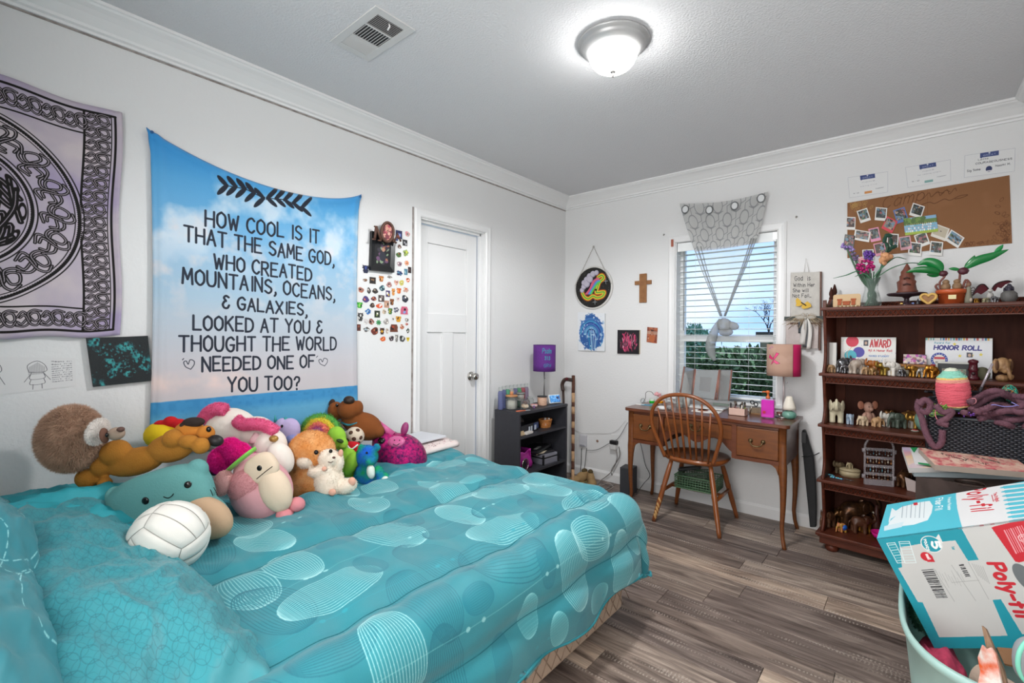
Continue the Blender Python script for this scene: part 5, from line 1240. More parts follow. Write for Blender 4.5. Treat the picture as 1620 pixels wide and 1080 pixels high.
# ================================================================== the corner: staff, cane, shoes, cables
sb = PZ(906,766,0); st_ = PY(907,594,-.035)
t = thing('walking_staff','tall debarked stick banded brown and tan in the corner','stick',sb)
d_ = st_ - sb; bands = [0,.13,.2,.29,.36,.44,.50,.56,.63,.70,.74,.83,1.0]
ml,mdk = M('stick_light','c79f78',.6,var=.5,vs=40),M('stick_bark','5e3a2c',.8,bump=.5,bs=60,var=.5,vs=40)
for k in range(12):
    a,c_ = bands[k],bands[k + 1]; MB().tube([d_ * a,d_ * ((a + c_) / 2) + Vector((.0015,0,0)),d_ * c_],.0155 - .002 * (1 - a),10).build('bark_band' if k % 2 else 'bare_band',mdk if k % 2 else ml,t)
t = thing('walking_cane','dark knobbly wooden cane with a polished red knot, behind the staff','cane',(.09,-.27,0))
c_ = Vector(t.location); pt = lambda x,y,yy=-.12: PY(x,y,yy) - c_
MB().tube([Vector((0,0,0)),pt(892,640),pt(891,618)],[.009,.010,.012],10).build('shaft',M('cane_wood','3f2e28',.5,bump=.4,bs=60),t)
MB().tube(catmull([pt(891,618),pt(889.5,608),pt(893,601),pt(898,600),pt(904,601)],5),.017,10).build('handle',M('cane_wood','3f2e28'),t)
MB().ell(pt(896.5,599,-.135),.014,n=12).build('knot',C('5c1a22',.15),t)
def shoe(loc,rz,lab):
    t = thing('shoe',lab,'shoe',loc,(0,0,rz),'tan shoes in the corner'); b = MB()
    b.ell((0,-.06,.03),(.038,.055,.03)).ell((0,.0,.045),(.034,.05,.045)).ell((0,.03,.06),(.03,.035,.05)); b.build('upper',M('tan_suede','9c8058',.9,bump=.4,bs=150),t,remesh=.004,smooth=3)
    MB().ell((0,.028,.098),(.022,.028,.02)).build('opening',C('54462c',.95),t); MB().ell((0,-.02,.006),(.04,.1,.008)).build('sole',C('8d7a4c',.8),t)
    return t
shoe(PZ(917,764,0) + Vector((0,.03,0)),R(-30),'tan suede shoe in the corner, the one nearer the bookcase')
shoe(PZ(932,767,0) + Vector((0,.03,0)),R(40),'tan suede shoe in the corner, the one nearer the loose cables')
# wall box, outlet, cables
t = thing('wall_unit','grey plastic power unit on the wall above the tan shoes','power unit',PY(924,696,0)); o0 = Vector(t.location)
MB().b2((-.033,-.03,-.05),(.033,0,.05)).build('case',C('c2c2c8',.4),t,bevel=.005,seg=3); MB().b2((-.024,-.032,-.052),(.024,-.003,-.036)).build('socket',C('8f9198',.5),t)
t = thing('wall_outlet','wall socket with a black adapter, left of the desk','outlet',PY(973,698,0)); o0 = Vector(t.location)
MB().b2((-.036,-.006,-.05),(.036,0,.058)).build('cover_plate',C('dddddc',.4),t,bevel=.002); MB().b2((-.03,-.045,-.018),(.036,-.006,.012)).build('black_adapter',C('1b1b1d',.5),t,bevel=.004)
MB().b2((-.024,-.05,-.062),(.03,-.006,-.022)).build('white_adapter',C('cfcfce',.4),t,bevel=.005)
tag(MB().lathe([(0,.006),(.008,.005),(.012,0)],14,t=T((0,0,0),(R(90),0,0))).build('cable_port',C('8a6a58',.6),None,PY(945,697.5,0)),'small round brown cable hole in the wall','cable hole')
def cable(lab,pts,r=.0028,col='9a9a98',y=-.02):
    P_ = [Vector(p) if len(p) == 3 and p[2] is not None and isinstance(p,Vector) else (PY(p[0],p[1],p[2] if len(p) > 2 else y) if (len(p) < 4) else PZ(p[0],p[1],p[3])) for p in pts]
    c_ = P_[0].copy(); o = MB().tube([p - c_ for p in catmull(P_,6)],r,6).build('cable',C(col,.5),None,c_); return tag(o,lab,'cable')
cable('black cable hanging from the left side of the grey wall unit',[(920,709,-.02),(919.5,730,-.02),(918,752,-.08),(922,764,0,.004)],.003,'2a2a2c')
cable('grey cable hanging from the right side of the grey wall unit',[(928,708,-.02),(926,730,-.02),(923,752,-.08),(928,768,0,.004)],.003,'6a6a6a')
cable('thin grey cable rising from the wall unit to the desk',[(928,712,-.02),(945,711,-.02),(962,702,-.02),(978,693,-.02),(993,668,-.06)],.0026,'77777a')
cable('faint white cable running along the wall to the desk',[(899,674,-.01),(920,684,-.01),(945,685,-.01),(972,683,-.01),(990,665,-.01)],.0016,'c8c8c8')
cable('thick grey cable dropping from the outlet to the floor',[(975,712,-.04),(976,725,-.04),(968,745,-.05),(950,760,0,.005),(940,768,0,.005),(955,774,0,.005),(972,766,0,.005)],.0035,'8b8683')
cable('second grey cable dropping from the outlet, curling on the floor',[(979,706,-.04),(980,722,-.04),(967,745,-.05),(972,760,0,.005),(960,772,0,.005),(944,770,0,.012),(950,763,0,.012),(966,769,0,.01)],.0035,'6f6c6a')
cable('tangled pale cable lying on the floor by the dark speaker',[(935,762,0,.004),(948,768,0,.004),(962,764,0,.01),(970,770,0,.004),(958,776,0,.004),(941,773,0,.008),(950,766,0,.015)],.0032,'a8a09a')
cable('black cable hanging under the desk by its left back leg',[(1012,697,-.05),(1016,712,-.03),(1021,735,-.03),(1028,752,-.03),(1018,765,-.1),(1006,782,0,.004)],.0025,'3a3a3c')
t = thing('subwoofer','dark grey upright speaker box on the floor beside the desk','speaker',(.735,-.165,0),(0,0,R(6)))
MB().b2((-.05,-.06,.004),(.05,.06,.212)).build('cabinet',M('speaker_grey','3f4044',.7,bump=.3,bs=400),t,bevel=.004); MB().b2((-.045,-.0615,.01),(.045,-.06,.206)).build('grille',C('37383c',.9),t)
for a in (-1,1):
    for c_ in (-1,1): MB().lathe([(0,0),(.008,0),(.008,.005)],8,t=T((a * .04,c_ * .05,0))).build('foot',C('111111',.8),t)

# ================================================================== hung on the back wall
def pyq(name,lab,cat,q,d,mat,side=None,**k): return wallcard(name,lab,cat,q,d,mat,side,wall='B',**k)
ce = PY(939.5,455,0); R0 = (PY(969,455,0).x - PY(909.5,455,0).x) / 2
t = thing('round_plaque','round white-rimmed plaque painted with a rainbow in space, hung from beads','plaque',ce)
MB().lathe([(0,.016),(R0 - .012,.016),(R0 - .002,.017),(R0,.012),(R0,0)],48,t=T((0,0,0),(R(90),0,0))).build('disc',C('d2d0cc',.6),t)
cv = Cv(400,400,'14120f'); q = random.Random(4)
for _ in range(90): cv.ell(q.uniform(20,380),q.uniform(20,380),1.5,1.5,'b9b4ac')
cloud = [(75,180,26),(95,215,30),(95,255,28),(125,285,30),(160,315,32),(200,335,32),(240,345,26),(130,240,36),(165,285,36)]
fox = [(80,150),(105,110),(150,90),(200,115),(250,95),(310,110),(330,145),(300,150),(240,150),(255,200),(275,250),(320,285),(300,315),(260,300)]
for w_,col in ((58,'5a2c12'),(44,'b85a1c'),(32,'e0a82c'),(20,'b8d838'),(9,'3a8a3a')):
    cv.line([(p.x,p.y) for p in catmull([(a,b,0) for a,b in fox],5)],w_,col,.85)
for k,col in enumerate(('c8508a','d8705a','9a5ab0','5a8ad0','3ab0a0','5ac04a')):
    cv.line([(p.x,p.y) for p in catmull([(120 + k * 13,140,0),(165 + k * 10,190,0),(200 + k * 12,260 - k * 4,0),(255 + k * 6,290 - k * 9,0)],5)],15,col)
for x,y,r_ in cloud: cv.ell(x,y,r_,r_,'9a94a8'); cv.ell(x - 4,y + 4,r_ * .8,r_ * .8,'c4c0cc',0,.8)
cv.ell(235,175,13,10,'0c0a0a')
for x,y in ((345,255),(225,55)):
    cv.line([(x - 22,y),(x + 22,y)],3,'c8d4dc'); cv.line([(x,y - 24),(x,y + 24)],3,'c8d4dc')
b = MB(); n = 48; rp = R0 - .014
b.add([(rp * math.cos(2 * PI * k / n),-.0175,rp * math.sin(2 * PI * k / n)) for k in range(n)],[tuple(range(n))],0,False,None,[(.5 + .5 * math.cos(2 * PI * k / n),.5 + .5 * math.sin(2 * PI * k / n)) for k in range(n)])
b.build('painting',cv.mat('space_art',.5),t)
apex = PY(939,390,-.02) - ce; b = MB()
for e_ in ((-R0 * .96,-.02,.03),(R0 * .96,-.02,.025)):
    e_ = Vector(e_); n = 26
    for k in range(n + 1): b.ell(apex + (e_ - apex) * k / n,.0055,n=8)
o = b.build('bead_string',C('bdb9b4',.6),t); o['kind'] = 'stuff'
MB().ell(apex,.009,n=10).build('top_bead',C('aaa6a2',.6),t)
t = thing('cross','plain wooden cross on the back wall left of the window','cross',PY(1018,455,0)); m_cw = M('cross_wood','96683f',.6,var=.6,vs=30,col2='7a5030')
w_ = (PY(1023.5,455,0).x - PY(1012.5,455,0).x) / 2; MB().b2((-w_,-.016,PY(1018,478.5,0).z - t.location.z),(w_,0,PY(1018,433,0).z - t.location.z)).build('upright',m_cw,t,bevel=.002)
hw = (PY(1031,447,0).x - PY(1005,447,0).x) / 2; zc = PY(1018,447,0).z - t.location.z
for s_ in (-1,1): MB().b2((s_ * w_,-.016,zc - .016),(s_ * hw,0,zc + .016)).build('arm',m_cw,t,bevel=.002)
cv = Cv(300,420,'dfe2e6'); Yg,Xg = np.mgrid[0:420,0:300]; n1 = cv.fbm(50,5,3); n2 = cv.fbm(26,4,8)
body = 1 - np.hypot((Xg - 155) / 140,(Yg - 200) / 205) + (n2 - .5) * .55; inn = np.clip(body * 14,0,1); cv.blend(inn,'2a5a9c')
q = random.Random(7)
for k in range(46):      # sweeping arcs of poured paint
    r0 = q.uniform(40,185); pts = [(150 + (r0 * .75) * math.cos(a) + q.uniform(-3,3),175 + r0 * math.sin(a) + q.uniform(-3,3),0) for a in [PI * (1.05 - j * .11) - .2 for j in range(q.randint(5,12))]]
    cv.line([(p.x,p.y) for p in catmull(pts,4)],q.uniform(4,15),q.choice(['1c3f8a','2f6fb4','3f8fc0','1a2a6c','2a8ab0','4a6ab4','6fa0cc']),.75)
for k in range(10): x = q.uniform(140,220); cv.line([(x,15),(x + q.uniform(-20,15),150),(x - 20,230)],q.uniform(4,10),q.choice(['2aa0c0','1c3f8a','b8d8e8','3a7ab8']),.8)
cv.blend(inn * np.clip((n2 - .66) * 12,0,1),'c8dce8',.8); cv.blend(1 - np.clip((body + .12) * 10,0,1),'dfe2e6')
pyq('canvas_painting','canvas with a poured blue wave painting under the round plaque','painting',[(914,493.5),(956.7,495.5),(956.5,555.5),(914.5,554)],.016,cv.mat('blue_pour',.4),C('c4c6c8',.8))
cv = Cv(260,270,'17141a'); q = random.Random(11)
for k in range(60):
    x = q.uniform(30,225); y = q.uniform(15,150); sl = q.uniform(-45,45); cv.line([(p.x,p.y) for p in catmull([(x,y,0),(x + sl * .4,y + 50,0),(x - sl * .3,y + 95,0)],4)],q.uniform(4,16),q.choice(['b8305e','d8507c','8a2448','e0a0b4','4a2834','c83a6a','2a1c22','6a5058']),.8)
cv.ell(100,110,34,30,'5a2c40',.3,.9); cv.ell(100,110,20,16,'8a4a60',.3,.8)
Yg,Xg = np.mgrid[0:270,0:260]; cv.blend(np.clip(np.hypot((Xg - 130) / 112,(Yg - 135) / 125) * 9 - 8.4,0,1),'17141a')
pyq('canvas_painting','small square black canvas with swirled pink paint','painting',[(977,521.7),(1011.6,522),(1011,560),(976.5,559)],.018,cv.mat('pink_pour',.4),C('b5a88c',.8))
cv = Cv(140,200,'8c4a34'); cv.blots(['b06a4c','7a3a2c','c8a890','a85a3a'],40,8,22,seed=9); cv.rect(0,110,140,150,'b4a498',.6); cv.ell(70,130,18,26,'a8745c'); cv.ell(70,55,42,45,'b0603a'); cv.ell(70,160,22,12,'4a2c24')
pyq('photo_print','small curled photo of a person in orange on the wall by the window','photo',[(1024,517),(1040.5,518.5),(1039,543),(1022.8,541)],.003,cv.mat('orange_photo',.4),C('c0b0a0',.8))
tag(MB().b2((-.008,-.012,-.028),(.008,0,.028)).ell((0,-.012,.022),(.006,.004,.006)).ell((0,-.012,.006),(.006,.004,.006)).build('door_charm',C('a8604c',.6),None,PY(1064,384.5,-.018)),'narrow copper-red charm stuck to the top left of the window casing','charm')

# sign with the verse, and the ribboned plaque below it
cv = Cv(280,420,'bcb8b2'); n1 = Cv(280,420).fbm(30,4,2); cv.a = cv.a * (.93 + .12 * n1[...,None])
for s_,x0,x1,y in (('God  is',40,190,352),('Within Her',28,232,300),('She will',22,172,256),('Not Fail_',20,200,212)): cv.text(s_,(x0,y),(x1,y + 2),38 if 'God' in s_ else 28,4.2,'26262a',.95,jit=.5)
sgp = PY(1275,465,-.0); t = thing('verse_sign','whitewashed wooden sign with handwritten verse hung right of the window','sign',sgp)
def qc(pts,y): return [PY(a,b,y) - sgp for a,b in pts]
def board(q4,d,mat,side,name,par,y0):
    b = MB(); Fq = [v for v in q4]; Bq = [v + Vector((0,d,0)) for v in Fq]
    b.add([Fq[3],Fq[2],Fq[1],Fq[0]],[(0,1,2,3)],0,False,None,[(0,0),(1,0),(1,1),(0,1)]); b.add(Bq + Fq,[(0,1,2,3),(0,4,5,1),(1,5,6,2),(2,6,7,3),(3,7,4,0)],1); return b.build(name,[mat,side],par)
m_sw2,m_edge = C('b4afa8',.8,bump=.3),M('sign_edge','6e5248',.8,var=.5,vs=40)
board(qc([(1251,431),(1297,430),(1296.5,510),(1250.5,510)],-.03),.02,cv.mat('verse',.8),m_edge,'board',t,0)
MB().b2(qc([(1250,513)],-.028)[0],qc([(1300.5,430)],-.004)[0]).build('backboard',m_edge,t)
MB().tube([qc([(1272,431)],-.02)[0],qc([(1275,408)],-.01)[0],qc([(1280,431)],-.02)[0]],.0015,6).build('string',C('a8a098',.8),t)
def wing(b,c,pts,m=0): b.prism([(x,y) for x,y in pts],-.001,.001,m,t=Matrix.Translation(c) @ T((0,0,0),(R(90),0,0)))
bc = qc([(1271,481)],-.045)[0]; b = MB(); s_ = .0045
wing(b,bc,[(x * s_,y * s_) for x,y in ((0,0),(-4,6),(-8,10),(-10,6),(-9,1),(-10,-2),(-5,-3))]); wing(b,bc,[(x * s_,y * s_) for x,y in ((0,0),(5,4),(9,0),(10,-4),(5,-6),(0,-7),(-3,-4))]); b.build('butterfly_wings',C('d0a83c',.7),t)
MB().tube([bc + Vector((-.012,-.003,.012)),bc + Vector((.016,-.003,-.01))],.004,6).build('butterfly_body',C('3a3028',.7),t)
p2 = PY(1271,528,0); t = thing('ribbon_plaque','distressed white plaque with a raffia and ribbon bow, below the verse sign','sign',p2)
qd = lambda pts,y: [PY(a,b,y) - p2 for a,b in pts]
board(qd([(1243,506),(1295,506),(1294,551),(1243.5,549)],-.026),.02,M('distressed','c3b9b6',.8,var=.6,vs=18,col2='a89a96'),m_edge,'board',t,0)
MB().b2(qd([(1296,554)],-.004)[0],qd([(1298.5,500)],-.03)[0]).build('frame_edge',m_edge,t)
MB().b2(qd([(1242,507)],-.006)[0],qd([(1312,499.5)],-.034)[0]).build('crossbar',C('3f4644',.7),t)
q = random.Random(12); b = MB(); kc = qd([(1275,503)],-.045)[0]
for _ in range(70):
    a = q.uniform(0,2 * PI); l_ = q.uniform(.05,.13); e_ = kc + Vector((math.cos(a) * l_ * 1.1,q.uniform(-.02,.02),math.sin(a) * l_ * .4 - .035 * q.random())); b.tube([kc,(kc + e_) / 2 + Vector((0,-.01,q.uniform(.0,.02))),e_ + Vector((0,0,-.015))],.0011,4)
o = b.build('raffia',C('b8a488',.9),t); o['kind'] = 'stuff'
def ribbon(name,pts,w,col,y=-.055):
    P_ = catmull([PY(a,b_,y) - p2 for a,b_ in pts],6); b = MB()
    V = []; 
    for i,p in enumerate(P_): 
        k = w * (.4 + .6 * min(1,i / 6)); V += [p + Vector((-k,.004 * math.sin(i * .9),0)),p + Vector((k,-.004 * math.sin(i * .9),0))]
    b.add(V,[(2 * i,2 * i + 1,2 * i + 3,2 * i + 2) for i in range(len(P_) - 1)],0,True); o = b.build(name,C(col,.5),t); q_ = o.modifiers.new('s','SOLIDIFY'); q_.thickness = .0012; return o
ribbon('white_ribbon',[(1275,503),(1272,520),(1269,545)],.016,'c9c6c2'); ribbon('dark_ribbon',[(1276,504),(1276,525),(1276,549)],.022,'55575a',-.05); ribbon('white_ribbon',[(1277,503),(1282,520),(1279,552)],.011,'d6d3ce',-.058); ribbon('dark_ribbon',[(1270,504),(1266,512),(1266,527)],.011,'35393f',-.048)
MB().ell(kc + Vector((-.03,-.008,.004)),(.03,.01,.014)).ell(kc + Vector((.03,-.008,.004)),(.03,.01,.014)).ell(kc + Vector((0,-.012,0)),.011).build('bow',C('aaa49a',.7),t)

# cardboard with polaroids, certificates
cv = Cv(1100,470,'8a6040'); Yg,Xg = np.mgrid[0:470,0:1100]; cv.blend(((np.sin(Xg * 1.1) + 1) / 2).astype(np.float32),'815838',.35); cv.blend(np.clip((cv.fbm(120,3,2) - .5) * 4,0,1),'96694a',.5)
for x in (385,590): cv.line([(x,0),(x,470)],2,'74492c',.8)
DK = '5c3822'
cv.text('Camp',(265,372),(560,392),92,4.5,DK,.9,slant=.25)
for k in range(3): cv.line([(p.x,p.y) for p in catmull([(560 + 60 * k,400 + 8 * k,0),(600 + 60 * k,440,0),(615 + 60 * k,405,0),(650 + 60 * k,430 + 6 * k,0),(700 + 40 * k,420,0)],6)],4,DK,.8)
cv.line([(p.x,p.y) for p in catmull([(540,352,0),(600,366,0),(640,350,0),(700,372,0),(740,356,0),(800,378,0),(850,376,0),(815,362,0),(770,360,0)],6)],5,DK,.8)
q = random.Random(6)
for _ in range(26):
    x,y = 30 + abs(q.gauss(0,70)),455 - abs(q.gauss(0,32)); cv.ell(x,y,14,8,'b08a52',q.uniform(0,3),.8,ring=3)
for _ in range(34):
    x,y = 1085 - abs(q.gauss(0,40)),20 + abs(q.gauss(0,110)); cv.ell(x,y,15,8,DK,q.uniform(0,3),.6,ring=2.5)
for _ in range(20): x = q.uniform(820,1080); cv.ell(x,22,14,7,DK,q.uniform(0,3),.6,ring=2.5)
pyq('cardboard_sheet','long brown cardboard sheet lettered camp and pinned with snapshots','poster',[(1340.5,321),(1597,277),(1601,384.5),(1340.5,408)],.005,cv.mat('camp_board',.9),C('6f4a30',.9))
PL = [(107,553,62,84,-2,'dcdad6','instant photo with a dark interior at the left edge of the cardboard'),(193,502,72,84,18,'dcdad6','tilted instant photo of a seated figure, upper left of the cardboard'),(306,492,76,86,-5,'dcdad6','instant photo of a blue shirt, upper row, second from left'),
      (437,500,78,92,18,'4a6aa8','blue bordered instant photo near the top of the cardboard'),(543,470,82,84,-18,'dcdad6','instant photo of dark trees at the top of the group'),(362,563,78,88,-26,'c8283c','red bordered instant photo tilted left'),
      (695,612,104,88,-20,'d8d2c8','instant photo almost blank and pale right of the group picture'),(790,655,104,82,-32,'dcdad6','instant photo of pink shapes, farthest right on the cardboard'),(182,635,104,68,-10,'dcdad6','landscape instant photo of people lying down'),
      (265,627,68,88,12,'d88aa8','pink bordered instant photo right of the landscape one'),(383,665,76,88,-3,'dcdad6','instant photo of a face beside the green flower stem'),(467,682,76,88,9,'d098a4','pink edged instant photo with a green scene'),
      (576,660,84,88,20,'dcdad6','instant photo of dark foliage under the group picture'),(530,722,86,88,-6,'dcdad6','instant photo of a child in blue overlapping the lower edge'),(669,718,84,92,-6,'dcdad6','instant photo of crossing beams at the lower edge'),
      (300,722,74,84,12,'d48aa0','pink framed instant photo above the peach flower'),(222,760,74,70,3,'dcdad6','instant photo half hidden by the purple flower'),(97,672,68,86,-8,'4a4f50','dark green snapshot low on the left of the cardboard')]
pal = ['2a2a30','3f4a44','5a6a70','8a7a70','4a3028','6a8aa0','b0907a','1c2018']
def wc_quad(cx,cy,w,h,a):
    ca,sa = math.cos(R(-a)),math.sin(R(-a)); return [(1320 + (cx + (x * ca - y * sa)) / 4.153,220 + (cy + (x * sa + y * ca)) / 4.153) for x,y in ((-w / 2,-h / 2),(w / 2,-h / 2),(w / 2,h / 2),(-w / 2,h / 2))]
for k,(cx,cy,w,h,a,bc_,lab) in enumerate(PL):
    a = -a if False else a
    cv = Cv(88,104,bc_); rgk = random.Random(k + 50)
    if k == 6: cv.rect(8,22,80,96,'b8ad98'); cv.ell(46,62,5,4,'4a4038')
    else:
        cv.rect(8,22,80,96,rgk.choice(pal)); sub = Cv(72,74,rgk.choice(pal)); sub.blots(pal + (['3a6a3a'] if k % 3 == 1 else ['a05a60']),26,4,14,seed=k); cv.a[22:96,8:80] = sub.a
    pyq('instant_photo',lab,'photo',wc_quad(cx,cy,w,h,a),.0012,cv.mat('instant_%d' % k,.35),C('d0cec8',.6),group='instant photos on the cardboard',off=.006 + .0014 * (k % 3))
cv = Cv(300,170,'7fa8c8'); cv.rect(0,0,300,30,'9ab03a'); cv.rect(0,95,300,140,'5a7a3a'); cv.blots(['4a6a2a','6a8a3a','3a5a2a'],40,10,22,(0,100,200,160),3)
q = random.Random(5)
for j in range(3):
    for i in range(15): x = 18 + i * 18 + j * 5; y = 36 + j * 26; cv.ell(x,y,7,12,q.choice(['c8dce4','6fb0c8','a8ccd8','e4e8ea'])); cv.ell(x,y + 14,4.5,5,'b08a74')
pyq('photo_print','wide colour photo of a large group in light blue shirts outdoors','photo',wc_quad(567,564,218,112,7),.0012,cv.mat('group_photo',.35),C('d0cec8',.6),off=.0105)
def cert(q4,lab,badge,txts,k):
    cv = Cv(420,240,'dedede'); cv.line([(8,8),(412,8),(412,232),(8,232),(8,8)],2.5,'a8aab4'); cv.rect(135,186,285,232,'3c4a7c'); cv.poly([(135,186),(150,178),(150,186)],'2c3a6c'); cv.ell(210,224,8,8,'c8ccd8'); cv.text('GREAT',(160,198),(262,198),13,2,'aab4d0')
    for s_,x0,x1,y,h_,w_,c_ in txts: cv.text(s_,(x0,y),(x1,y + 3),h_,w_,c_,.8,jit=.4)
    cv.rect(170,26,250,52,badge[0]) if badge[1] == 'r' else (cv.ell(210,62,26,30,badge[0]),cv.rect(190,36,232,48,'d8d8dc'))
    pyq('certificate',lab,'certificate',q4,.002,cv.mat('cert_%d' % k,.6),C('d8d8d8',.7))
cert([(1340,280),(1405.5,270),(1405.5,304.7),(1343,314)],'white certificate with an orange label, first of three above the cardboard',('cf8a4a','r'),[('name',150,280,150,14,2,'9a9aa4'),('being kind',130,300,110,10,1.6,'a8a8ac'),('sig',50,110,44,12,1.6,'6a6a74'),('Naomi',290,370,60,12,1.8,'4a4a54')],1)
cert([(1431,264),(1505,251),(1505.4,286),(1435,297.8)],'white certificate with a teal label, middle one above the cardboard',('7fa8a4','r'),[('name',160,260,150,14,2,'9a9aa4'),('for helping others',110,320,118,10,1.6,'a0a0a8'),('sig',50,120,60,12,1.6,'6a6a74'),('Naomi',290,370,64,12,1.8,'6a6a74')],2)
cert([(1525,245),(1607.8,232.5),(1606.5,271.8),(1524,282)],'white certificate with big handwriting, last one above the cardboard by the corner',('2c3560','e'),[('Lolita',120,200,160,16,2.6,'3a3a40'),('COURAGEOUSNESS',100,390,124,17,3.0,'2c2c34'),('Sig Some',30,140,60,20,3,'2c2c34'),('Naomi M.',262,380,76,18,3,'22222a')],3)
# ================================================================== curtain
LFT = [(1075,322),(1083,350),(1091,375),(1099,398),(1110,430),(1124,465),(1138,500)]
RGT = [(1215,303),(1209,335),(1203,362),(1195,385),(1181,422),(1165,460),(1149,500)]
def lerp_path(P_,v):
    t_ = v * (len(P_) - 1); i = min(int(t_),len(P_) - 2); f = t_ - i; return P_[i][0] * (1 - f) + P_[i + 1][0] * f,P_[i][1] * (1 - f) + P_[i + 1][1] * f
def curt(v0,v1,yoff):
    def f(u,v):
        v = v0 + (v1 - v0) * v; a,c_ = lerp_path(LFT,v),lerp_path(RGT,v); x = a[0] + (c_[0] - a[0]) * u; y = a[1] + (c_[1] - a[1]) * u + 6 * math.sin(PI * u) * (1 - v) ** 2
        p = PY(x,y,yoff - .012 * math.sin(u * 22 + 2 * v) * (1 - .3 * v)); return p
    return f
t = thing('sheer_curtain','grey sheer curtain pinned over the window and knotted below','curtain',(0,0,0))
def sheer(name,cv,al):
    m = cv.mat(name,.9); b = m.node_tree.nodes['Principled BSDF']; b.inputs['Alpha'].default_value = al; b.inputs['Subsurface Weight'].default_value = 0; return m
cv = Cv(700,420,'bdbdbc')
for j in range(-1,6):
    for i in range(-1,8):
        cx,cy = i * 150 + (j % 2) * 75,j * 120 + 30
        cv.ell(cx,cy,38,56,'85878a',0,.8,ring=7); cv.line([(cx - 75,cy + 60),(cx - 75,cy + 10),(cx - 38,cy - 8)],6,'85878a',.8); cv.line([(cx + 75,cy - 60),(cx + 75,cy - 10),(cx + 38,cy + 8)],6,'85878a',.8); cv.line([(cx - 40,cy + 45),(cx,cy + 66),(cx + 40,cy + 45)],6,'85878a',.8)
m_c1 = sheer('curtain_print',cv,.8)
o = MB().grid(60,26,curt(0,.50,-.055)).build('patterned_band',m_c1,t)
for k in range(len(o.data.uv_layers[0].data)): pass
m_c2 = M('sheer_plain','c9cccb',.9,alpha=.30); m_c3 = M('sheer_fold','9fa3a2',.9,alpha=.62)
MB().grid(40,20,curt(.46,1,-.052),uv=False).build('sheer_panel',m_c2,t)
for pth,s_ in ((LFT,1),(RGT,-1)):
    for k in range(3):
        P_ = []
        for j in range(9):
            v = .44 + .56 * j / 8; a = lerp_path(pth,v); P_.append(PY(a[0] + s_ * (1.5 + k * (5.5 if s_ > 0 else 4) * (1 - .75 * j / 8)),a[1],-.055 - .006 * k))
        MB().tube(P_,[.007 + .004 * (k == 1)] * 9,6,flat=.4).build('edge_fold',m_c3,t)
kc = PY(1146,514,-.075); b = MB(); b.ell((0,0,0),(.055,.035,.05),(0,R(30),0)).ell((.05,0,-.005),(.05,.018,.03),(0,R(15),0)).ell((.01,0,-.05),(.05,.025,.03)); 
m_c4 = M('sheer_knot','9fa2a3',.9,alpha=.72,bump=.8,bs=25,var=.5,vs=14,col2='77797a')
b.build('knot',m_c4,t,kc)
P_ = [PY(1140,505,-.07),PY(1130,525,-.065),PY(1124,545,-.065),PY(1126,560,-.065),PY(1131,570,-.065)]
MB().tube(catmull(P_,5),[.016 + .026 * math.sin(PI * min(1,i / 19)) for i in range(21)],12,flat=.8).build('tail',M('sheer_tail','9a9e9f',.9,alpha=.6,bump=.6,bs=25),t)
for (px,py,r_) in ((1084,331,5.2),(1122,332,5.2),(1162,325.5,5.2),(1204,313.5,5.6)):
    p = PY(px,py,-.074); s = ((p - CAM) @ _d2) / F_PX * r_; MB().tube([(s * math.cos(a * PI / 10),0,s * 1.15 * math.sin(a * PI / 10)) for a in range(20)],.0045,6,closed=True).build('grommet',C('6f7172',.3,metal=.5),t,p)
    MB().add([(s * math.cos(a * PI / 8),-.001,s * 1.15 * math.sin(a * PI / 8)) for a in range(16)],[tuple(range(16))]).build('eyelet_tape',C('d8dadb',.6),t,p)

# ================================================================== desk
m_desk = M('cherry_wood','6b3c27',.32,coat=.25,var=.55,vs=9,col2='4e2819',stretch=(1,6,6),bump=.06,bs=60)
m_desk2 = M('cherry_front','74421f',.35,coat=.2,var=.5,vs=10,col2='56301c',stretch=(1,6,6))
m_brass = M('old_brass','6e5c40',.4,.85)
dx0,dx1,dy0,dy1,dz = .862,1.915,-.505,-.05,.736
t = thing('writing_desk','cherry wood writing desk with three drawers and curved legs under the window','desk',(0,0,0))
# top with rounded front corners and a shallow recess over the kneehole
def dfront(x):
    u = (x - dx0) / (dx1 - dx0); r_ = .028; e = 0
    if x - dx0 < r_: e = r_ - math.sqrt(max(0,r_ * r_ - (r_ - (x - dx0)) ** 2))
    if dx1 - x < r_: e = r_ - math.sqrt(max(0,r_ * r_ - (r_ - (dx1 - x)) ** 2))
    mid = .024 * (1 / (1 + math.exp(-(u - .27) * 60))) * (1 / (1 + math.exp((u - .71) * 60)))
    return dy0 + e + mid
xs = sorted(set([dx0 + .028 * (1 - math.cos(a * PI / 12)) for a in range(7)] + [dx1 - .028 * (1 - math.cos(a * PI / 12)) for a in range(7)] + [dx0 + .028 + (dx1 - dx0 - .056) * k / 40 for k in range(41)]))
poly = [(x,dfront(x)) for x in xs] + [(dx1,dy1),(dx0,dy1)]
MB().prism(poly,dz - .022,dz).build('desktop',m_desk,t,bevel=.005,seg=3)
def pbx(name,a,c_,mat=m_desk,**k): o0 = (Vector(a) + Vector(c_)) / 2; return MB().b2(Vector(a) - o0,Vector(c_) - o0).build(name,mat,t,o0,**k)
X0,X1,Yf,Yb = .885,1.893,-.482,-.07
pbx('side_panel',(X0,Yf + .03,.49),(X0 + .018,Yb,dz - .022)); pbx('side_panel',(X1 - .018,Yf + .03,.49),(X1,Yb,dz - .022)); pbx('back_panel',(X0,Yb - .012,.55),(X1,Yb,dz - .022))
DL = (.925,1.115,.515,.695); DR = (1.622,1.855,.515,.695); DC = (1.150,1.590,.600,.692)
pbx('front_rail',(X0 + .03,Yf + .006,.696),(X1 - .03,Yf + .03,dz - .022))
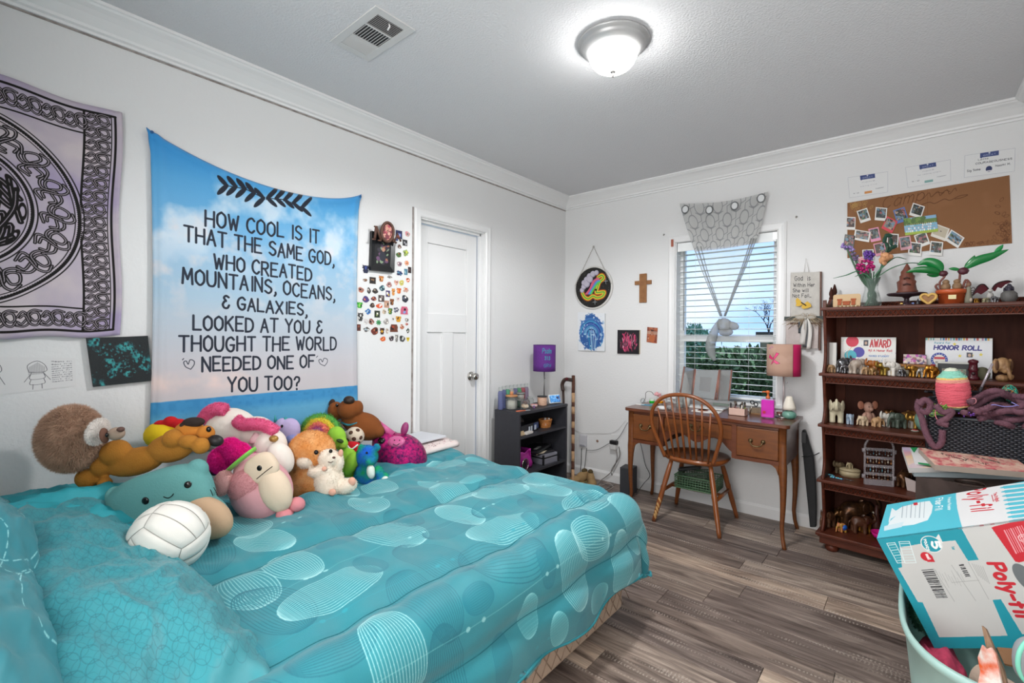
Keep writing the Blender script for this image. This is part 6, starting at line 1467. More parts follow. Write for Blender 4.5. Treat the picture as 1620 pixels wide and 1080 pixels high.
for a,c_ in ((1.118,1.147),(1.592,1.62)): pbx('divider',(a,Yf + .004,.49),(c_,Yf + .05,.70)); 
pbx('lower_rail',(.915,Yf + .002,.488),(1.13,Yf + .03,.512)); pbx('lower_rail',(1.61,Yf + .002,.488),(1.87,Yf + .03,.512))
pbx('drawer_box',(.92,Yf + .02,.512),(1.147,Yb - .02,.69),C('5c4030',.8)); pbx('drawer_box',(1.592,Yf + .02,.512),(1.87,Yb - .02,.69),C('5c4030',.8)); pbx('drawer_box',(1.15,Yf + .03,.6),(1.59,Yb - .02,.69),C('5c4030',.8))
# arched apron below the middle drawer
pts = [(1.147,.600)] + [(1.147 + .445 * k / 24,.575 - .022 * math.cos(4 * PI * k / 24) + .030 * (1 if k in (0,24) else 0) * 0 - (.03 * max(0,1 - k / 3) + .03 * max(0,1 - (24 - k) / 3))) for k in range(25)] + [(1.592,.600)]
MB().prism([(x,z) for x,z in pts][::-1],0,.02,t=Matrix(((1,0,0,0),(0,0,-1,Yf + .036),(0,1,0,0),(0,0,0,1)))).build('apron',m_desk,t)
def handle(par,x,z,y,w=.075):
    b = MB()
    for s_ in (-1,1): b.lathe([(0,.012),(.006,.011),(.009,.006),(.013,.003),(.014,0)],12,t=T((x + s_ * w / 2,y,z),(R(90),0,0)))
    b.tube(catmull([(x - w / 2,y - .014,z),(x - w / 2 + .006,y - .02,z - .016),(x - w / 4,y - .02,z - .026),(x,y - .02,z - .028),(x + w / 4,y - .02,z - .026),(x + w / 2 - .006,y - .02,z - .016),(x + w / 2,y - .014,z)],5),.0038,8)
    return b.build('drawer_handle',m_brass,par,label='aged brass bail handle')
for (a,c_,z0,z1),yy in ((DL,0),(DR,0),(DC,.016)):
    o = MB().b2((a,Yf - .004 + yy,z0),(c_,Yf + .016 + yy,z1)).build('drawer',m_desk2,t,bevel=.004,seg=2); handle(o,(a + c_) / 2,(z0 + z1) / 2 + .012,Yf - .004 + yy,.07)
def cab_leg(x,y,sx,sy,h=.50):
    b = MB(); N_ = 18; V = []
    for i in range(N_ + 1):
        s_ = i / N_; z = dz - .022 - (dz - .022) * s_ if False else None
    prof_ = [(.714,0,.021),(.60,0,.021),(.50,.0,.021),(.46,.001,.0225),(.40,.004,.021),(.32,.006,.0175),(.22,.004,.0145),(.12,-.001,.012),(.06,.004,.0115),(.02,.012,.012),(.0,.016,.0125)]
    for z,o_,r_ in prof_:
        cx,cy = x + sx * o_,y + sy * o_
        for k in range(12):
            a = 2 * PI * k / 12; q_ = 1 if z < .45 else 1.12; V.append((cx + max(-1,min(1,math.cos(a) * (1.25 if z > .45 else 1))) * r_,cy + max(-1,min(1,math.sin(a) * (1.25 if z > .45 else 1))) * r_,z))
    L_ = len(prof_); b.add(V,[(i * 12 + k,(i + 1) * 12 + k,(i + 1) * 12 + (k + 1) % 12,i * 12 + (k + 1) % 12) for i in range(L_ - 1) for k in range(12)] + [tuple(range(12))[::-1],tuple((L_ - 1) * 12 + k for k in range(12))[::-1]],0,True)
    return b.build('leg',m_desk2,t)
for x,y,sx,sy in ((.905,-.463,-1,-1),(1.874,-.463,1,-1),(.905,-.088,-1,1),(1.874,-.088,1,1)): cab_leg(x,y,sx,sy)
for x,s_ in ((.925,1),(1.853,-1)):      # curved knee brackets
    MB().prism([(0,0),(.05 * s_,0),(.03 * s_,-.008),(.012 * s_,-.022),(.004 * s_,-.045),(0,-.06)],0,.016,t=Matrix(((1,0,0,x),(0,0,-1,Yf + .02),(0,1,0,.49),(0,0,0,1)))).build('knee_bracket',m_desk2,t)

# ================================================================== chair
m_oak = M('oak_varnish','8a4d25',.28,coat=.4,var=.5,vs=14,col2='6a3a1c',stretch=(1,1,.2))
t = thing('windsor_chair','bow-back wooden spindle chair with worn leg pulled up to the desk','chair',(1.335,-.365,0),(0,0,R(1.5)))
def seat_r(a): 
    c_,s_ = math.cos(a),math.sin(a); return (.212 * math.copysign(abs(c_) ** .85,c_),(.205 if s_ > 0 else .190) * math.copysign(abs(s_) ** .85,s_))
b = MB(); n = 44; V = []; rings = [(.0,.436),(.5,.437),(.80,.443),(.93,.449),(1.0,.445),(1.0,.428),(.9,.414),(.0,.41)]
for (k_,z) in rings:
    for i in range(n): x,y = seat_r(2 * PI * i / n); V.append((x * k_,y * k_,z))
b.add(V,[(j * n + i,(j + 1) * n + i,(j + 1) * n + (i + 1) % n,j * n + (i + 1) % n) for j in range(len(rings) - 1) for i in range(n)],0,True); b.build('seat',m_oak,t)
def back_pt(x,z): return Vector((x,-.165 - (z - .44) * .30,z))
bow = catmull([back_pt(*p) for p in ((-.155,.44),(-.185,.53),(-.218,.64),(-.218,.72),(-.185,.80),(-.11,.862),(0,.883),(.11,.862),(.185,.80),(.218,.72),(.218,.64),(.185,.53),(.155,.44))],6)
MB().tube(bow,.0125,10).build('back_bow',m_oak,t)
for k in range(8):
    f = (k - 3.5) / 3.5; xb,xt = f * .125,f * .168; 
    zt2 = .874 - .085 * abs(f) ** 2.6 * 1.1; a,c_ = back_pt(xb,.438),back_pt(xt,zt2); m1,m2 = a + (c_ - a) * .35,a + (c_ - a) * .55
    MB().tube([a,m1,m2,c_],[.006,.0085,.0075,.005],8).build('spindle',m_oak,t)
lp_ = {}
for sx in (-1,1):
    for sy in (-1,1):
        a = Vector((sx * .125,sy * .115,.425)); c_ = Vector((sx * .212,sy * .215,0)); 
        pr = [(0,.013),(.12,.015),(.3,.018),(.42,.0165),(.46,.019),(.5,.0165),(.7,.017),(.88,.0135),(.93,.0145),(1,.0125)]
        o = MB().tube([a + (c_ - a) * s_ for s_,_ in pr],[r_ for _,r_ in pr],12).build('leg',m_oak,t,label='leg with the varnish worn off near its foot' if (sx,sy) == (-1,-1) else None); lp_[(sx,sy)] = (a,c_)
a,c_ = lp_[(-1,-1)]; d_ = c_ - a      # bare scraped patch
b = MB()
for s_ in (.66,.74,.8,.86,.91): b.ell(a + d_ * s_ + Vector((.003,-.011,0)),(.009,.0065,.02),(0,R(-18),0),10)
b.build('worn_patch',C('c49a62',.7),t)
sp_ = {}
for sx in (-1,1):
    p0 = lp_[(sx,-1)][0] * .48 + lp_[(sx,-1)][1] * .52; p1 = lp_[(sx,1)][0] * .48 + lp_[(sx,1)][1] * .52
    MB().tube([p0,(p0 + p1) / 2,p1],[.009,.0135,.009],10).build('stretcher',m_oak,t); sp_[sx] = (p0 + p1) / 2
MB().tube([sp_[-1],(sp_[-1] + sp_[1]) / 2,sp_[1]],[.009,.0125,.009],10).build('cross_stretcher',m_oak,t)
# green plastic basket on the stretchers
zb2 = sp_[1].z + .014; t = thing('plastic_basket','green perforated plastic basket resting on the chair stretchers','basket',(1.345,-.34,zb2),(0,0,R(2)))
m_gp = M('green_plastic','5a7a5c',.5); b = MB()
def lattice(x0,y0,x1,y1,z0,z1):
    dv = Vector((x1 - x0,y1 - y0,0)); L_ = dv.length; dv.normalize(); rows = 5
    for j in range(rows + 1): z = z0 + (z1 - z0) * j / rows; b.tube([Vector((x0,y0,z)),Vector((x1,y1,z))],.0022 if j < rows else .005,5)
    m_ = int(L_ / .017)
    for i in range(m_ + 1): p = Vector((x0,y0,0)) + dv * (L_ * i / m_); b.tube([p + Vector((0,0,z0)),p + Vector((0,0,z1))],.0018,4)
w2,d2 = .132,.10
for a in ((-w2,-d2,w2,-d2),(w2,-d2,w2,d2),(w2,d2,-w2,d2),(-w2,d2,-w2,-d2)): lattice(*a,.004,.085)
o = b.build('lattice_wall',m_gp,t); MB().b2((-w2,-d2,0),(w2,d2,.005)).build('bottom',m_gp,t)
t = thing('plastic_basket','smaller green plastic basket tilted inside the basket under the chair','basket',(1.335,-.35,zb2 + .045),(0,R(-9),R(4)))
b = MB(); w2,d2 = .095,.065
for a in ((-w2,-d2,w2,-d2),(w2,-d2,w2,d2),(w2,d2,-w2,d2),(-w2,d2,-w2,-d2)): lattice(*a,.0,.06)
b.build('lattice_wall',M('dark_green_plastic','465a48',.5),t)
tag(MB().b2((-.09,-.03,0),(.06,.03,.018)).build('black_case',C('1d1f20',.5),None,(1.30,-.34,zb2 + .115),(0,R(-14),R(8)),bevel=.004),'flat black case lying across the green baskets','case')

# ================================================================== on the desk
def D(px,py,z=dz): return PZ(px,py,z)
# three-part mirror leaning at the window
t = thing('trifold_mirror','three-panel tabletop mirror with copper edges at the back of the desk','mirror',(1.30,-.13,dz)); o0 = Vector(t.location)
m_mir = M('mirror_glass','b4b6b6',.22,.75); m_cop = M('copper_edge','9a6a5e',.4,.3)
panels = [([(1082.5,579.6),(1099.4,583.3),(1095,626.5),(1075.5,625)],(-.20,-.10)),([(1100.6,584.5),(1138,585),(1131,632.5),(1095.8,627)],(-.105,-.105)),([(1139,584.5),(1157.8,585),(1153,633.6),(1134.4,633)],(-.10,-.19))]
for k,(q4,(ya,yb_)) in enumerate(panels):
    V = [PY(*q4[0],ya + .03) - o0,PY(*q4[1],yb_ + .03) - o0,PY(*q4[2],yb_ - .03) - o0,PY(*q4[3],ya - .03) - o0]; n_ = (V[1] - V[0]).cross(V[3] - V[0]).normalized()
    if n_.y > 0: n_ = -n_
    b = MB(); b.add([V[3],V[2],V[1],V[0]] + [v - n_ * .008 for v in (V[3],V[2],V[1],V[0])],[(0,1,2,3),(7,6,5,4),(0,4,5,1),(1,5,6,2),(2,6,7,3),(3,7,4,0)]); o = b.build('panel',C('7c7d7e',.5),t)
    ce_ = sum(V,Vector()) / 4; b = MB(); I = [v + (ce_ - v) * .05 + n_ * .0012 for v in V]; b.add(I,[(0,3,2,1)]); b.build('glass',m_mir,o)
    b = MB()
    for e_ in ((1,2),(0,3)): b.tube([V[e_[0]] + n_ * .002,V[e_[1]] + n_ * .002],.0045,6)
    b.build('copper_edging',m_cop,o)
MB().b2((-.14,-.06,0),(.155,.045,.012)).build('base',C('d9d9d6',.4),t,bevel=.003); 
MB().tube([(-.02,.0,.01),(-.02,.03,.12)],.006,8).build('support',C('8a8a8a',.4),t)
tag(MB().b2((-.055,-.018,0),(.055,.018,.034)).build('seafoam_box',C('b5c8bc',.6),None,D(1137,645) + Vector((0,.06,.012)),bevel=.002),'pale seafoam box in front of the mirror','box')
tag(MB().b2((-.09,-.05,0),(.09,.05,.004)).build('paper_sheet',C('e8e8e4',.6),None,D(1118,651),(0,0,.05)),'white sheet of paper on the desk before the mirror','paper')
t = lathing('red_jar','small jar with a bright red lid in front of the mirror','jar',D(1115,640),[('jar',[(0,0),(.02,0),(.021,.03),(.018,.034)],C('9a5a50',.4)),('lid',[(0,.034),(.02,.034),(.019,.044),(0,.048)],C('c8242c',.3))],n=18)
lathing('compact','rose gold compact lying before the red lidded jar','compact',D(1112,650),[('case',[(0,0),(.034,0),(.036,.004),(.034,.008),(0,.009)],M('rose_gold','b07868',.3,.6)),('inlay',[(0,.0095),(.026,.0095)],C('d8b0a4',.5))],n=26)
lathing('glass_tumbler','clear glass tumbler left of the mirror','glass',D(1075,645),[('glass',[(0,0),(.026,0),(.029,.09),(.027,.09),(.024,.004)],g_clear),('water',[(0,.004),(.024,.004),(.025,.04),(0,.04)],C('dfe6e6',.1,alpha=.5))],n=22)
lathing('glass_tumbler','frosted glass holding cotton swabs behind the chair bow','glass',D(1086,644),[('glass',[(0,0),(.022,0),(.024,.07),(.022,.07)],C('c6c6c2',.3,alpha=.8)),('swabs',[(0,.004),(.018,.004),(.018,.06),(0,.064)],C('ded8cc',.8))],n=18)
t = lathing('juice_cup','bright green plastic cup at the left of the desk','cup',D(1031.5,640),[('cup',[(0,.0),(.018,0),(.022,.045),(.02,.046)],C('e2e2de',.3,alpha=.6)),('slime',[(0,.012),(.0195,.012),(.0215,.042),(0,.042)],C('28b02c',.25))],n=20)
lathing('juice_cup','orange filled plastic cup beside the green one','cup',D(1045,640),[('cup',[(0,.0),(.018,0),(.022,.045),(.02,.046)],C('e2e2de',.3,alpha=.6)),('slime',[(0,.012),(.0195,.012),(.0215,.042),(0,.042)],C('e89a1c',.25))],n=20)
t = thing('paper_flower','crumpled pale pink paper flower standing behind the two cups','flower',D(1040,636)); b = MB(); q = random.Random(2)
for _ in range(9): b.ell((q.uniform(-.016,.016),q.uniform(-.012,.012),.06 + q.uniform(-.014,.018)),(.012,.008,.010),(q.uniform(0,3),q.uniform(0,3),0),8)
b.build('petals',C('e3a8ac',.8),t); MB().tube([(0,0,0),(0,0,.055)],.003,6).build('stem',C('c8c4b8',.7),t)
t = thing('eyeglasses','thin black-framed eyeglasses propped at the left end of the desk','glasses',D(1022,640)); c_ = Vector(t.location); w = lambda x,y,yy: PY(x,y,yy) - c_; yv = c_.y
MB().tube(catmull([w(1016,638,yv),w(1021,630,yv),w(1021.5,622,yv),(w(1025,619,yv + .02)),w(1031,620,yv + .05),w(1034,624,yv + .06)],5),.0018,6).build('temple',C('1c1c1e',.3),t)
MB().tube([w(1017 + 3.4 * math.cos(a * PI / 8),634 + 4 * math.sin(a * PI / 8),yv) for a in range(16)],.0016,6,closed=True).build('rim',C('1c1c1e',.3),t); MB().ell(w(1017,634,yv),(.012,.001,.014)).build('lens',C('a8b4b8',.1,alpha=.35),t)
tag(MB().b2((-.05,-.025,0),(.05,.025,.0025)).build('notepad',C('3f8fae',.6),None,D(1027,640.5) + Vector((0,-.012,0)),(0,0,.1)),'blue notepad under the eyeglasses','notepad')
tag(MB().b2((-.03,-.02,0),(.03,.02,.003)).build('card',C('e4e4e2',.6),None,D(1013,639.5),(0,0,.3)),'small white card at the far left end of the desk','card')
t = thing('computer_mouse','white computer mouse on the desk by the chair bow','mouse',D(1047,648)); MB().ell((0,0,.013),(.034,.024,.016),n=20).build('shell',C('dcdcdc',.3),t); MB().ell((-.018,0,.022),(.008,.003,.005)).build('wheel',C('8a8a8a',.5),t)
t = thing('makeup_sponge','grey rounded makeup sponge beside the white mouse','sponge',D(1059,648)); MB().ell((0,0,.016),(.020,.018,.018)).build('sponge',C('8e8c8a',.9),t)
tag(MB().b2((-.02,-.012,0),(.02,.012,.012)).build('hair_clip',C('2c2a2a',.5),None,D(1040,638) + Vector((.0,-.02,0)),(0,0,.4),bevel=.003),'black claw clip in front of the orange cup','hair clip')
t = thing('pink_box','open blush pink box of makeup brushes on the desk','box',D(1166,657) + Vector((.0,.02,0))); c_ = C('c9a99c',.6); hw_,hd_,hh_ = .052,.03,.048
for a,e_ in (((-hw_,-hd_,0),(hw_,-hd_ + .003,hh_)),((-hw_,hd_ - .003,0),(hw_,hd_,hh_)),((-hw_,-hd_,0),(-hw_ + .003,hd_,hh_)),((hw_ - .003,-hd_,0),(hw_,hd_,hh_)),((-hw_,-hd_,0),(hw_,hd_,.003))): MB().b2(a,e_).build('side',c_,t)
q = random.Random(4); bl_ = Vector(t.location)
for k in range(8):
    x = -.042 + .012 * k; lab = ['black','dark brown','grey','rose','black and silver','ivory','green tipped','yellow tipped'][k]
    t2 = thing('makeup_brush','%s handled makeup brush standing in the blush pink box' % lab,'brush',bl_ + Vector((x,q.uniform(-.015,.015),.004)),(q.uniform(-.25,.25),q.uniform(-.3,.3),0),'makeup brushes in the pink box'); hl = q.uniform(.05,.07)
    MB().tube([(0,0,0),(0,0,hl)],.004,6).build('handle',C(['1c1c1e','4a3028','7a7a7c','b07880','3a3a3c','d8d0c0','3c5a48','8a8a48'][k],.3),t2); MB().tube([(0,0,hl),(0,0,hl + .012),(0,0,hl + .022)],[.005,.007,.003],8).build('bristles',C('5c5048' if k % 2 else '2a2624',.9),t2)
t = thing('wood_box','small rough wooden box behind the pink bottle','box',D(1195,656) + Vector((0,.05,0))); MB().b2((-.045,-.02,0),(.045,.02,.04)).build('box',M('rough_wood','7a6a58',.9,var=.7,vs=30,col2='9a8a74'),t,bevel=.002); MB().b2((-.046,-.021,0),(.046,.021,.008)).build('base',C('8a6a48',.8),t)
t = thing('hair_scissors','black and steel scissors leaning on the rough wooden box','scissors',D(1186,656) + Vector((0,.02,0)),(R(10),0,0)); MB().tube([(-.004,0,0),(.012,0,.07)],.003,6).build('blade',m_chrome,t)
for s_ in (0,1): MB().tube([(.014 + s_ * .022 - .0 + .011 * math.cos(a * PI / 6),0,.086 - s_ * .012 + .013 * math.sin(a * PI / 6)) for a in range(12)],.003,6,closed=True).build('handle',C('1a1a1c',.4),t)
# pink soap bottle
p = D(1213.5,662) + Vector((0,.02,0)); t = thing('soap_bottle','square clear bottle of hot pink soap with an orange pump','bottle',p,(0,0,R(4)))
MB().b2((-.036,-.018,.006),(.036,.018,.118)).build('liquid',M('pink_soap','f21cd2',.1,trans=.35,ior=1.33),t,bevel=.006,seg=3)
MB().b2((-.042,-.023,0),(.042,.023,.125)).build('bottle',M('bottle_clear','f6d8f2',.05,trans=.9,ior=1.1,alpha=.35),t,bevel=.008,seg=3)
MB().b2((-.026,-.024,.032),(-.010,-.0235,.048)).build('label',C('b01430',.5),t)
MB().lathe([(0,.125),(.012,.125),(.013,.14),(.006,.142),(.006,.158),(.011,.16),(.010,.176),(0,.178)],18).tube([(0,0,.168),(-.028,-.008,.168),(-.03,-.008,.162)],.0045,8).build('pump',C('c8642c',.35),t)
lathing('silver_jar','little silver jar between the soap bottle and the ceramic lamp','jar',D(1233,659),[('jar',[(0,0),(.016,0),(.017,.03),(0,.03)],M('silver_jar','c8bab4',.25,.7)),('lid',[(.0175,.02),(.0175,.032),(0,.033)],C('8a5a50',.4))],n=18)
t = thing('night_light','small ceramic lamp with a white lotus shade and round jade base','lamp',D(1247,663) + Vector((0,.03,0)))
MB().lathe([(0,0),(.026,0),(.038,.012),(.041,.026),(.036,.04),(.02,.05),(.012,.052),(0,.053)],30).build('base',M('jade_glaze','5d9284',.2,var=.6,vs=20,col2='86ab9a'),t)
MB().lathe([(.037,.058),(.036,.075),(.030,.10),(.021,.128),(.016,.142),(.0,.143)],30,wav=lambda a,z: .06 * math.sin(3 * a + z * 30)).build('shade',M('porcelain','ddd6c8',.35),t); MB().tube([(0,0,.05),(0,0,.08)],.01,10).build('neck',M('porcelain','ddd6c8'),t)
# pink drum lamp
lx,ly = 1.825,-.19; t = thing('table_lamp','table lamp with a kraft and pink drum shade painted with a butterfly','lamp',(lx,ly,dz))
zt_,zb_ = PY(1240,544.5,ly).z - dz,PY(1240,594,ly).z - dz; rs = (PY(1268,570,ly).x - PY(1212,570,ly).x) / 2 * .97
MB().lathe([(0,0),(.05,0),(.051,.006),(.02,.012),(.006,.016),(0,.016)],24).build('base',M('satin_steel','8b8886'),t); MB().tube([(0,0,.012),(0,0,zb_ + .06)],.0055,8).build('pole',C('b4a8a8',.3,metal=.5),t)
cv = Cv(1000,300,'b08e7c'); cv.blend((cv.fbm(80,3,2) - .45) * 3,'c4a494',.5); cv.rect(590,0,700,300,'c01c5c'); cv.rect(585,0,592,300,'8c1444')
PKX = 400
for P_,c_ in (([(0,0),(-48,40),(-60,8),(-14,-12)],'cc2a66'),([(0,0),(30,58),(58,50),(14,-4)],'e04a80'),([(0,-6),(-30,-58),(-2,-40)],'d03a74'),([(4,-6),(66,-42),(34,-50),(6,-34)],'e05a88')):
    cv.poly([(PKX + x,165 + y) for x,y in P_],c_); cv.line([(PKX + x,165 + y) for x,y in P_ + P_[:1]],3,'7a1c3c',.8)
cv.ell(355,262,18,8,'a86a90',.3,.7); cv.ell(385,275,14,7,'a86a90',-.4,.7); cv.line([(PKX,170),(PKX - 14,215)],2,'7a1c3c'); cv.line([(PKX,170),(PKX + 4,218)],2,'7a1c3c')
m_sh = cv.mat('butterfly_shade',.8,bump=.15,bs=500); ang_c = math.atan2(CAM.y - ly,CAM.x - lx)
o = MB().grid(48,4,lambda u,v: (rs * math.cos(ang_c + (u - .5) * 2 * PI),rs * math.sin(ang_c + (u - .5) * 2 * PI),zb_ + (zt_ - zb_) * v)).build('lamp_shade',m_sh,t); q_ = o.modifiers.new('s','SOLIDIFY'); q_.thickness = .0015
pb = MB()
for k in range(10): pb.ell((.02,-.012,zb_ + .02 - k * .006),.0016,n=6)
pb.ell((.02,-.012,zb_ - .045),.005,n=8).build('pull_chain',C('d8d8d8',.2,metal=.8),t)
# long black bag leaning behind the desk
t = thing('instrument_case','long black soft case leaning on the wall between desk and shelves','case',(1.95,-.075,0)); c_ = Vector(t.location)
def qp(x,y,yy): return PY(x,y,yy) - c_
rows = [(1281,1291,834,-.12),(1278,1291.5,800,-.10),(1274,1290,760,-.085),(1270.5,1286.5,722,-.07),(1268.5,1281,705,-.06),(1268,1277,690,-.055),(1269,1273.5,680,-.05)]
b = MB(); V = []
for a,e_,y,yy in rows:
    for (x,o_) in ((a,0),(e_,0),(e_,.035),(a,.035)): V.append(qp(x,y,yy) + Vector((0,o_ if yy + o_ < -.01 else -.012 - yy,0)))
b.add(V,[(4 * i + k,4 * i + (k + 1) % 4,4 * i + 4 + (k + 1) % 4,4 * i + 4 + k) for i in range(len(rows) - 1) for k in range(4)] + [(3,2,1,0),tuple(4 * len(rows) - 4 + k for k in range(4))])
b.build('bag',M('black_nylon','1a1b1e',.6,bump=.3,bs=300),t,bevel=.006,seg=3)
MB().tube(catmull([qp(1269,722,-.08),qp(1276,722,-.09),qp(1283,721,-.085),qp(1290,719,-.05),qp(1296,716,-.03)],5),.006,6,flat=.4).build('strap',C('242528',.6),t)
MB().b2(qp(1268,700,-.075),qp(1275,684,-.07)).build('buckle',C('3c3d40',.4),t)
# ================================================================== tall carved shelf unit
m_mah = M('mahogany','5c2c1c',.42,spec=.35,var=.6,vs=10,col2='3a1810',stretch=(1,5,5),bump=.05,bs=80)
m_mahd = M('mahogany_dark','42231a',.6,spec=.12,var=.5,vs=8,col2='2c1510',stretch=(6,1,1))
SA = R(-4.8); SO = Vector((2.047,-.335,0)); SWD,SDP = .895,.295
t = thing('carved_shelf','tall dark mahogany shelf unit with five shelves and lattice aprons','shelf unit',SO,(0,0,SA)); shelf = t
sx_ = Vector((math.cos(SA),math.sin(SA),0)); sy_ = Vector((-math.sin(SA),math.cos(SA),0))
SZ = [1.430,1.045,.745,.420,.108]
def sbx(name,a,c_,mat=m_mah,**k): o0 = (Vector(a) + Vector(c_)) / 2; return MB().b2(Vector(a) - o0,Vector(c_) - o0).build(name,mat,shelf,o0,**k)
for k,z in enumerate(SZ):
    ov = .012 + .004 * k; sbx('shelf_board',(-ov * .6,-ov,z - .018),(SWD + .004,SDP,z),bevel=.004,seg=3)
# scalloped side panels
def side_poly():
    P_ = [(SDP,.06),(0,.06)]
    for z0,z1 in ((.108,.402),(.42,.727),(.745,1.027),(1.045,1.412)):
        n_ = 12
        for i in range(n_ + 1):
            s_ = i / n_; P_.append((.004 + .035 * math.sin(PI * s_) ** .8 + .02 * math.sin(2 * PI * s_) * (1 - s_),z0 + (z1 - z0) * s_))
    P_ += [(.0,1.43),(.004,1.47),(.02,1.475),(.03,1.45),(.10,1.45),(.16,1.49),(.2,1.47),(SDP,1.50)]
    return P_
for x in (.004,SWD - .02):
    MB().prism(side_poly(),0,.016,t=Matrix(((0,0,1,x),(1,0,0,0),(0,1,0,0),(0,0,0,1)))).build('side_panel',m_mah,t,bevel=.002)
# rounded front beading along the scallops and finials
for x in (.012,SWD - .012):
    MB().tube([(x,p[0],p[1]) for p in side_poly()[2:-7]],.009,8).build('front_beading',m_mah,t)
    MB().lathe([(.010,0),(.012,.01),(.008,.02),(.014,.035),(.013,.05),(.004,.085),(0,.09)],14,t=T((x,SDP - .03,1.50))).build('finial',m_mahd,t)
    MB().lathe([(.010,0),(.012,.01),(.008,.02),(.012,.035),(.011,.045),(.003,.075),(0,.08)],14,t=T((x,SDP - .12,1.485))).build('finial',m_mahd,t)
def apron(z,h,y0=.0,zt=None):
    b = MB(); x0,x1 = .022,SWD - .022; n_ = int((x1 - x0) / .021)
    b.b2((x0,y0 + .006,z - h),(x1,y0 + .010,z),1)
    b.b2((x0,y0,z - .004),(x1,y0 + .010,z)); b.b2((x0,y0,z - h),(x1,y0 + .010,z - h + .005))
    for i in range(n_):
        xa = x0 + (x1 - x0) * i / n_; xb = x0 + (x1 - x0) * (i + 1) / n_
        for s_ in (0,1):
            p0 = Vector((xa,y0 + .003,z - .003 if s_ else z - h + .003)); p1 = Vector((xb,y0 + .003,z - h + .003 if s_ else z - .003)); b.tube([p0,p1],.0032,4,sm=False)
    o = b.build('lattice_apron',[m_mah,m_mahd],shelf); return o
for z in SZ[:4]: apron(z - .018,.042)
apron(1.468,.036,SDP - .03)
sbx('base_apron',(.0,-.008,.042),(SWD,.014,.090),bevel=.004); sbx('base_moulding',(-.008,-.022,.082),(SWD + .002,.0,.092),bevel=.003)
for x in (.055,SWD - .055):
    for y in (.035,SDP - .04): MB().lathe([(.0,0),(.026,.0),(.033,.008),(.036,.02),(.032,.034),(.022,.042),(0,.042)],22).build('bun_foot',M('mahogany','5a2f22'),t,(x,y,0))
sbx('back_panel',(.02,SDP - .008,.1),(SWD - .02,SDP - .002,1.43),m_mahd)
for a in ((.02,.07),(.415,.48),(SWD - .07,SWD - .02)):
    for z0,z1 in ((1.045,1.412),(.745,1.027)): sbx('stile',(a[0],SDP - .016,z0),(a[1],SDP - .008,z1),M('mahogany_stile','502a1e',.6,spec=.12,var=.5,vs=8,col2='3c1d14',stretch=(5,5,1)))
def S(x,y,z): return SO + sx_ * x + sy_ * y + Vector((0,0,z))
def SY(px,yloc,z):                                                 # pixel column -> point on the vertical plane yloc inside the shelf
    q = ray(px,500); A_ = SO + sy_ * yloc; n_ = sy_; t_ = (A_ - CAM).dot(n_) / q.dot(n_); p = CAM + q * t_; return Vector((p.x,p.y,z))
def SP(px,py,k):
    """a point standing on shelf k, kept on the board"""
    w = PZ(px,py,SZ[k]) - SO; return SY(px,min(.21,max(.015,w.dot(sy_))),SZ[k])
def sz_at(px,py,p): q = ray(px,py); t_ = (p - CAM).dot(_d2); return (CAM + q * t_).z
def szm(p): return ((p - CAM) @ _d2) / F_PX

def elephant(lab,px,py,k,hpx,mat,face=0,trunk='down',cat='figurine',yb=None,group=None,big_ear=1.0,z=None,tusk=None,name='elephant_figurine'):
    """hpx = height in photo pixels; face = heading in degrees (0 looks along -x of the picture)"""
    p = Vector(yb) if yb is not None else SP(px,py,k); s = szm(p) * hpx / 1.0; s = s / 1.0
    t = thing(name,lab,cat,p,(0,0,YAW + R(face)),group); b = MB()
    b.ell((0,0,.56),(.36,.26,.27),n=12).ell((-.36,0,.68),(.20,.18,.20),n=12)
    for lx in (-.2,.2):
        for ly in (-.13,.13): b.tube([(lx,ly,.5),(lx * 1.05,ly,.2),(lx * 1.08,ly,0)],[.12,.10,.11],8)
    if trunk == 'up': tp = [(-.48,0,.66),(-.62,0,.60),(-.70,0,.74),(-.66,0,.90),(-.60,0,1.0)]
    else: tp = [(-.48,0,.64),(-.60,0,.48),(-.63,0,.28),(-.66,0,.12),(-.74,0,.10)]
    P_ = catmull(tp,4); b.tube(P_,[.095 - .055 * i / len(P_) for i in range(len(P_))],8)
    b.v = [(x * s,y * s,zz * s) for x,y,zz in b.v]; b.build('body',mat,t,remesh=max(.0009,s * .045),smooth=1)
    e = MB(); e.ell((-.30,-.20,.68),(.13 * big_ear,.03,.19 * big_ear),(0,0,R(-25)),10); e.v = [(x * s,y * s,zz * s) for x,y,zz in e.v]; e.build('ear',mat,t)
    e = MB(); e.ell((-.30,.20,.68),(.13 * big_ear,.03,.19 * big_ear),(0,0,R(25)),10); e.v = [(x * s,y * s,zz * s) for x,y,zz in e.v]; e.build('ear',mat,t)
    e = MB().tube([(.35,0,.6),(.44,0,.45),(.43,0,.32)],[.03,.02,.025],6)
    e.v = [(x * s,y * s,zz * s) for x,y,zz in e.v]; e.build('tail',mat,t)
    if tusk:
        for sg in (-1,1):
            e = MB().tube([(-.5,sg * .08,.58),(-.6,sg * .1,.5),(-.68,sg * .1,.54)],[.025,.02,.006],6); e.v = [(x * s,y * s,zz * s) for x,y,zz in e.v]; e.build('tusk',tusk,t)
    return t
c_ivory = M('glaze_ivory','c9bfa4',.15,coat=.4); c_gold = M('bright_gold','a87a34',.32,.85,var=.6,vs=90); c_silver = M('pewter','77777a',.3,.85); c_brz = M('bronze','6b4a2c',.35,.8,var=.5,vs=60)
c_jade = M('dark_jade','4a544a',.3); c_pearl = M('pearl_stone','b8aca0',.2,coat=.4,var=.8,vs=50,col2='8a7868'); c_amber = M('amber_resin','9a5a28',.2,coat=.3); c_white = M('white_porcelain','cfcac2',.2)
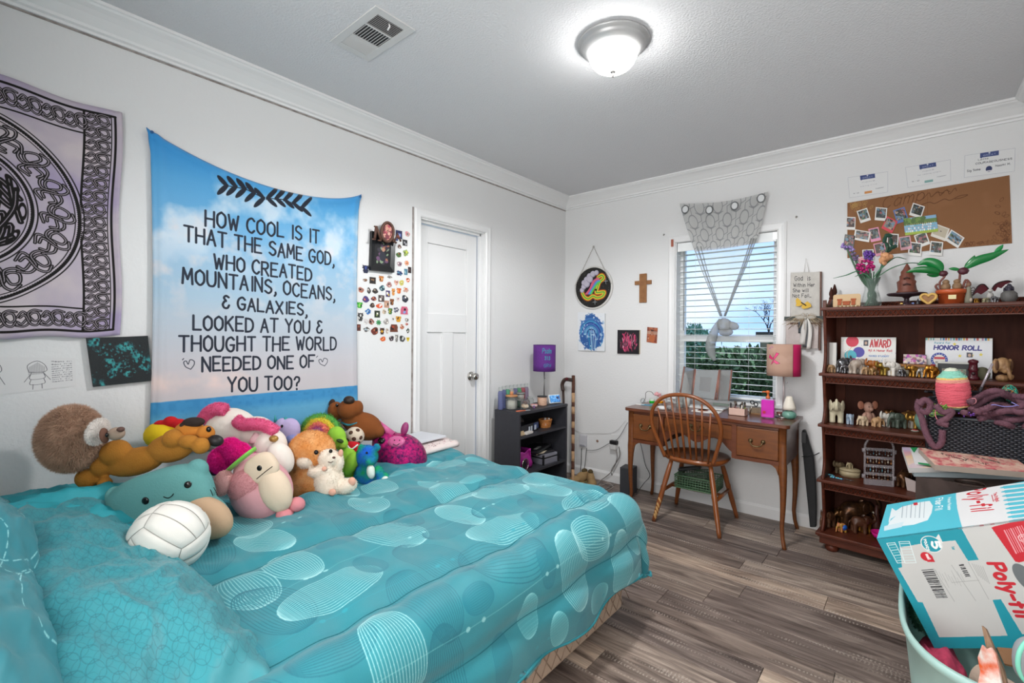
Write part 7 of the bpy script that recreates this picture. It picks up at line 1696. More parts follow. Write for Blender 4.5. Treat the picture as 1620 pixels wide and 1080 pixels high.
c_tan = M('tan_stone','b08c66',.5,var=.4,vs=50); c_tusk = C('e6dfcc',.3); c_dkb = M('dark_bronze','3f2a20',.35,.6,var=.6,vs=50,col2='7a5230')

# ---------------- top shelf
z0 = SZ[0]
def top(px,yl=.12): return SY(px,yl,z0)
p = top(1339,.10); t = thing('castle_plaque','tan rounded plaque with a red brick castle, left end of the top shelf','plaque',p,(R(-8),0,SA)); s = szm(p)
def rrect(w,h,r_,n_=5):
    P_ = []
    for cx,cy,a0 in ((w - r_,h - r_,0),(-w + r_,h - r_,90),(-w + r_,-h + r_,180),(w - r_,-h + r_,270)):
        P_ += [(cx + r_ * math.cos(R(a0 + 90 * i / n_)),cy + r_ * math.sin(R(a0 + 90 * i / n_))) for i in range(n_ + 1)]
    return P_
XZ = lambda x,y,z: Matrix(((1,0,0,x),(0,0,-1,y),(0,1,0,z),(0,0,0,1)))
MB().prism(rrect(18 * s,10.5 * s,3 * s),0,.006,t=XZ(0,0,11 * s)).build('plate',C('b99a70',.5),t,bevel=.001)
b = MB()
for x,w,h in ((-9,5,9),(9,5,9),(0,9,5)): b.b2(((x - w / 2) * s,-.012,4 * s),((x + w / 2) * s,-.006,(4 + h) * s)); b.b2(((x - w / 2 - .8) * s,-.014,(3 + h) * s),((x + w / 2 + .8) * s,-.006,(5 + h) * s))
b.build('castle',M('brick_red','a8542c',.7,var=.5,vs=80),t)
t = thing('shell_beads','low string of small shells before the castle plaque','shells',top(1340,.04)); b = MB(); q = random.Random(1)
for k in range(12): b.ell((-.05 + .009 * k,q.uniform(-.004,.004),.005),(.006,.005,.005),n=8,m=k % 2)
o = b.build('shells',[C('c8b89c',.4),C('9a7c50',.4)],t); o['kind'] = 'stuff'
# vase and bouquet
vp = top(1378,.13); s = szm(vp)
t = thing('glass_vase','clear glass vase filled with green stems on the top shelf','vase',vp)
MB().lathe([(0,0),(15 * s,0),(17 * s,6 * s),(14 * s,18 * s),(11 * s,28 * s),(11.5 * s,38 * s),(15 * s,45 * s)],26).build('glass',M('vase_glass','d4e0dc',.05,trans=.8,ior=1.2,alpha=.45),t)
def flower_thing(name,lab): return thing(name,lab,'flower',vp,(0,0,YAW))
def stem(b,x1,z1,x0=0,r_=1.3): b.tube(catmull([(x0 * s,0,3 * s),((-x1 * .25 + x0) * s * .6,.004,22 * s),(x1 * .35 * s,0,42 * s),(x1 * s,-.004,z1 * s)],5),r_ * s,6)
mst = C('47624e',.6); q = random.Random(9)
t = flower_thing('peony_stem','peach peony with layered petals in the glass vase'); b = MB(); stem(b,18,72); b.build('stem',mst,t); b = MB()
for k in range(26):
    a = q.uniform(0,2 * PI); r_ = q.uniform(1,9); b.ell(((18 + r_ * math.cos(a)) * s,-2 * s + q.uniform(-6,3) * s,(76 + r_ * .75 * math.sin(a)) * s),(5 * s,2 * s,5 * s),(q.uniform(-1,1),a,0),8)
b.build('petals',M('peach_petal','d39b70',.5,var=.5,vs=90,col2='b8784c'),t,kind='stuff')
def cluster(lab,cx,cz_,r_,n_,col,x0=0,sz=2.6,nm_='cluster_flower'):
    t = flower_thing(nm_,lab); b = MB(); stem(b,cx,cz_,x0); b.build('stem',mst,t); b = MB()
    for k in range(n_):
        a = q.uniform(0,2 * PI); rr_ = r_ * math.sqrt(q.random()); b.ell(((cx + rr_ * math.cos(a)) * s,q.uniform(-4,2) * s,(cz_ + rr_ * .85 * math.sin(a)) * s),(sz * s,sz * .7 * s,sz * s),(q.uniform(0,3),q.uniform(0,3),0),7)
    b.build('petals',C(col,.5),t,kind='stuff')
b = MB()
for k in range(16): x_ = -13 + 1.7 * k; b.tube([(-x_ * .8 * s,(k % 3 - 1) * 2.5 * s,2 * s),(x_ * .1 * s,(k % 4 - 1.5) * 2 * s,22 * s),(x_ * 1.0 * s,(k % 3 - 1) * 2 * s,(48 + k % 5 * 2) * s)],.9 * s,5)
tb_ = flower_thing('filler_stems','bundle of crossing grey-green stems inside the glass vase'); b.build('stems',mst,tb_,kind='stuff')
cluster('magenta clustered flower in the glass vase',-12,64,14,60,'a81a68'); cluster('deep purple flower at the top of the bouquet',-5,82,8,26,'5f3a90',1)
cluster('lavender spike leaning far left from the vase',-42,96,6,12,'8a74b0',2,2.2,'lavender_stem'); cluster('lavender spike with brown buds lower left of the bouquet',-28,80,7,18,'6a5a78',1,2.2,'lavender_stem'); cluster('pale pink bud cluster above the magenta flower',-18,74,5,10,'d89aa4',1,2.0)
cluster('lavender spike between the leaves, upper left of the bouquet',-34,92,5,12,'9a86c0',2,2.0,'lavender_stem')
t = flower_thing('leaf_stem','dark green leafy stem rising behind the peony'); b = MB(); stem(b,24,96); b.build('stem',mst,t); b = MB()
for k,(x,z) in enumerate(((26,98),(32,104),(22,108),(30,92),(36,96),(28,114))): b.ell((x * s,2 * s,z * s),(3.5 * s,1.4 * s,7 * s),(0,R(-30 + 25 * k),0),8)
b.build('leaves',C('254a3a',.6),t)
t = flower_thing('grass_leaf','long green blades spreading sideways from the vase'); b = MB()
for pts,w in (([(0,42),(-22,56),(-42,50),(-62,45)],2.2),([(2,44),(30,62),(60,70),(92,66)],2.0),([(0,40),(-14,52),(-28,48)],2.4),([(0,45),(12,60),(34,78),(52,76)],2.0)):
    P_ = catmull([(x * s,-3 * s,z * s) for x,z in pts],6); b.tube(P_,[w * s * (.5 + math.sin(PI * i / (len(P_) - 1)) * .8) for i in range(len(P_))],6,flat=.3)
b.build('blade',C('4a7a5a',.5),t)
# pointed brown figurine on a dark pedestal
p = top(1434,.13); s = szm(p); t = thing('cake_stand','dark round pedestal stand on the top shelf','stand',p)
MB().lathe([(0,0),(13 * s,0),(12 * s,3 * s),(5 * s,6 * s),(4 * s,12 * s),(8 * s,15 * s),(30 * s,17 * s),(33 * s,19 * s),(32 * s,20.5 * s),(0,20.5 * s)],34).build('stand',M('dark_plum','33242a',.35),t)
for x,c_ in ((-8,'c8a02c'),(10,'3a5aa0')): MB().b2(((x - 2) * s,-12 * s,3 * s),((x + 2) * s,-10 * s,5 * s)).build('brick_detail',C(c_,.3),t)
t = thing('pointed_figurine','stepped brown conical figurine standing on the dark pedestal','figurine',p + Vector((0,0,20.6 * s)))
MB().lathe([(0,0),(17 * s,0),(17.5 * s,3 * s),(15.5 * s,5 * s),(15 * s,14 * s),(16 * s,18 * s),(12 * s,21 * s),(12.5 * s,27 * s),(10 * s,29 * s),(9.5 * s,34 * s),(6 * s,38 * s),(4.5 * s,41 * s),(1.5 * s,46 * s),(0,47 * s)],10,wav=lambda a,z: .05 * math.sin(5 * a + z * 90)).build('body',M('clay_brown','6a3a2c',.55,bump=.4,bs=50),t)
for z_,w_ in ((12,6),(22,5)): MB().tube([(-w_ * s,-15.5 * s + (z_ > 15) * 3 * s,z_ * s),(0,-16.5 * s + (z_ > 15) * 3 * s,(z_ + 2) * s),(w_ * s,-15.5 * s + (z_ > 15) * 3 * s,z_ * s)],1.3 * s,6).build('fold',C('3c201a',.6),t)
tag(MB().lathe([(0,0),(3 * s,0),(3 * s,3 * s),(1.5 * s,6 * s),(0,11 * s)],10).build('chess_pawn',C('26262a',.3),None,top(1452,.05)),'tiny black pointed piece right of the pedestal','figurine')
p = top(1468.5,.04); s = szm(p); t = thing('wooden_heart','small yellow wood heart ring on the top shelf','ornament',p,(0,0,SA))
hp_ = [(9.3 * s * math.sin(a) ** 3,(10 + 7.6 * math.cos(a) - 2.9 * math.cos(2 * a) - 1.1 * math.cos(3 * a) - .4 * math.cos(4 * a)) * s) for a in [i * PI / 20 for i in range(40)]]
MB().tube([(x,0,z) for x,z in hp_],1.9 * s,8,closed=True).build('ring',M('yellow_wood','c49c52',.5),t); MB().prism([(x * .85,z) for x,z in hp_],0,.002,t=XZ(0,.002,0)).build('inner_panel',C('8a6038',.6),t)
# potted mandrake-like plant
p = top(1505,.12); s = szm(p); t = thing('potted_plant','toy plant with glossy green leaves and twisted roots in an orange pot','potted plant',p)
MB().lathe([(0,0),(15 * s,0),(16.5 * s,17 * s),(19 * s,17 * s),(19.5 * s,23 * s),(17 * s,24 * s),(16 * s,22 * s),(0,21 * s)],16).build('pot',M('pot_orange','b5522a',.4),t); MB().b2((-4.5 * s,-17.5 * s,8 * s),(4.5 * s,-16 * s,14.5 * s)).build('pot_label',C('d8c898',.5),t)
for k in range(10): MB().ell((17.5 * s * math.cos(k * PI / 5),17.5 * s * math.sin(k * PI / 5),14 * s),1 * s,n=6).build('stud',C('8e3e1c',.4),t)
mr = M('root_brown','8a6c4c',.6,var=.6,vs=60,col2='5a3e30'); mp3 = C('4c1f2a',.45)
for x,h in ((-7,13),(6,13)):
    MB().ell((x * s,-4 * s,28 * s),(6 * s,5 * s,7.5 * s),n=12).ell((x * s,-4 * s,36 * s),(4.5 * s,4 * s,4 * s),n=10).build('root_figure',mr,t)
b = MB()
for P_ in ([(-16,24),(-19,30),(-16,34)],[(-13,25),(-14,36),(-9,44),(-7,52)],[(8,28),(9,42),(10,54)],[(15,26),(19,30),(17,35)],[(12,24),(16,38),(21,32)]): b.tube(catmull([(x * s,-2 * s,z * s) for x,z in P_],4),1.7 * s,6)
b.build('rootlets',C('6e3e34',.6),t)
MB().ell((-10 * s,-2 * s,50 * s),(6 * s,5 * s,5 * s),n=8).build('knuckle',mp3,t); MB().ell((13 * s,-2 * s,52 * s),(7 * s,5 * s,6 * s),n=8).build('knuckle',mp3,t)
def leaf(parent,P_,w,col='137034'):
    Q = catmull([(x * s,y * s,z * s) for x,y,z in P_],6); n_ = len(Q) - 1; V = []
    for i,p_ in enumerate(Q):
        d_ = (Q[min(i + 1,n_)] - Q[max(i - 1,0)]).normalized(); sd = d_.cross(Vector((0,1,.25))).normalized(); ww = w * s * math.sin(PI * (i / n_) ** .8) ** .8 + .0004; V += [p_ - sd * ww,p_ + Vector((0,.25 * ww,0)),p_ + sd * ww]
    b = MB().add(V,[f for i in range(n_) for f in ((3 * i,3 * i + 1,3 * i + 4,3 * i + 3),(3 * i + 1,3 * i + 2,3 * i + 5,3 * i + 4))],0,True); o = b.build('leaf',C(col,.25),parent); q_ = o.modifiers.new('s','SOLIDIFY'); q_.thickness = .0015
leaf(t,[(-11,-2,53),(-18,-6,64),(-30,-6,70),(-42,-4,66)],7.5); leaf(t,[(-12,-2,50),(-26,-8,56),(-42,-8,58),(-56,-6,55)],5.5,'10642c'); leaf(t,[(-12,-2,50),(-22,0,50),(-30,2,50)],5,'176a30'); leaf(t,[(14,-2,55),(28,-4,66),(44,-4,72),(62,-4,80)],6.5); leaf(t,[(14,0,56),(22,2,66),(26,2,76)],4,'1a7436'); leaf(t,[(10,-2,54),(2,-4,56),(-4,-4,57)],2.5,'1a7436'); leaf(t,[(46,-4,74),(52,-4,82),(56,-4,88)],3,'188040')
# angel figure
p = top(1532,.10); s = szm(p); t = thing('angel_figurine','carved grey-green angel figure with wire wings','figurine',p,(0,0,YAW))
MB().lathe([(0,0),(7 * s,0),(6.5 * s,8 * s),(4.5 * s,20 * s),(4.2 * s,25 * s),(2 * s,28 * s),(0,28.5 * s)],16).build('robe',M('angel_robe','7c7868',.7),t); MB().ell((0,0,30.5 * s),(3 * s,3 * s,3.6 * s),n=12).ell((1 * s,1 * s,31 * s),(3.4 * s,3 * s,3.6 * s),n=10).build('head',C('7a5a48',.7),t)
MB().ell((-1 * s,-5 * s,6 * s),(2 * s,2 * s,3.4 * s),n=8).build('held_lamb',C('b8a898',.6),t)
for z_ in (22,17): MB().tube(catmull([(3 * s,3 * s,20 * s),(11 * s,4 * s,(z_ + 5) * s),(14 * s,4 * s,z_ * s),(8 * s,4 * s,(z_ - 4) * s),(3 * s,3 * s,17 * s)],4),.5 * s,5).build('wing_wire',C('4a4038',.4),t)
p = top(1566,.10); s = szm(p); t = thing('dragon_figurine','little white dragon with spread dark red wings on the top shelf','figurine',p,(0,0,YAW))
MB().ell((0,0,12 * s),(5 * s,4 * s,6 * s),n=12).ell((-3 * s,-3 * s,20 * s),(3.6 * s,3.2 * s,3 * s),n=10).ell((-4 * s,0,3 * s),(3 * s,3 * s,3.4 * s),n=8).ell((4 * s,0,3 * s),(3 * s,3 * s,3.4 * s),n=8).tube(catmull([(3 * s,0,6 * s),(11 * s,0,4 * s),(14 * s,0,10 * s)],4),1.4 * s,6).build('body',M('dragon_grey','b8b4b0',.4,var=.6,vs=60),t,remesh=.0015)
for sg,P_ in ((-1,[(-2,22),(-10,30),(-18,28),(-24,20),(-28,13),(-20,17),(-14,14),(-8,18)]),(1,[(2,22),(8,30),(16,34),(28,36),(34,34),(24,30),(18,24),(12,26),(8,19)])):
    MB().prism([(x * s,z * s) for x,z in P_],0,.0015,t=XZ(0,.002,0)).build('wing',C('5a1622',.4),t)
    MB().tube(catmull([(P_[0][0] * s,0,P_[0][1] * s),(P_[1][0] * s,0,P_[1][1] * s),(P_[2][0] * s,0,P_[2][1] * s),(P_[3][0] * s,0,P_[3][1] * s),(P_[4][0] * s,0,P_[4][1] * s)],3),.9 * s,5).build('wing_bone',C('26181c',.4),t)
elephant('tiny gold figurine beside the angel on the top shelf',1545,0,0,9,c_gold,20,yb=top(1545,.05),name='gold_figurine'); elephant('tiny brass and grey figurine before the white dragon',1557,0,0,10,M('brass_grey','8a8468',.4,.4),170,yb=top(1558,.05),name='brass_figurine'); elephant('small polished steel elephant right of the white dragon',1575,0,0,12,c_silver,10,yb=top(1574,.05))
p = top(1596,.10); s = szm(p); t = thing('stone_pot','round dark grey stone pot holding a dark carved rose','pot',p); MB().lathe([(0,0),(10 * s,0),(14.5 * s,8 * s),(13.5 * s,15 * s),(8 * s,19 * s),(0,19 * s)],22).build('pot',M('grey_stone','5a5856',.6,bump=.4,bs=60),t); b = MB(); q = random.Random(3)
for k in range(18): a = k * 2.4; r_ = 1 + k * .42; b.ell((r_ * math.cos(a) * s,r_ * math.sin(a) * s * .8 - 1 * s,(27 - k * .4 + q.uniform(-1,1)) * s),(3.6 * s,1.5 * s,4 * s),(0,0,a + PI / 2),8)
b.build('rose',C('2f2a38',.5),t)

# ---------------- second shelf
def slim(px,*names):
    c_ = 1 / math.sqrt(1 + ((px - 810) / F_PX) ** 2)
    for n_ in names: o = bpy.data.objects[n_]; o.scale = (c_,c_,1)
slim(1378,'glass_vase'); slim(1434,'cake_stand','pointed_figurine'); slim(1505,'pot'); slim(1596,'stone_pot'); slim(1532,'robe')
def stand_card(name,lab,cat,x0,x1,ytop,ybot,yl,cv,th=.003,tilt=0,k=1,side=None):
    a,c_ = SY(x0,yl,SZ[k]),SY(x1,yl,SZ[k]); m_ = (a + c_) / 2; w = (c_ - a).length; h = sz_at((x0 + x1) / 2,ytop,m_) - SZ[k]
    o = MB().card(w,h,th).build(name,[cv.mat(name + '_print_%d' % int(x0),.5),side or C('d8d6d0',.6)],None,m_ + Vector((0,0,h / 2 + .001)),(R(tilt),0,SA)); return tag(o,lab,cat)
cv = Cv(520,330,'dedcd8'); q = random.Random(4)
for _ in range(60): cv.ell(q.uniform(0,520),q.uniform(0,330),3,3,q.choice(['d8c04a','5ab0c8','c8506a','8a70b0']))
cv.ell(112,290,62,52,'c8324a'); cv.ell(176,190,56,48,'4a449c'); cv.ell(96,158,60,48,'4aa8b8'); cv.ell(122,98,46,36,'9a2a78'); cv.line([(110,240),(60,180),(80,60)],4,'d88a4a'); cv.rect(222,250,266,304,'3c3c48'); cv.ell(244,276,12,15,'b89a88')
cv.text('AWARD',(284,240),(470,242),62,12,'b8323c',slant=.05,jit=.5); cv.text('All A Honor Roll',(270,200),(484,200),18,4.5,'b8424a'); cv.text('NAMED STUDENT',(275,152),(460,152),12,3,'3a6ab0'); cv.text('June 5',(330,112),(400,112),10,2,'6a8ab8')
stand_card('award_certificate','award certificate printed with red and blue balloons','certificate',1331,1418,533.6,590,.20,cv,tilt=-3)
cv = Cv(620,440,'d9dadd'); 
for k in range(26): cv.rect(k * 24,414,k * 24 + q.uniform(10,22),440,q.choice(['4a8ab0','d8b04a','c8605a','e8e4dc','6aa8a0','b07aa0']))
cv.text('Award for',(86,374),(240,374),22,4,'4a90a8'); cv.text('HONOR ROLL',(84,308),(524,308),46,13,'34307c',slant=.12); cv.ell(136,190,82,82,'2c3f94'); cv.ell(136,190,58,58,'d8d4cc'); cv.rect(86,196,190,222,'b83a4a')
for a in range(16): cv.ell(136 + 70 * math.cos(a * PI / 8),190 + 70 * math.sin(a * PI / 8),4,4,'e8e8ee')
for x,y in ((330,240),(520,260),(280,372),(440,250)):
    cv.poly([(x + (22 if i % 2 == 0 else 9) * math.cos(i * PI / 5 + .3),y + (22 if i % 2 == 0 else 9) * math.sin(i * PI / 5 + .3)) for i in range(10)],'d8c43c')
cv.rect(392,226,446,280,'4a4a54'); cv.ell(418,250,14,17,'c0a08c')
stand_card('honor_roll_certificate','honor roll certificate with a striped top edge','certificate',1464.7,1570.7,535,590,.21,cv,tilt=-2)
cv = Cv(60,160,'c9c6c2'); cv.rect(0,0,6,160,'2c2a2e')
stand_card('photo_album','thin album with a white page edge at the left end of the second shelf','album',1309,1325,542,588,.12,cv,.02,side=C('2a2a2e',.5))
p = SY(1448,.16,SZ[1]); s = szm(p); t = thing('stone_box','long stone and wood box with a carved front on the second shelf','box',p,(0,0,SA))
MB().b2((-32 * s,-.02,0),(32 * s,.03,14 * s)).build('body',M('carved_stone','8a8270',.7,bump=1,bs=60,var=.6,vs=60),t); MB().b2((-34 * s,-.024,14 * s),(34 * s,.034,18 * s)).build('lid',C('9a6430',.5),t,bevel=.002)
cv = Cv(160,90,'b8a8a0'); cv.blots(['a83a98','5a4a78','d8c4b8','8a5a60','3a3a50','c87ab0'],50,5,14,seed=2); b = MB().card(28 * s,15 * s,.003); tag(b.build('picture_card',[cv.mat('picture_card',.3),C('9a7a5a',.6)],None,p + Vector((0,.01,26 * s)),(R(-12),0,SA)),'small colourful landscape card propped on the stone box','card')
p = SY(1510,.10,SZ[1]); s = szm(p); t = thing('framed_photo','black and silver framed green picture behind the yarn cone','photo frame',p,(R(-6),0,SA)); hF = 26
for a,c_ in (((-22,0),(-19,hF)),((19,0),(22,hF)),((-22,hF - 3),(22,hF)),((-22,0),(22,3))): MB().b2((a[0] * s,-.012,a[1] * s),(c_[0] * s,0,c_[1] * s)).build('frame',C('8c8c88',.4,metal=.4),t)
MB().b2((-19 * s,-.009,3 * s),(19 * s,0,(hF - 3) * s)).build('mount',C('1c1e22',.5),t); cv = Cv(120,60,'6a7a68'); cv.blots(['8a9a84','4a5a48','a8a890','7a5a4a'],40,4,10,seed=6); MB().card(28 * s,12 * s,.001,t=T((0,-.0095,9 * s))).build('picture',[cv.mat('green_pic',.4),C('333333')],t)
p = SY(1540.5,.06,SZ[1]); s = szm(p); t = thing('pagoda_candle','dark red carved stacked candle on the second shelf','candle',p)
MB().lathe([(0,0),(11 * s,0),(11 * s,4 * s),(8 * s,6 * s),(7.5 * s,14 * s),(9.5 * s,16 * s),(7.5 * s,18 * s),(7 * s,26 * s),(9 * s,28 * s),(8 * s,31 * s),(0,33 * s)],8).build('candle',M('wine_wax','4a0f1c',.3),t); MB().ell((0,-6 * s,10 * s),(4 * s,3 * s,3.5 * s),n=8).build('relief',C('2a0a12',.4),t)
p = SY(1587,.07,SZ[1]); s = szm(p); t = thing('elephant_head_figurine','carved golden stone elephant head with big curled ears','figurine',p,(0,0,YAW)); b = MB()
b.ell((0,0,26 * s),(15 * s,12 * s,12 * s)).ell((0,-6 * s,22 * s),(9 * s,8 * s,10 * s)).ell((-16 * s,0,24 * s),(7 * s,5 * s,12 * s)).ell((17 * s,0,24 * s),(7 * s,5 * s,12 * s)).ell((0,0,5 * s),(13 * s,10 * s,6 * s)).tube(catmull([(0,-12 * s,20 * s),(-1 * s,-16 * s,12 * s),(3 * s,-15 * s,6 * s),(9 * s,-13 * s,9 * s)],4),3.6 * s,8)
b.build('head',M('golden_stone','a8845c',.5,var=.8,vs=40,col2='6e4c30',bump=.4,bs=80),t,remesh=.0028,smooth=1); 
for sg in (-1,1): MB().ell((sg * 17 * s,-4.5 * s,25 * s),(4.2 * s,2 * s,8 * s),n=10).build('inner_ear',C('5a3c28',.7),t)
EL = [(1317,585.5,12,c_tan,20,'down','small tan elephant at the left end of the second shelf'),(1334,584,23,c_silver,200,'up','pewter elephant sitting before the balloons'),(1338,588,13,c_silver,15,'down','little pewter elephant in front of the bigger pewter one'),
      (1355,588,23,c_pearl,185,'down','large polished pearly stone elephant'),(1372.5,588.5,12,c_tan,10,'down','small sandy elephant right of the pearly one'),(1381.5,589.5,12,M('bronze_tan','9a7a50',.4,.3),190,'down','small bronze-tan elephant, second from the pearly one'),
      (1386,586,22,c_amber,10,'up','amber coloured elephant with raised trunk'),(1403.5,591,20,M('green_gold','8a7030',.3,.7),0,'up','green and gold elephant with a tall raised trunk'),(1416,590,22,c_white,5,'up','white elephant beside the green and gold one'),
      (1429,591,11,c_silver,8,'down','tiny silver elephant before the stone box'),(1448,592,18,c_gold,0,'up','bright gold elephant before the stone box'),(1461,591,14,M('grey_silver','9a9690',.4,.5),8,'down','light grey elephant between the two gold ones'),(1477,593,20,M('gold_red','b5782c',.25,.8),5,'down','gold elephant with a red saddle beside the yarn cone')]
for px,py,h,mt_,fc,tr_,lb in EL: elephant(lb,px,py,1,h * 1.2,mt_,fc,tr_,yb=SY(px,.02 + (593 - py) * .009,SZ[1]))
tag(MB().ell((0,0,.006),(.012,.008,.006),n=8).build('saddle',C('8a1420',.3),None,SY(1477,.02,SZ[1]) + Vector((0,0,.062))),'small red saddle on the gold elephant','ornament')
p = SY(1555,.12,SZ[1]); tag(MB().ell((0,0,.03),(.03,.02,.035),n=12).build('mossy_stone',M('moss_stone','6c6a54',.7,bump=.5),None,p),'mossy green stone behind the golden elephant head','stone')

slim(1540,'pagoda_candle'); slim(1587,'elephant_head_figurine')
# ---------------- third shelf
elephant('cream glazed elephant with trunk raised, left on the third shelf',1325,668,2,40,c_ivory,55,'up',big_ear=1.25)
elephant('small white elephant with a blue face beside the cream one',1346,671,2,20,M('blue_white','a8b4bc',.2,var=.7,vs=70,col2='6a84a8'),60,'down')
p = SP(1374,670,2) + Vector((0,.03,0)); s = szm(p); t = thing('mouse_doll','pink ceramic sitting doll with large round ears','figurine',p,(0,0,YAW)); mpk = M('pink_bisque','c79a88',.5)
MB().ell((0,0,9 * s),(9 * s,7 * s,10 * s),n=14).ell((0,-1 * s,25 * s),(8.5 * s,7.5 * s,8.5 * s),n=14).ell((0,-8 * s,22.5 * s),(4.5 * s,4 * s,3.6 * s),n=10).ell((-9 * s,-2 * s,10 * s),(4 * s,4 * s,7 * s),(0,R(20),0)).ell((9 * s,-2 * s,10 * s),(4 * s,4 * s,7 * s),(0,R(-20),0)).ell((-6 * s,-6 * s,3 * s),(4 * s,6 * s,3 * s)).ell((6 * s,-6 * s,3 * s),(4 * s,6 * s,3 * s)).build('body',mpk,t,remesh=.0018,smooth=1)
for sg in (-1,1): MB().ell((sg * 14 * s,0,28 * s),(6.5 * s,2.2 * s,6.8 * s),(0,R(sg * 15),0),14).build('ear',M('pink_bisque2','b87a62',.5),t); MB().ell((sg * 3.4 * s,-7.6 * s,26 * s),(.9 * s,.7 * s,1.1 * s),n=8).build('eye',eye,t)
EL = [(1368,673,14,C('cdb698',.5),10,'down','small cream elephant leaning on the pink doll'),(1388,675,14,M('sandy','b8926a',.5),175,'down','small sandy elephant right of the pink doll'),(1407,675,20,c_white,20,'up','white and gold elephant in the middle of the third shelf'),
      (1424,677,22,c_jade,5,'down','dark green jade elephant with lowered head'),(1415,660,24,c_brz,10,'down','bronze elephant behind the jade one'),(1436,659,24,M('copper_tan','8a6038',.4,.4),185,'down','copper-brown animal standing at the back of the third shelf'),(1448,676,18,M('grey_stone2','8a847a',.5),170,'down','grey stone elephant close to the woven basket'),(1452,664,20,M('antique_gold','a8823c',.3,.7),5,'up','antique gold elephant behind the grey stone one')]
for px,py,h,mt_,fc,tr_,lb in EL: elephant(lb,px,py,2,h * 1.3,mt_,fc,tr_)
t = thing('pebble','painted red and white oval pebble on the front edge of the third shelf','pebble',SP(1449.5,683,2)); MB().ell((0,0,.005),(.018,.012,.006),n=14).build('stone',C('9a9488',.6),t); MB().ell((0,0,.010),(.014,.009,.003),n=14).build('paint',C('a8323a',.5),t)
p = SY(1476,.06,SZ[2] + .002); t = thing('jade_plate','pale green glass plate standing behind the black basket','plate',p + Vector((0,0,.07)),(R(90),0,SA)); MB().lathe([(0,.006),(.05,.006),(.068,0),(.07,.003),(.05,.01),(0,.01)],36).build('plate',M('jade_glass','6f9484',.2,alpha=.85),t)

slim(1374,'mouse_doll')
# ---------------- fourth shelf
p = SP(1347,755,3); s = szm(p); t = thing('lidded_box','oval ivory box with an elephant on its lid','box',p + Vector((0,.02,0)),(0,0,R(10))); mi = M('aged_ivory','a89878',.5,var=.4,vs=40)
MB().lathe([(0,0),(13 * s,0),(13.5 * s,9 * s),(0,9 * s)],28,t=T(sc=(1,.75,1))).build('box',mi,t); MB().lathe([(0,9 * s),(14 * s,9 * s),(14 * s,11.5 * s),(10 * s,13 * s),(0,13 * s)],28,t=T(sc=(1,.75,1))).build('lid',mi,t)
elephant('carved dull brown elephant lying by the oval ivory box',1332,748,3,22,M('dull_brown','6a5a42',.6,var=.5,vs=50),20,'up'); elephant('small carved elephant on top of the oval box lid',1347,0,3,11,M('aged_ivory','a89878'),10,'down',yb=p + Vector((0,.02,13 * s)))
t = thing('bead_bracelet','turquoise and blue bead bracelet lying on the fourth shelf','bracelet',SP(1322,755,3)); q = random.Random(3)
for k,P_ in enumerate(catmull([(-.045,.02,0),(-.02,.025,0),(.0,.0,0),(-.015,-.022,0),(.02,-.028,0),(.045,-.035,0)],6)): MB().ell(P_ + Vector((0,0,.005)),.0048,n=8).build('bead',C(['1f7fa0','6fc0d8','2a4a7a','8ac8b8'][k % 4],.2),t)
t = thing('keychain','small grey metal charm chain at the shelf front','charm',SP(1345,760,3)); MB().tube(catmull([(-.02,0,.003),(-.005,.006,.003),(.01,-.004,.003),(.026,.002,.003)],5),.002,6).build('chain',c_silver,t)
p = SP(1393,768,3); s = szm(p); t = thing('earring_stand','arched clear acrylic earring stand hung with earrings','earring stand',p,(0,0,YAW - R(18))); mac = M('acrylic','b0a8ac',.15,alpha=.4)
hz = sz_at(1393,690,p) - SZ[3]; w = 19 * s
out = [(-w,0),(w,0),(w,hz - w * .95)] + [(w * math.cos(R(a)),hz - w * .95 + w * .95 * math.sin(R(a))) for a in range(12,180,12)] + [(-w,hz - w * .95)]
MB().tube([(x,0,z) for x,z in out],1.7 * s,8,closed=True).build('frame',mac,t); MB().b2((-w,-.012,0),(w,.012,9 * s)).build('base',mac,t,bevel=.002)
zs_ = [.20,.36,.53,.70]; q = random.Random(5)
for zf in zs_: MB().b2((-w,-.0015,hz * zf),(w,.0015,hz * zf + 4.5 * s)).build('rail',mac,t)
for sg in (-1,1):
    for zf in (.17,.70): MB().lathe([(0,-3 * s),(2.6 * s,-3 * s),(2.6 * s,3 * s),(0,3 * s)],10,t=T((sg * (w + 1.5 * s),0,hz * zf))).build('hinge',mac,t)
ec = ['8a8a88','b8b4ac','b0703a','4a8090','c8c0b0','4a4a4a','9a8060','8a9098']; k = 0; ORD = ['first','second','third','fourth','fifth','sixth','seventh','eighth','last']
for zf in zs_:
    for j in range(9):
        x = (-.82 + .205 * j) * w; c_ = ec[(k * 5 + j) % 8]; 
        o = thing('earring','%s earring, %s from the left in the %s row of the acrylic stand' % (['steel grey','pearl','orange','teal','cream','black','brass','pale blue'][(k * 5 + j) % 8],ORD[j],['lowest','second lowest','second highest','top'][zs_.index(zf)]),'earring',p,(0,0,YAW - R(18)),'earrings on the acrylic stand')
        MB().tube([(x,-.003,hz * zf + 2 * s),(x,-.004,hz * zf - 2.2 * s)],.35 * s,4).ell((x,-.004,hz * zf - (3.6 + (k * 7 + j * 3) % 4 * .8) * s),((.6 + (k + j) % 3 * .3) * s,.7 * s,(1 + (k * 3 + j) % 4 * .5) * s),n=8).build('drop',C(c_,.3,metal=.4),o); k += 1
elephant('very dark brown small elephant at the right of the fourth shelf',1432,771,3,30,c_dkb,200,'up')
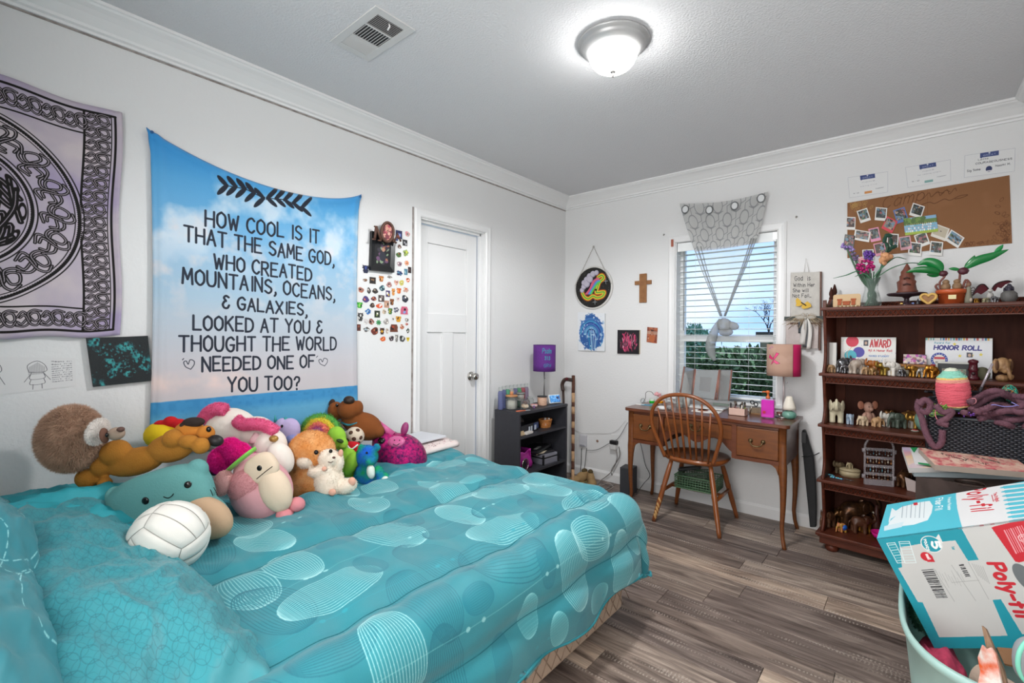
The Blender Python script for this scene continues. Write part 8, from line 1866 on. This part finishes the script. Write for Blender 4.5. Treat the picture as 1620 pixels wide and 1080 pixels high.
tag(MB().add([(0,0,0),(.04,-.02,0),(.035,-.02,.06),(-.01,.0,.07)],[(0,1,2,3)]).build('paper_card',C('b8a8a4',.6),None,SP(1438,776,3) + Vector((.0,.0,.001)),(0,0,0)),'curled pale card behind the brown cardboard box','card')
bpy.data.objects['paper_card'].modifiers.new('s','SOLIDIFY').thickness = .002

# ---------------- bottom shelf
EL = [(1352,826,50,c_dkb,160,'up','large dark carved elephant with raised trunk on the bottom shelf'),(1338,818,30,c_brz,10,'down','bronze elephant standing behind the big dark one'),(1314,833,30,M('pierced_brown','6a4630',.4,.3,var=.8,vs=90,col2='2c1a12'),25,'down','pierced brown carved elephant at the left of the bottom shelf'),
      (1329,822,12,c_brz,190,'down','very small bronze elephant in the shadow of the bottom shelf'),(1362,843,32,M('brown_leather_look','4f3020',.4),165,'up','chestnut brown elephant with raised trunk at the front'),(1371,842,26,M('gold_leaf','b07c2c',.3,.8),190,'up','gold leaf elephant beside the chestnut one')]
for px,py,h,mt_,fc,tr_,lb in EL: elephant(lb,px,py,4,h,mt_,fc,tr_,tusk=c_tusk if 'large' in lb else None)
t = elephant('painted yellow and blue elephant at the front of the bottom shelf',1336,842,4,17,M('painted_yellow','b89a3c',.4,var=1,vs=80,col2='b04a4a'),10,'down'); s = szm(Vector(t.location)); MB().ell((1 * s,-2.5 * s,8 * s),(5 * s,3.5 * s,4.5 * s),n=10).build('saddle_cloth',C('1f5ab0',.4),t)
p = SP(1390,828,4); s = szm(p); tag(MB().lathe([(0,0),(6 * s,0),(5 * s,12 * s),(3.4 * s,30 * s),(2 * s,44 * s),(0,45 * s)],12,wav=lambda a,z: .12 * math.sin(3 * a + z * 60)).build('carved_figure',M('red_brown_wood','4a2620',.5,bump=.4),None,p),'tall thin red-brown carved figure on the bottom shelf','figurine')
p = SP(1388,853,4); t = thing('pink_bowl','magenta plastic bowl at the front of the bottom shelf','bowl',p + Vector((.03,.01,0))); MB().lathe([(0,0),(.02,0),(.035,.012),(.05,.04),(.052,.04),(.038,.01),(0,.004)],28).build('bowl',C('c01c78',.35),t)
# ================================================================== brown box, notebooks, woven basket of yarn
bz = .668
t = thing('cardboard_box','dark brown cardboard box standing in front of the shelf unit','box',(2.475,-1.02,0)); m_bx = M('brown_board','4a3b36',.8,var=.3,vs=30)
MB().b2((0,0,0),(.46,.56,bz - .006)).build('body',m_bx,t,bevel=.004)
MB().b2((-.004,-.004,bz - .006),(.464,.564,bz)).build('lid',M('brown_board2','55443d',.7),t,bevel=.002)
MB().add([(-.002,-.006,bz - .10),(.20,-.006,bz - .10),(.12,-.006,bz + .002),(-.002,-.006,bz + .002)],[(0,1,2,3)]).build('front_flap',m_bx,t)
t.children[-1].modifiers.new('s','SOLIDIFY').thickness = .004
ring_c = Vector((.155,-.0,bz + .006)); MB().tube(catmull([(.12,.02,bz + .004),(.13,-.012,bz + .016),(.18,-.016,bz + .018),(.20,.0,bz + .006),(.18,.02,bz + .003),(.14,.024,bz + .003)],5,True),.005,8,closed=True,flat=1).build('strap',M('brown_strap','33231c',.5),t)
def slab(name,lab,quad_px,z,th,mat,mside,cat='notebook',extra=None):
    V = [PZ(x,y,z) for x,y in quad_px]; c_ = sum(V,Vector()) / 4; L_ = [v - c_ for v in V]; B_ = [v - Vector((0,0,th)) for v in L_]; b = MB()
    b.add([L_[3],L_[2],L_[1],L_[0]],[(0,1,2,3)],0,False,None,[(0,0),(1,0),(1,1),(0,1)]); b.add(B_ + L_,[(3,2,1,0),(0,1,5,4),(1,2,6,5),(2,3,7,6),(3,0,4,7)],1)
    t = thing(name,lab,cat,c_); b.build('pages',[mat,mside],t); return t,c_,L_
cv = Cv(300,200,'e2c8b4'); cv.blots(['d89ab0','e8c88a','d8a0b8','c8b8d8'],40,14,40,seed=3,al=.5); m_pas = cv.mat('pastel_cover',.4)
slab('notebook','blue-grey notebook at the bottom of the pile on the brown box',[(1437,733),(1600,728),(1640,752),(1446,746)],bz + .022,.020,C('8fb0b8',.5),C('a8b4b8',.6))
slab('notebook','pastel notebook with a white spine, second in the pile',[(1427,707),(1580,712),(1618,738),(1438,740)],bz + .044,.020,m_pas,C('d4cfcc',.7))
t,c_,L_ = slab('folder','white folder with green corners sticking out of the notebook pile',[(1440,708),(1500,711),(1520,738),(1447,733)],bz + .049,.004,C('dcdcdc',.5),C('cccccc',.5),'folder')
MB().add([PZ(a,b_,bz + .0502) - c_ for a,b_ in ((1440,707.5),(1452,707.5),(1446,716))],[(0,2,1)]).build('green_corner',C('1e9a58',.5),t); MB().add([PZ(a,b_,bz + .0502) - c_ for a,b_ in ((1452,731),(1476,734),(1473,737),(1453,733.5))],[(0,3,2,1)]).build('green_edge',C('1e8a50',.5),t)
cv = Cv(600,300,'dca898'); n1 = cv.fbm(40,4,2); cv.blend((n1 - .5) * 6,'e8c8b4',.9); cv.blend((.42 - n1) * 8,'c85a64',.8); cv.blots(['b03a4c','c8545c','e8b0a0','d88878'],70,6,16,seed=8,al=.7)
for s_,x,y in (('follow',120,200),('your',240,150),('dreams',330,205)): cv.text(s_,(x,y),(x + 120,y - 90),44,7,'5c4a44',.85,slant=.2)
t,c_,L_ = slab('spiral_notebook','spiral notebook with a rosy floral cover on top of the pile',[(1453,708),(1597,719),(1640,748),(1479,735)],bz + .072,.022,cv.mat('rosy_cover',.4),C('a09084',.7))
b = MB(); 
for k in range(26):
    p0 = L_[0] + (L_[1] - L_[0]) * ((k + .5) / 26); b.tube([p0 + Vector((0,.004 * math.cos(a * PI / 4),.004 * math.sin(a * PI / 4))) for a in range(8)],.0008,4,closed=True)
b.build('spiral',C('2c2a2c',.4),t)
tag(MB().b2((-.012,-.02,0),(.012,.02,.003)).build('sticky_note',C('d8904a',.6),None,PZ(1612,731,bz + .05),(0,0,.4)),'orange sticky note at the far end of the notebooks','note')

# woven basket
KX0,KX1,KY0,KY1,KZ0,KZ1 = 2.515,2.925,-.735,-.475,bz + .002,.895
t = thing('woven_basket','black woven rectangular basket overflowing with yarn on the brown box','basket',((KX0 + KX1) / 2,(KY0 + KY1) / 2,KZ0)); o0 = Vector(t.location)
m_rat = M('black_rattan','14151b',.35,var=.5,vs=120,col2='262b38'); b = MB(); rows,H_ = 26,KZ1 - KZ0
def face(x0,y0,x1,y1,cx=.011):
    L_ = math.hypot(x1 - x0,y1 - y0); n_ = int(L_ / cx); nx,ny = (y1 - y0) / L_,-(x1 - x0) / L_
    for j in range(rows):
        z = H_ * (j + .5) / rows
        for i in range(n_):
            if (i + j) % 2 == 0: a0,a1 = (i - .35) / n_,(i + 1.35) / n_
            else: continue
            a0,a1 = max(0,a0),min(1,a1); pm = ((a0 + a1) / 2); P3 = [Vector((x0 + (x1 - x0) * a,y0 + (y1 - y0) * a,z)) + Vector((nx,ny,0)) * d_ for a,d_ in ((a0,0),(pm,.004),(a1,0))]
            hh_ = H_ / rows * .45; V = []
            for p_ in P3: V += [p_ - Vector((0,0,hh_)),p_ + Vector((nx,ny,0)) * .002,p_ + Vector((0,0,hh_))]
            b.add(V,[(0,3,4,1),(1,4,5,2),(3,6,7,4),(4,7,8,5)],0,True)
hx,hy = (KX1 - KX0) / 2,(KY1 - KY0) / 2
face(-hx,-hy,hx,-hy); face(-hx,hy,-hx,-hy); face(hx,-hy,hx,hy)
o = b.build('weave',m_rat,t); o['kind'] = 'stuff'
MB().b2((-hx + .002,-hy + .002,0),(hx - .002,hy - .002,H_ - .03)).build('inner_body',C('0f1014',.8),t)
MB().tube([(-hx,-hy,H_),(hx,-hy,H_),(hx,hy,H_),(-hx,hy,H_)],.006,8,closed=True).build('rim',m_rat,t)
# yarns: each skein a thing
def yarn(name,lab,pts,r_,col,n=6,fz=0,mat=None,y=None):
    P_ = catmull(pts,6); c_ = P_[0].copy(); o = MB().tube([p - c_ for p in P_],r_,8).build(name,mat or M('yarn_' + col,col,.95,bump=1,bs=160),None,c_)
    if fz: fuzz(o,fz,.004,.0006,.1,3,.7)
    return tag(o,lab,'yarn')
Yk = lambda x,y,d: PY(x,y,d)
m_ch = M('chenille_plum','6e4a56',.95,var=.5,vs=80,col2='543642')
b = MB(); q = random.Random(17)
RO = [[(1455,632),(1452,644),(1458,660),(1465,684),(1478,706),(1489,700),(1491,680)],[(1454,640),(1463,632),(1472,640),(1466,652),(1455,648)],[(1480,640),(1492,652),(1506,650),(1497,662),(1486,668),(1500,672)],
      [(1536,648),(1556,634),(1580,622),(1602,630),(1625,640)],[(1534,636),(1552,626),(1574,618),(1600,626),(1630,628)],[(1545,650),(1562,656),(1590,650),(1625,652)],[(1550,662),(1575,658),(1600,664),(1630,660)],
      [(1556,650),(1566,664),(1590,670),(1610,676),(1630,672)],[(1524,652),(1540,654),(1560,646),(1585,640),(1612,652),(1630,646)],[(1570,640),(1592,648),(1615,642),(1630,636)]]
for k,P_ in enumerate(RO): b.tube(catmull([Yk(x,y,-.755 - .008 * (k % 3) + (.06 if k > 2 else 0) * (i % 2)) for i,(x,y) in enumerate(P_)],6),.0125,8)
o = b.build('chenille_yarn',m_ch); fuzz(o,16000,.005,.0007,.1,5,.8); tag(o,'thick plum chenille yarn draped over the black basket','yarn')
p = Yk(1511,648,-.70); s = szm(p); t = thing('yarn_cake','cone of coral pink yarn with aqua and yellow ends on top of the basket','yarn',p,(R(3),R(-5),0))
def prof_y(z): return (24 + 5 * math.sin(PI * min(1,z / 48)) ** .7) * s if z < 50 else (24 - (z - 50) * 1.1) * s
bandc = [(0,4,'7fbfa8'),(4,8,'d8b078'),(8,44,'d9606e'),(44,49,'e09a8a'),(49,52,'e8c878'),(52,62,'8ac8b4'),(62,66,'d8dcc8')]
for z0_,z1_,col in bandc:
    pr = [((8 + 16 * min(1,z / 6)) * s if z < 6 else (24.5 + 3.8 * math.sin(PI * (z - 6) / 46)) * s if z < 52 else (24.5 - (z - 52) * 1.25) * s,z * s) for z in np.linspace(z0_,z1_,6)]
    b = MB().lathe(pr,40,wav=lambda a,z: .006 * math.sin(5 * a + z * 500)); q = random.Random(z0_ + 2)
    for _ in range(int((z1_ - z0_) * 2.2)):
        zz = q.uniform(z0_ + .5,z1_ - .5); a0 = q.uniform(0,6.28); sl = q.uniform(-.5,.5) * min(5,(z1_ - z0_) * .4); P_ = []
        for i in range(9):
            a = a0 + i * .22; z = min(z1_,max(z0_,zz + sl * (i - 4) / 4)); rr_ = ((8 + 16 * min(1,z / 6)) if z < 6 else (24.5 + 3.8 * math.sin(PI * (z - 6) / 46)) if z < 52 else (24.5 - (z - 52) * 1.25)) + .25; P_.append((rr_ * s * math.cos(a),rr_ * s * math.sin(a),z * s))
        b.tube(P_,.55 * s,5)
    b.build('yarn_band',M('yarn_' + col,col,.9,bump=.6,bs=300),t)
yarn('loose_yarn','loose coral pink strand looping down the basket front',[Yk(x,y,-.765) for x,y in ((1490,636),(1480,650),(1482,662),(1492,668),(1502,660),(1508,652))],.0016,'d8808a')
yarn('loose_yarn','loose pale pink strand curling off the right of the coral cone',[Yk(x,y,-.755) for x,y in ((1530,632),(1542,630),(1544,636),(1538,640))],.0014,'e0949c')
b = MB(); q = random.Random(3)
for _ in range(9): b.tube(catmull([Yk(1478 + q.uniform(-8,22),646 + q.uniform(-8,12),-.755 + q.uniform(-.012,.01)) for _ in range(5)],5),.0022,5)
tag(b.build('green_yarn',C('7a9a48',.9)),'tangle of olive green yarn left of the coral cone','yarn')['kind'] = 'stuff'
b = MB()
for _ in range(26): b.tube(catmull([Yk(1508 + q.uniform(-44,110),628 + q.uniform(-10,14),-.62 + q.uniform(-.08,.06)) for _ in range(4)],5),.006,6)
tag(b.build('black_yarn',M('yarn_black','1d1c22',.8,bump=.5)),'glossy black yarn filling the middle of the basket','yarn')['kind'] = 'stuff'
p = Yk(1597,622,-.60); s = szm(p); t = thing('yarn_ball','teal, orange and brown variegated yarn ball at the right of the basket','yarn',p); q = random.Random(2)
for col in ('1f8a78','a86a44','2c3a38','3ab090'):
    b = MB()
    for _ in range(9):
        ax_ = Vector((q.gauss(0,1),q.gauss(0,1),q.gauss(0,1))).normalized(); u_ = ax_.orthogonal().normalized(); v_ = ax_.cross(u_); b.tube([(u_ * math.cos(a * PI / 9) + v_ * math.sin(a * PI / 9)) * 13 * s for a in range(18)],1.3 * s,5,closed=True)
    b.build('strand',C(col,.9),t)
MB().ell((0,0,0),13 * s,n=12).build('core',C('24403c',.9),t)
yarn('loose_yarn','thin periwinkle strand lying over the plum chenille',[Yk(x,y,-.765) for x,y in ((1562,644),(1572,640),(1590,643),(1608,641),(1600,636),(1612,642))],.0018,'8a86c8')
t = thing('crochet_hook','silver crochet hook standing in the yarn','hook',Yk(1553,612,-.68)); c_ = Vector(t.location)
MB().tube([Vector((0,0,0)),Yk(1570,575,-.66) - c_],.0045,10).build('shaft',M('anodized','b0a8b0',.25,.5),t); MB().tube([Yk(1549,621,-.685) - c_,Vector((0,0,0))],.006,8).build('grip',C('2a2a2e',.5),t)
q = random.Random(6); t = thing('bead_strand','tiny purple glass beads caught in the yarn','beads',Yk(1520,655,-.765)); b = MB()
for _ in range(14): b.ell((q.uniform(-.03,.06),q.uniform(-.004,.004),q.uniform(-.012,.012)),.0032,n=6)
o = b.build('beads',C('6a3a9a',.15),t); o['kind'] = 'stuff'

slim(1511,'yarn_cake'); slim(1597,'yarn_ball')
# ================================================================== laundry hamper and its load
hc = Vector((2.695,-1.60,0)); ha,hb,hz_,he = .268,.44,.40,3.0
def sup(a,k=1.0,e=he): c_,s_ = math.cos(a),math.sin(a); return Vector((ha * k * math.copysign(abs(c_) ** (2 / e),c_),hb * k * math.copysign(abs(s_) ** (2 / e),s_),0))
t = thing('laundry_hamper','pale mint plastic laundry basket on the floor at the right','laundry basket',hc); m_mint = M('mint_plastic','a3c4bd',.35); n_ = 72
b = MB(); V = []; prf = [(.80,.0),(.82,.01),(.86,.12),(.91,.26),(.955,hz_ - .03),(.985,hz_ - .022),(1.0,hz_ - .008),(.995,hz_ + .002),(.965,hz_ + .004),(.945,hz_ - .008),(.93,hz_ - .04),(.89,.26),(.84,.12),(.80,.012),(.0,.012)]
for k_,z in prf:
    for i in range(n_): p_ = sup(2 * PI * i / n_,max(k_,.001)); V.append((p_.x,p_.y,z))
b.add(V,[(j * n_ + i,j * n_ + (i + 1) % n_,(j + 1) * n_ + (i + 1) % n_,(j + 1) * n_ + i) for j in range(len(prf) - 1) for i in range(n_)] + [tuple(range(n_))[::-1]],0,True)
b.build('basket',m_mint,t)
# the big stuffing box, tilted inside
Bp = Vector((2.370,-1.650,.580)); ea = (Vector((2.385,-1.284,.599)) - Bp); ee = (Vector((2.517,-1.639,.271)) - Bp); ec_ = (Vector((2.702,-1.672,.738)) - Bp)
la,le = ea.length,ee.length; ua,ue,uc = ea.normalized(),ee.normalized(),ec_.normalized(); ue = (ue - ua * ue.dot(ua)).normalized(); uc = ua.cross(ue); uc = -uc if uc.dot(ec_) < 0 else uc; LC = .47
t = thing('stuffing_box','big turquoise and white carton of fiber filling tilted in the hamper','box',Bp)
class FaceCv(Cv):
    def face(s_,o,u,v,lu,lv): s_.o,s_.u,s_.v_,s_.lu,s_.lv = o,u,v,lu,lv; s_.n = u.cross(v); return s_
    def p(s_,x,y):
        r_ = ray(x,y); t_ = (s_.o - CAM).dot(s_.n) / r_.dot(s_.n); q = CAM + r_ * t_ - s_.o; return (q.dot(s_.u) / s_.lu * s_.w,q.dot(s_.v_) / s_.lv * s_.h)
    def P(s_,pts,o=(1380,820),k=4.154): return [s_.p(o[0] + x / k,o[1] + y / k) for x,y in pts]
TQ,RD,GY = '1a93a4','c4202f','6a6e70'
PPF = 1500
cf = FaceCv(int(LC * PPF),int(le * PPF),'c6c5c2').face(Bp,uc,ue,LC,le)
cf.poly(cf.P([(28,118),(577,50),(700,270),(630,278),(545,143),(320,165),(180,190),(196,320),(170,325),(300,548),(330,550),(440,780),(890,770),(790,535),(845,530),(985,760),(1100,750),(1150,880),(400,870),(0,118)]),TQ)
def ftext(cv,s_,a,b_,up,wd,col,sl=0,**k):
    p0,p1,pu = cv.P([a,b_,up],**k); cv.text(s_,p0,p1,1,wd,col,1,sl,up=(pu[0] - p0[0],pu[1] - p0[1]))
c5,cr_ = cf.P([(388,168),(445,168)]); rb = math.hypot(cr_[0] - c5[0],cr_[1] - c5[1]) * 1.1
cf.poly([c5,cf.P([(436,100)])[0],cf.P([(465,160)])[0]],'dcdcda'); cf.ell(c5[0],c5[1],rb * 1.12,rb * 1.12,'dcdcda'); cf.ell(c5[0],c5[1],rb,rb,TQ)
ftext(cf,'5',(398,150),(398,200),(445,146),11,'f0f0ee',.0) if False else ftext(cf,'5',(388,152),(400,196),(436,146),9,'f0f0ee',.0)
ftext(cf,'POUNDS',(336,140),(362,215),(351,134),2.6,'e4e4e2')
cb_,cq = cf.P([(355,250),(392,250)]); rb2 = math.hypot(cq[0] - cb_[0],cq[1] - cb_[1]); cf.ell(cb_[0],cb_[1],rb2,rb2,RD); cf.poly(cf.P([(390,240),(412,285),(360,285)]),RD); ftext(cf,'mail',(350,235),(366,268),(368,232),3.5,'f0d8d8')
for q4 in ([(95,163),(148,158),(215,288),(165,292)],[(175,152),(243,150),(288,290),(215,292)]):
    P_ = cf.P(q4); cf.line(P_ + P_[:1],3,'d8e4e4')
    for k in range(7):
        f = (k + .7) / 7.6; a = [q4[0][i] + (q4[3][i] - q4[0][i]) * f for i in (0,1)]; c_ = [q4[1][i] + (q4[2][i] - q4[1][i]) * f for i in (0,1)]; cf.line(cf.P([(a[0] + 8,a[1]),(c_[0] - 6,c_[1])]),2.4 if k % 2 else 5,'c8dcdc',.8)
def barcode(q4,n,seed):
    q = random.Random(seed); f = 0
    while f < 1:
        w_ = q.uniform(.6,1.8) / n; g = [tuple(q4[0][i] + (q4[3][i] - q4[0][i]) * ff for i in (0,1)) for ff in (f,min(1,f + w_))]; h = [tuple(q4[1][i] + (q4[2][i] - q4[1][i]) * ff for i in (0,1)) for ff in (f,min(1,f + w_))]
        cf.poly(cf.P([g[0],h[0],h[1],g[1]]),'2c2c2e',.9); f += w_ + q.uniform(.5,1.5) / n
barcode([(322,338),(400,331),(497,520),(422,522)],34,1); barcode([(568,303),(600,299),(648,385),(615,388)],16,2)
for a,c_ in (((405,330),(540,545)),((520,305),(680,540)),((630,285),(765,530)),((525,420),(700,405))): cf.line(cf.P([a,c_]),1.8,'8a8a88',.7)
for k in range(14):
    x,y = 415 + (k % 3) * 22 + (k // 5) * 60,335 + (k % 5) * 14 + (k // 5) * 6; cf.line(cf.P([(x,y),(x + 28,y + 55)]),1.6,'9a9a98',.7)
for k in range(6): cf.line(cf.P([(655 + 14 * k,295 + 4 * k),(700 + 14 * k,378 + 10 * k)]),2,'9a9a98',.8)
ftext(cf,'Tear',(520,185),(530,205),(536,183),2.2,'5a9aa4')
cf.poly(cf.P([(783,60),(800,52),(1040,-5),(1180,240),(965,288),(940,283)]),RD)
for k in range(9): cf.line(cf.P([(868 - 0 + k * 14,78 - k * 4),(868 + k * 14 + 78,78 - k * 4 + 150)]),2.6 if k % 3 else 5,'e8b8bc',.8)
cc,cd = cf.P([(995,130),(1028,128)]); rb3 = math.hypot(cd[0] - cc[0],cd[1] - cc[1]); cf.ell(cc[0],cc[1],rb3,rb3,'e8c8ca',ring=3); cf.ell(cc[0],cc[1],rb3 * .6,rb3 * .6,'e8c8ca',ring=2.5)
ftext(cf,'Poly-fil',(762,295),(950,640),(850,284),13,RD,.16)
ph,pv = cf.P([(965,395),(998,460)]); cf.ell(ph[0] + 22,ph[1],30,62,GY,-.1)
m_front = cf.mat('carton_front',.55)
ct = FaceCv(int(LC * PPF),int(la * PPF),'dcdcdc').face(Bp,uc,ua,LC,la); K6 = dict(o=(1370,740),k=3.176)
TL_ = '4fb9cb'
ct.poly(ct.P([(40,170),(455,105),(452,140),(458,200),(472,260),(484,300),(40,365)],**K6),TL_)
ct.poly(ct.P([(130,200),(150,215),(180,195),(270,172),(320,165),(336,190),(330,225),(310,262),(240,285),(105,300),(125,255),(150,240),(112,275)],**K6),'dce4e6')
for k in range(6): ct.line(ct.P([(185 + 22 * k,188 - 4 * k),(180 + 22 * k,250)],**K6),2.4 if k % 2 else 4,'8a9aa4',.8)
ct.poly(ct.P([(238,175),(258,172),(260,185),(240,188)],**K6),RD)
ct.poly(ct.P([(92,292),(190,270),(180,296),(90,316)],**K6),'c8dce2'); 
ftext(ct,'Fiber Fill',(352,155),(348,214),(385,148),5.5,'eef2f2',0,**K6); ftext(ct,'Premium Polyester',(412,148),(412,212),(426,146),3,'e4ecec',0,**K6)
ftext(ct,'Poly-fil',(505,105),(535,218),(592,92),14,RD,.1,**K6); ftext(ct,'The Original',(640,128),(655,170),(655,122),3,RD,0,**K6); ct.line(ct.P([(632,135),(640,168),(668,150)],**K6),3,RD)
for k in range(10):
    y = 72 + 21 * k - 2; x0_ = 683 + k * 6; P_ = ct.P([(x0_,y),(x0_ + 120,y - 14),(x0_ + 125,y + 1),(x0_ + 4,y + 14)],**K6); ct.poly(P_,TL_); e_ = ct.P([(x0_ + 4,y + 6)],**K6)[0]; ct.ell(e_[0],e_[1],16,13,TL_)
ct.line(ct.P([(572,100),(620,92),(640,78),(670,84)],**K6),5,'b8b0a8')
m_top = ct.mat('carton_top',.5)
def carton_face(mat,o,u,v,lu,lv,flip=False):
    b = MB(); V = [o - Bp,o + u * lu - Bp,o + u * lu + v * lv - Bp,o + v * lv - Bp]; V = [x for x in V]; f = (0,1,2,3) if not flip else (3,2,1,0)
    return b.add(V,[f],0,False,None,[(0,0),(1,0),(1,1),(0,1)]).build
nrm = uc.cross(ue)
o = carton_face(m_front,Bp,uc,ue,LC,le,True)('front_panel',m_front,t); o.modifiers.new('s','SOLIDIFY').thickness = .004; o.modifiers['s'].offset = -1 if (uc.cross(ue)).dot(ua) > 0 else 1
o = carton_face(m_top,Bp,uc,ua,LC,la,False)('top_panel',m_top,t); o.modifiers.new('s','SOLIDIFY').thickness = .004; o.modifiers['s'].offset = -1 if (uc.cross(ua)).dot(ue) < 0 else 1
m_ct = C(TQ,.55); A8 = [a + b_ + c_ for a in (Vector(),uc * LC) for b_ in (Vector(),ua * la) for c_ in (Vector(),ue * le)]
ins = (ua + ue) * .003; b = MB(); V = [Vector((0,0,0))] * 0
A8 = [a + b_ + c_ for a in (uc * .0,uc * LC) for b_ in (ua * .003,ua * la) for c_ in (ue * .003,ue * le)]
b.add(A8,[(0,1,3,2),(4,6,7,5),(0,4,5,1),(2,3,7,6),(0,2,6,4),(1,5,7,3)]); b.build('carton_body',m_ct,t)
hh0 = CAM + ray(1380 + 965 / 4.154,820 + 395 / 4.154) * 0
# clothes and odds in the hamper
m_pc = M('pink_cloth','c2405f',.85,var=.6,vs=40,col2='8e2444')
def cloth(name,lab,c_,r_,mat,seed,cat='cloth',rows=24):
    q = random.Random(seed); ph = [q.uniform(0,6) for _ in range(4)]
    b = MB().ell((0,0,0),r_,n=32,fn=lambda x,y,z: (x * (1 + .12 * math.sin(5 * y + ph[0])),y * (1 + .1 * math.sin(6 * x + ph[1])),z + .12 * math.sin(7 * x + ph[2]) + .10 * math.sin(9 * y + ph[3]) + .06 * math.sin(15 * x + 11 * y)))
    return tag(b.build(name,mat,None,c_),lab,cat)
cloth('folded_cloth','crumpled pink dotted cloth at the near left of the hamper',hc + Vector((-.165,-.12,.215)),(.06,.24,.07),m_pc,2)
q = random.Random(9); b = MB(); c_ = hc + Vector((-.13,-.14,.27))
cloth('green_tinsel','dark green fuzzy tinsel tucked behind the carton in the hamper',hc + Vector((-.20,.06,.33)),(.035,.09,.05),M('tinsel_green','0f3f2c',.7,bump=1,bs=200),4); fuzz(bpy.data.objects['green_tinsel'],3500,.012,.0012,0,6,.8)
t = thing('rolled_fabric','roll of beige corduroy cloth in the front of the hamper','cloth',hc + Vector((-.04,-.31,.345)),(0,0,R(-35)))
sp_ = [( (.006 + .0028 * a * .5) * math.cos(a),(.006 + .0028 * a * .5) * math.sin(a)) for a in [i * .35 for i in range(70)]]
b = MB(); V = []
for x in (-.07,.07):
    for (u_,v_) in sp_: V.append((x,u_,v_))
n2_ = len(sp_); b.add(V,[(i,i + 1,n2_ + i + 1,n2_ + i) for i in range(n2_ - 1)],0,True); o = b.build('roll',M('corduroy','b39c8c',.9,bump=.4,bs=120),t); o.modifiers.new('s','SOLIDIFY').thickness = .002
cloth('dark_cloth','dark maroon patterned cloth beneath the carton',hc + Vector((.03,-.27,.25)),(.17,.13,.06),M('maroon_print','7a1c34',.85,var=1,vs=50,col2='1c1418'),7)
def flatbag(name,lab,cat,pts,y,mat,th=.006):
    V = [PY(a,b_,y + d_) for a,b_,d_ in pts]; c_ = sum(V,Vector()) / len(V); o = MB().add([v - c_ for v in V],[tuple(range(len(V)))]).build(name,mat,None,c_); o.modifiers.new('s','SOLIDIFY').thickness = th; return tag(o,lab,cat)
cv = Cv(200,240,'c8542c'); cv.blots(['d8d0c8','e8682c','b03a2c','d8c8b0'],40,10,24,seed=3)
flatbag('snack_bag','crumpled orange and white foil packet at the bottom right','packet',[(1556,1020,0),(1563,1027,-.01),(1570,1024,0),(1577,1034,-.01),(1582,1056,-.02),(1588,1090,-.04),(1548,1090,-.03),(1553,1062,-.01),(1549,1040,0)],-2.02,M('orange_foil','d0582c',.4,var=1,vs=30,col2='d8d0c8'))
flatbag('cardboard_strip','upright corrugated cardboard strip poking from the hamper','cardboard',[(1556,990,.02),(1562,995,.02),(1590,1060,-.02),(1598,1092,-.04),(1586,1092,-.04),(1566,1040,0)],-1.98,M('corrugated','9a7c64',.8,var=.5,vs=60),.01)
flatbag('brown_flap','brown cardboard flap lying deep at the right of the hamper','cardboard',[(1578,1026,.05),(1625,1030,.05),(1625,1060,-.02),(1590,1052,0)],-1.90,M('kraft','7a5638',.8),.005)
p = PY(1634,1044,-2.0); t = thing('zip_pouch','grey zip pouch with mint piping at the right edge','pouch',p,(0,0,YAW)); s = szm(p)
MB().ell((0,0,0),(27 * s,16 * s,36 * s),n=24,p=.8).build('pouch',M('grey_pouch','8a8c90',.6),t); MB().tube([(28 * s * math.cos(a * PI / 16),-4 * s,37 * s * math.sin(a * PI / 16)) for a in range(32)],3.2 * s,8,closed=True).build('piping',C('7fd0b8',.5),t)
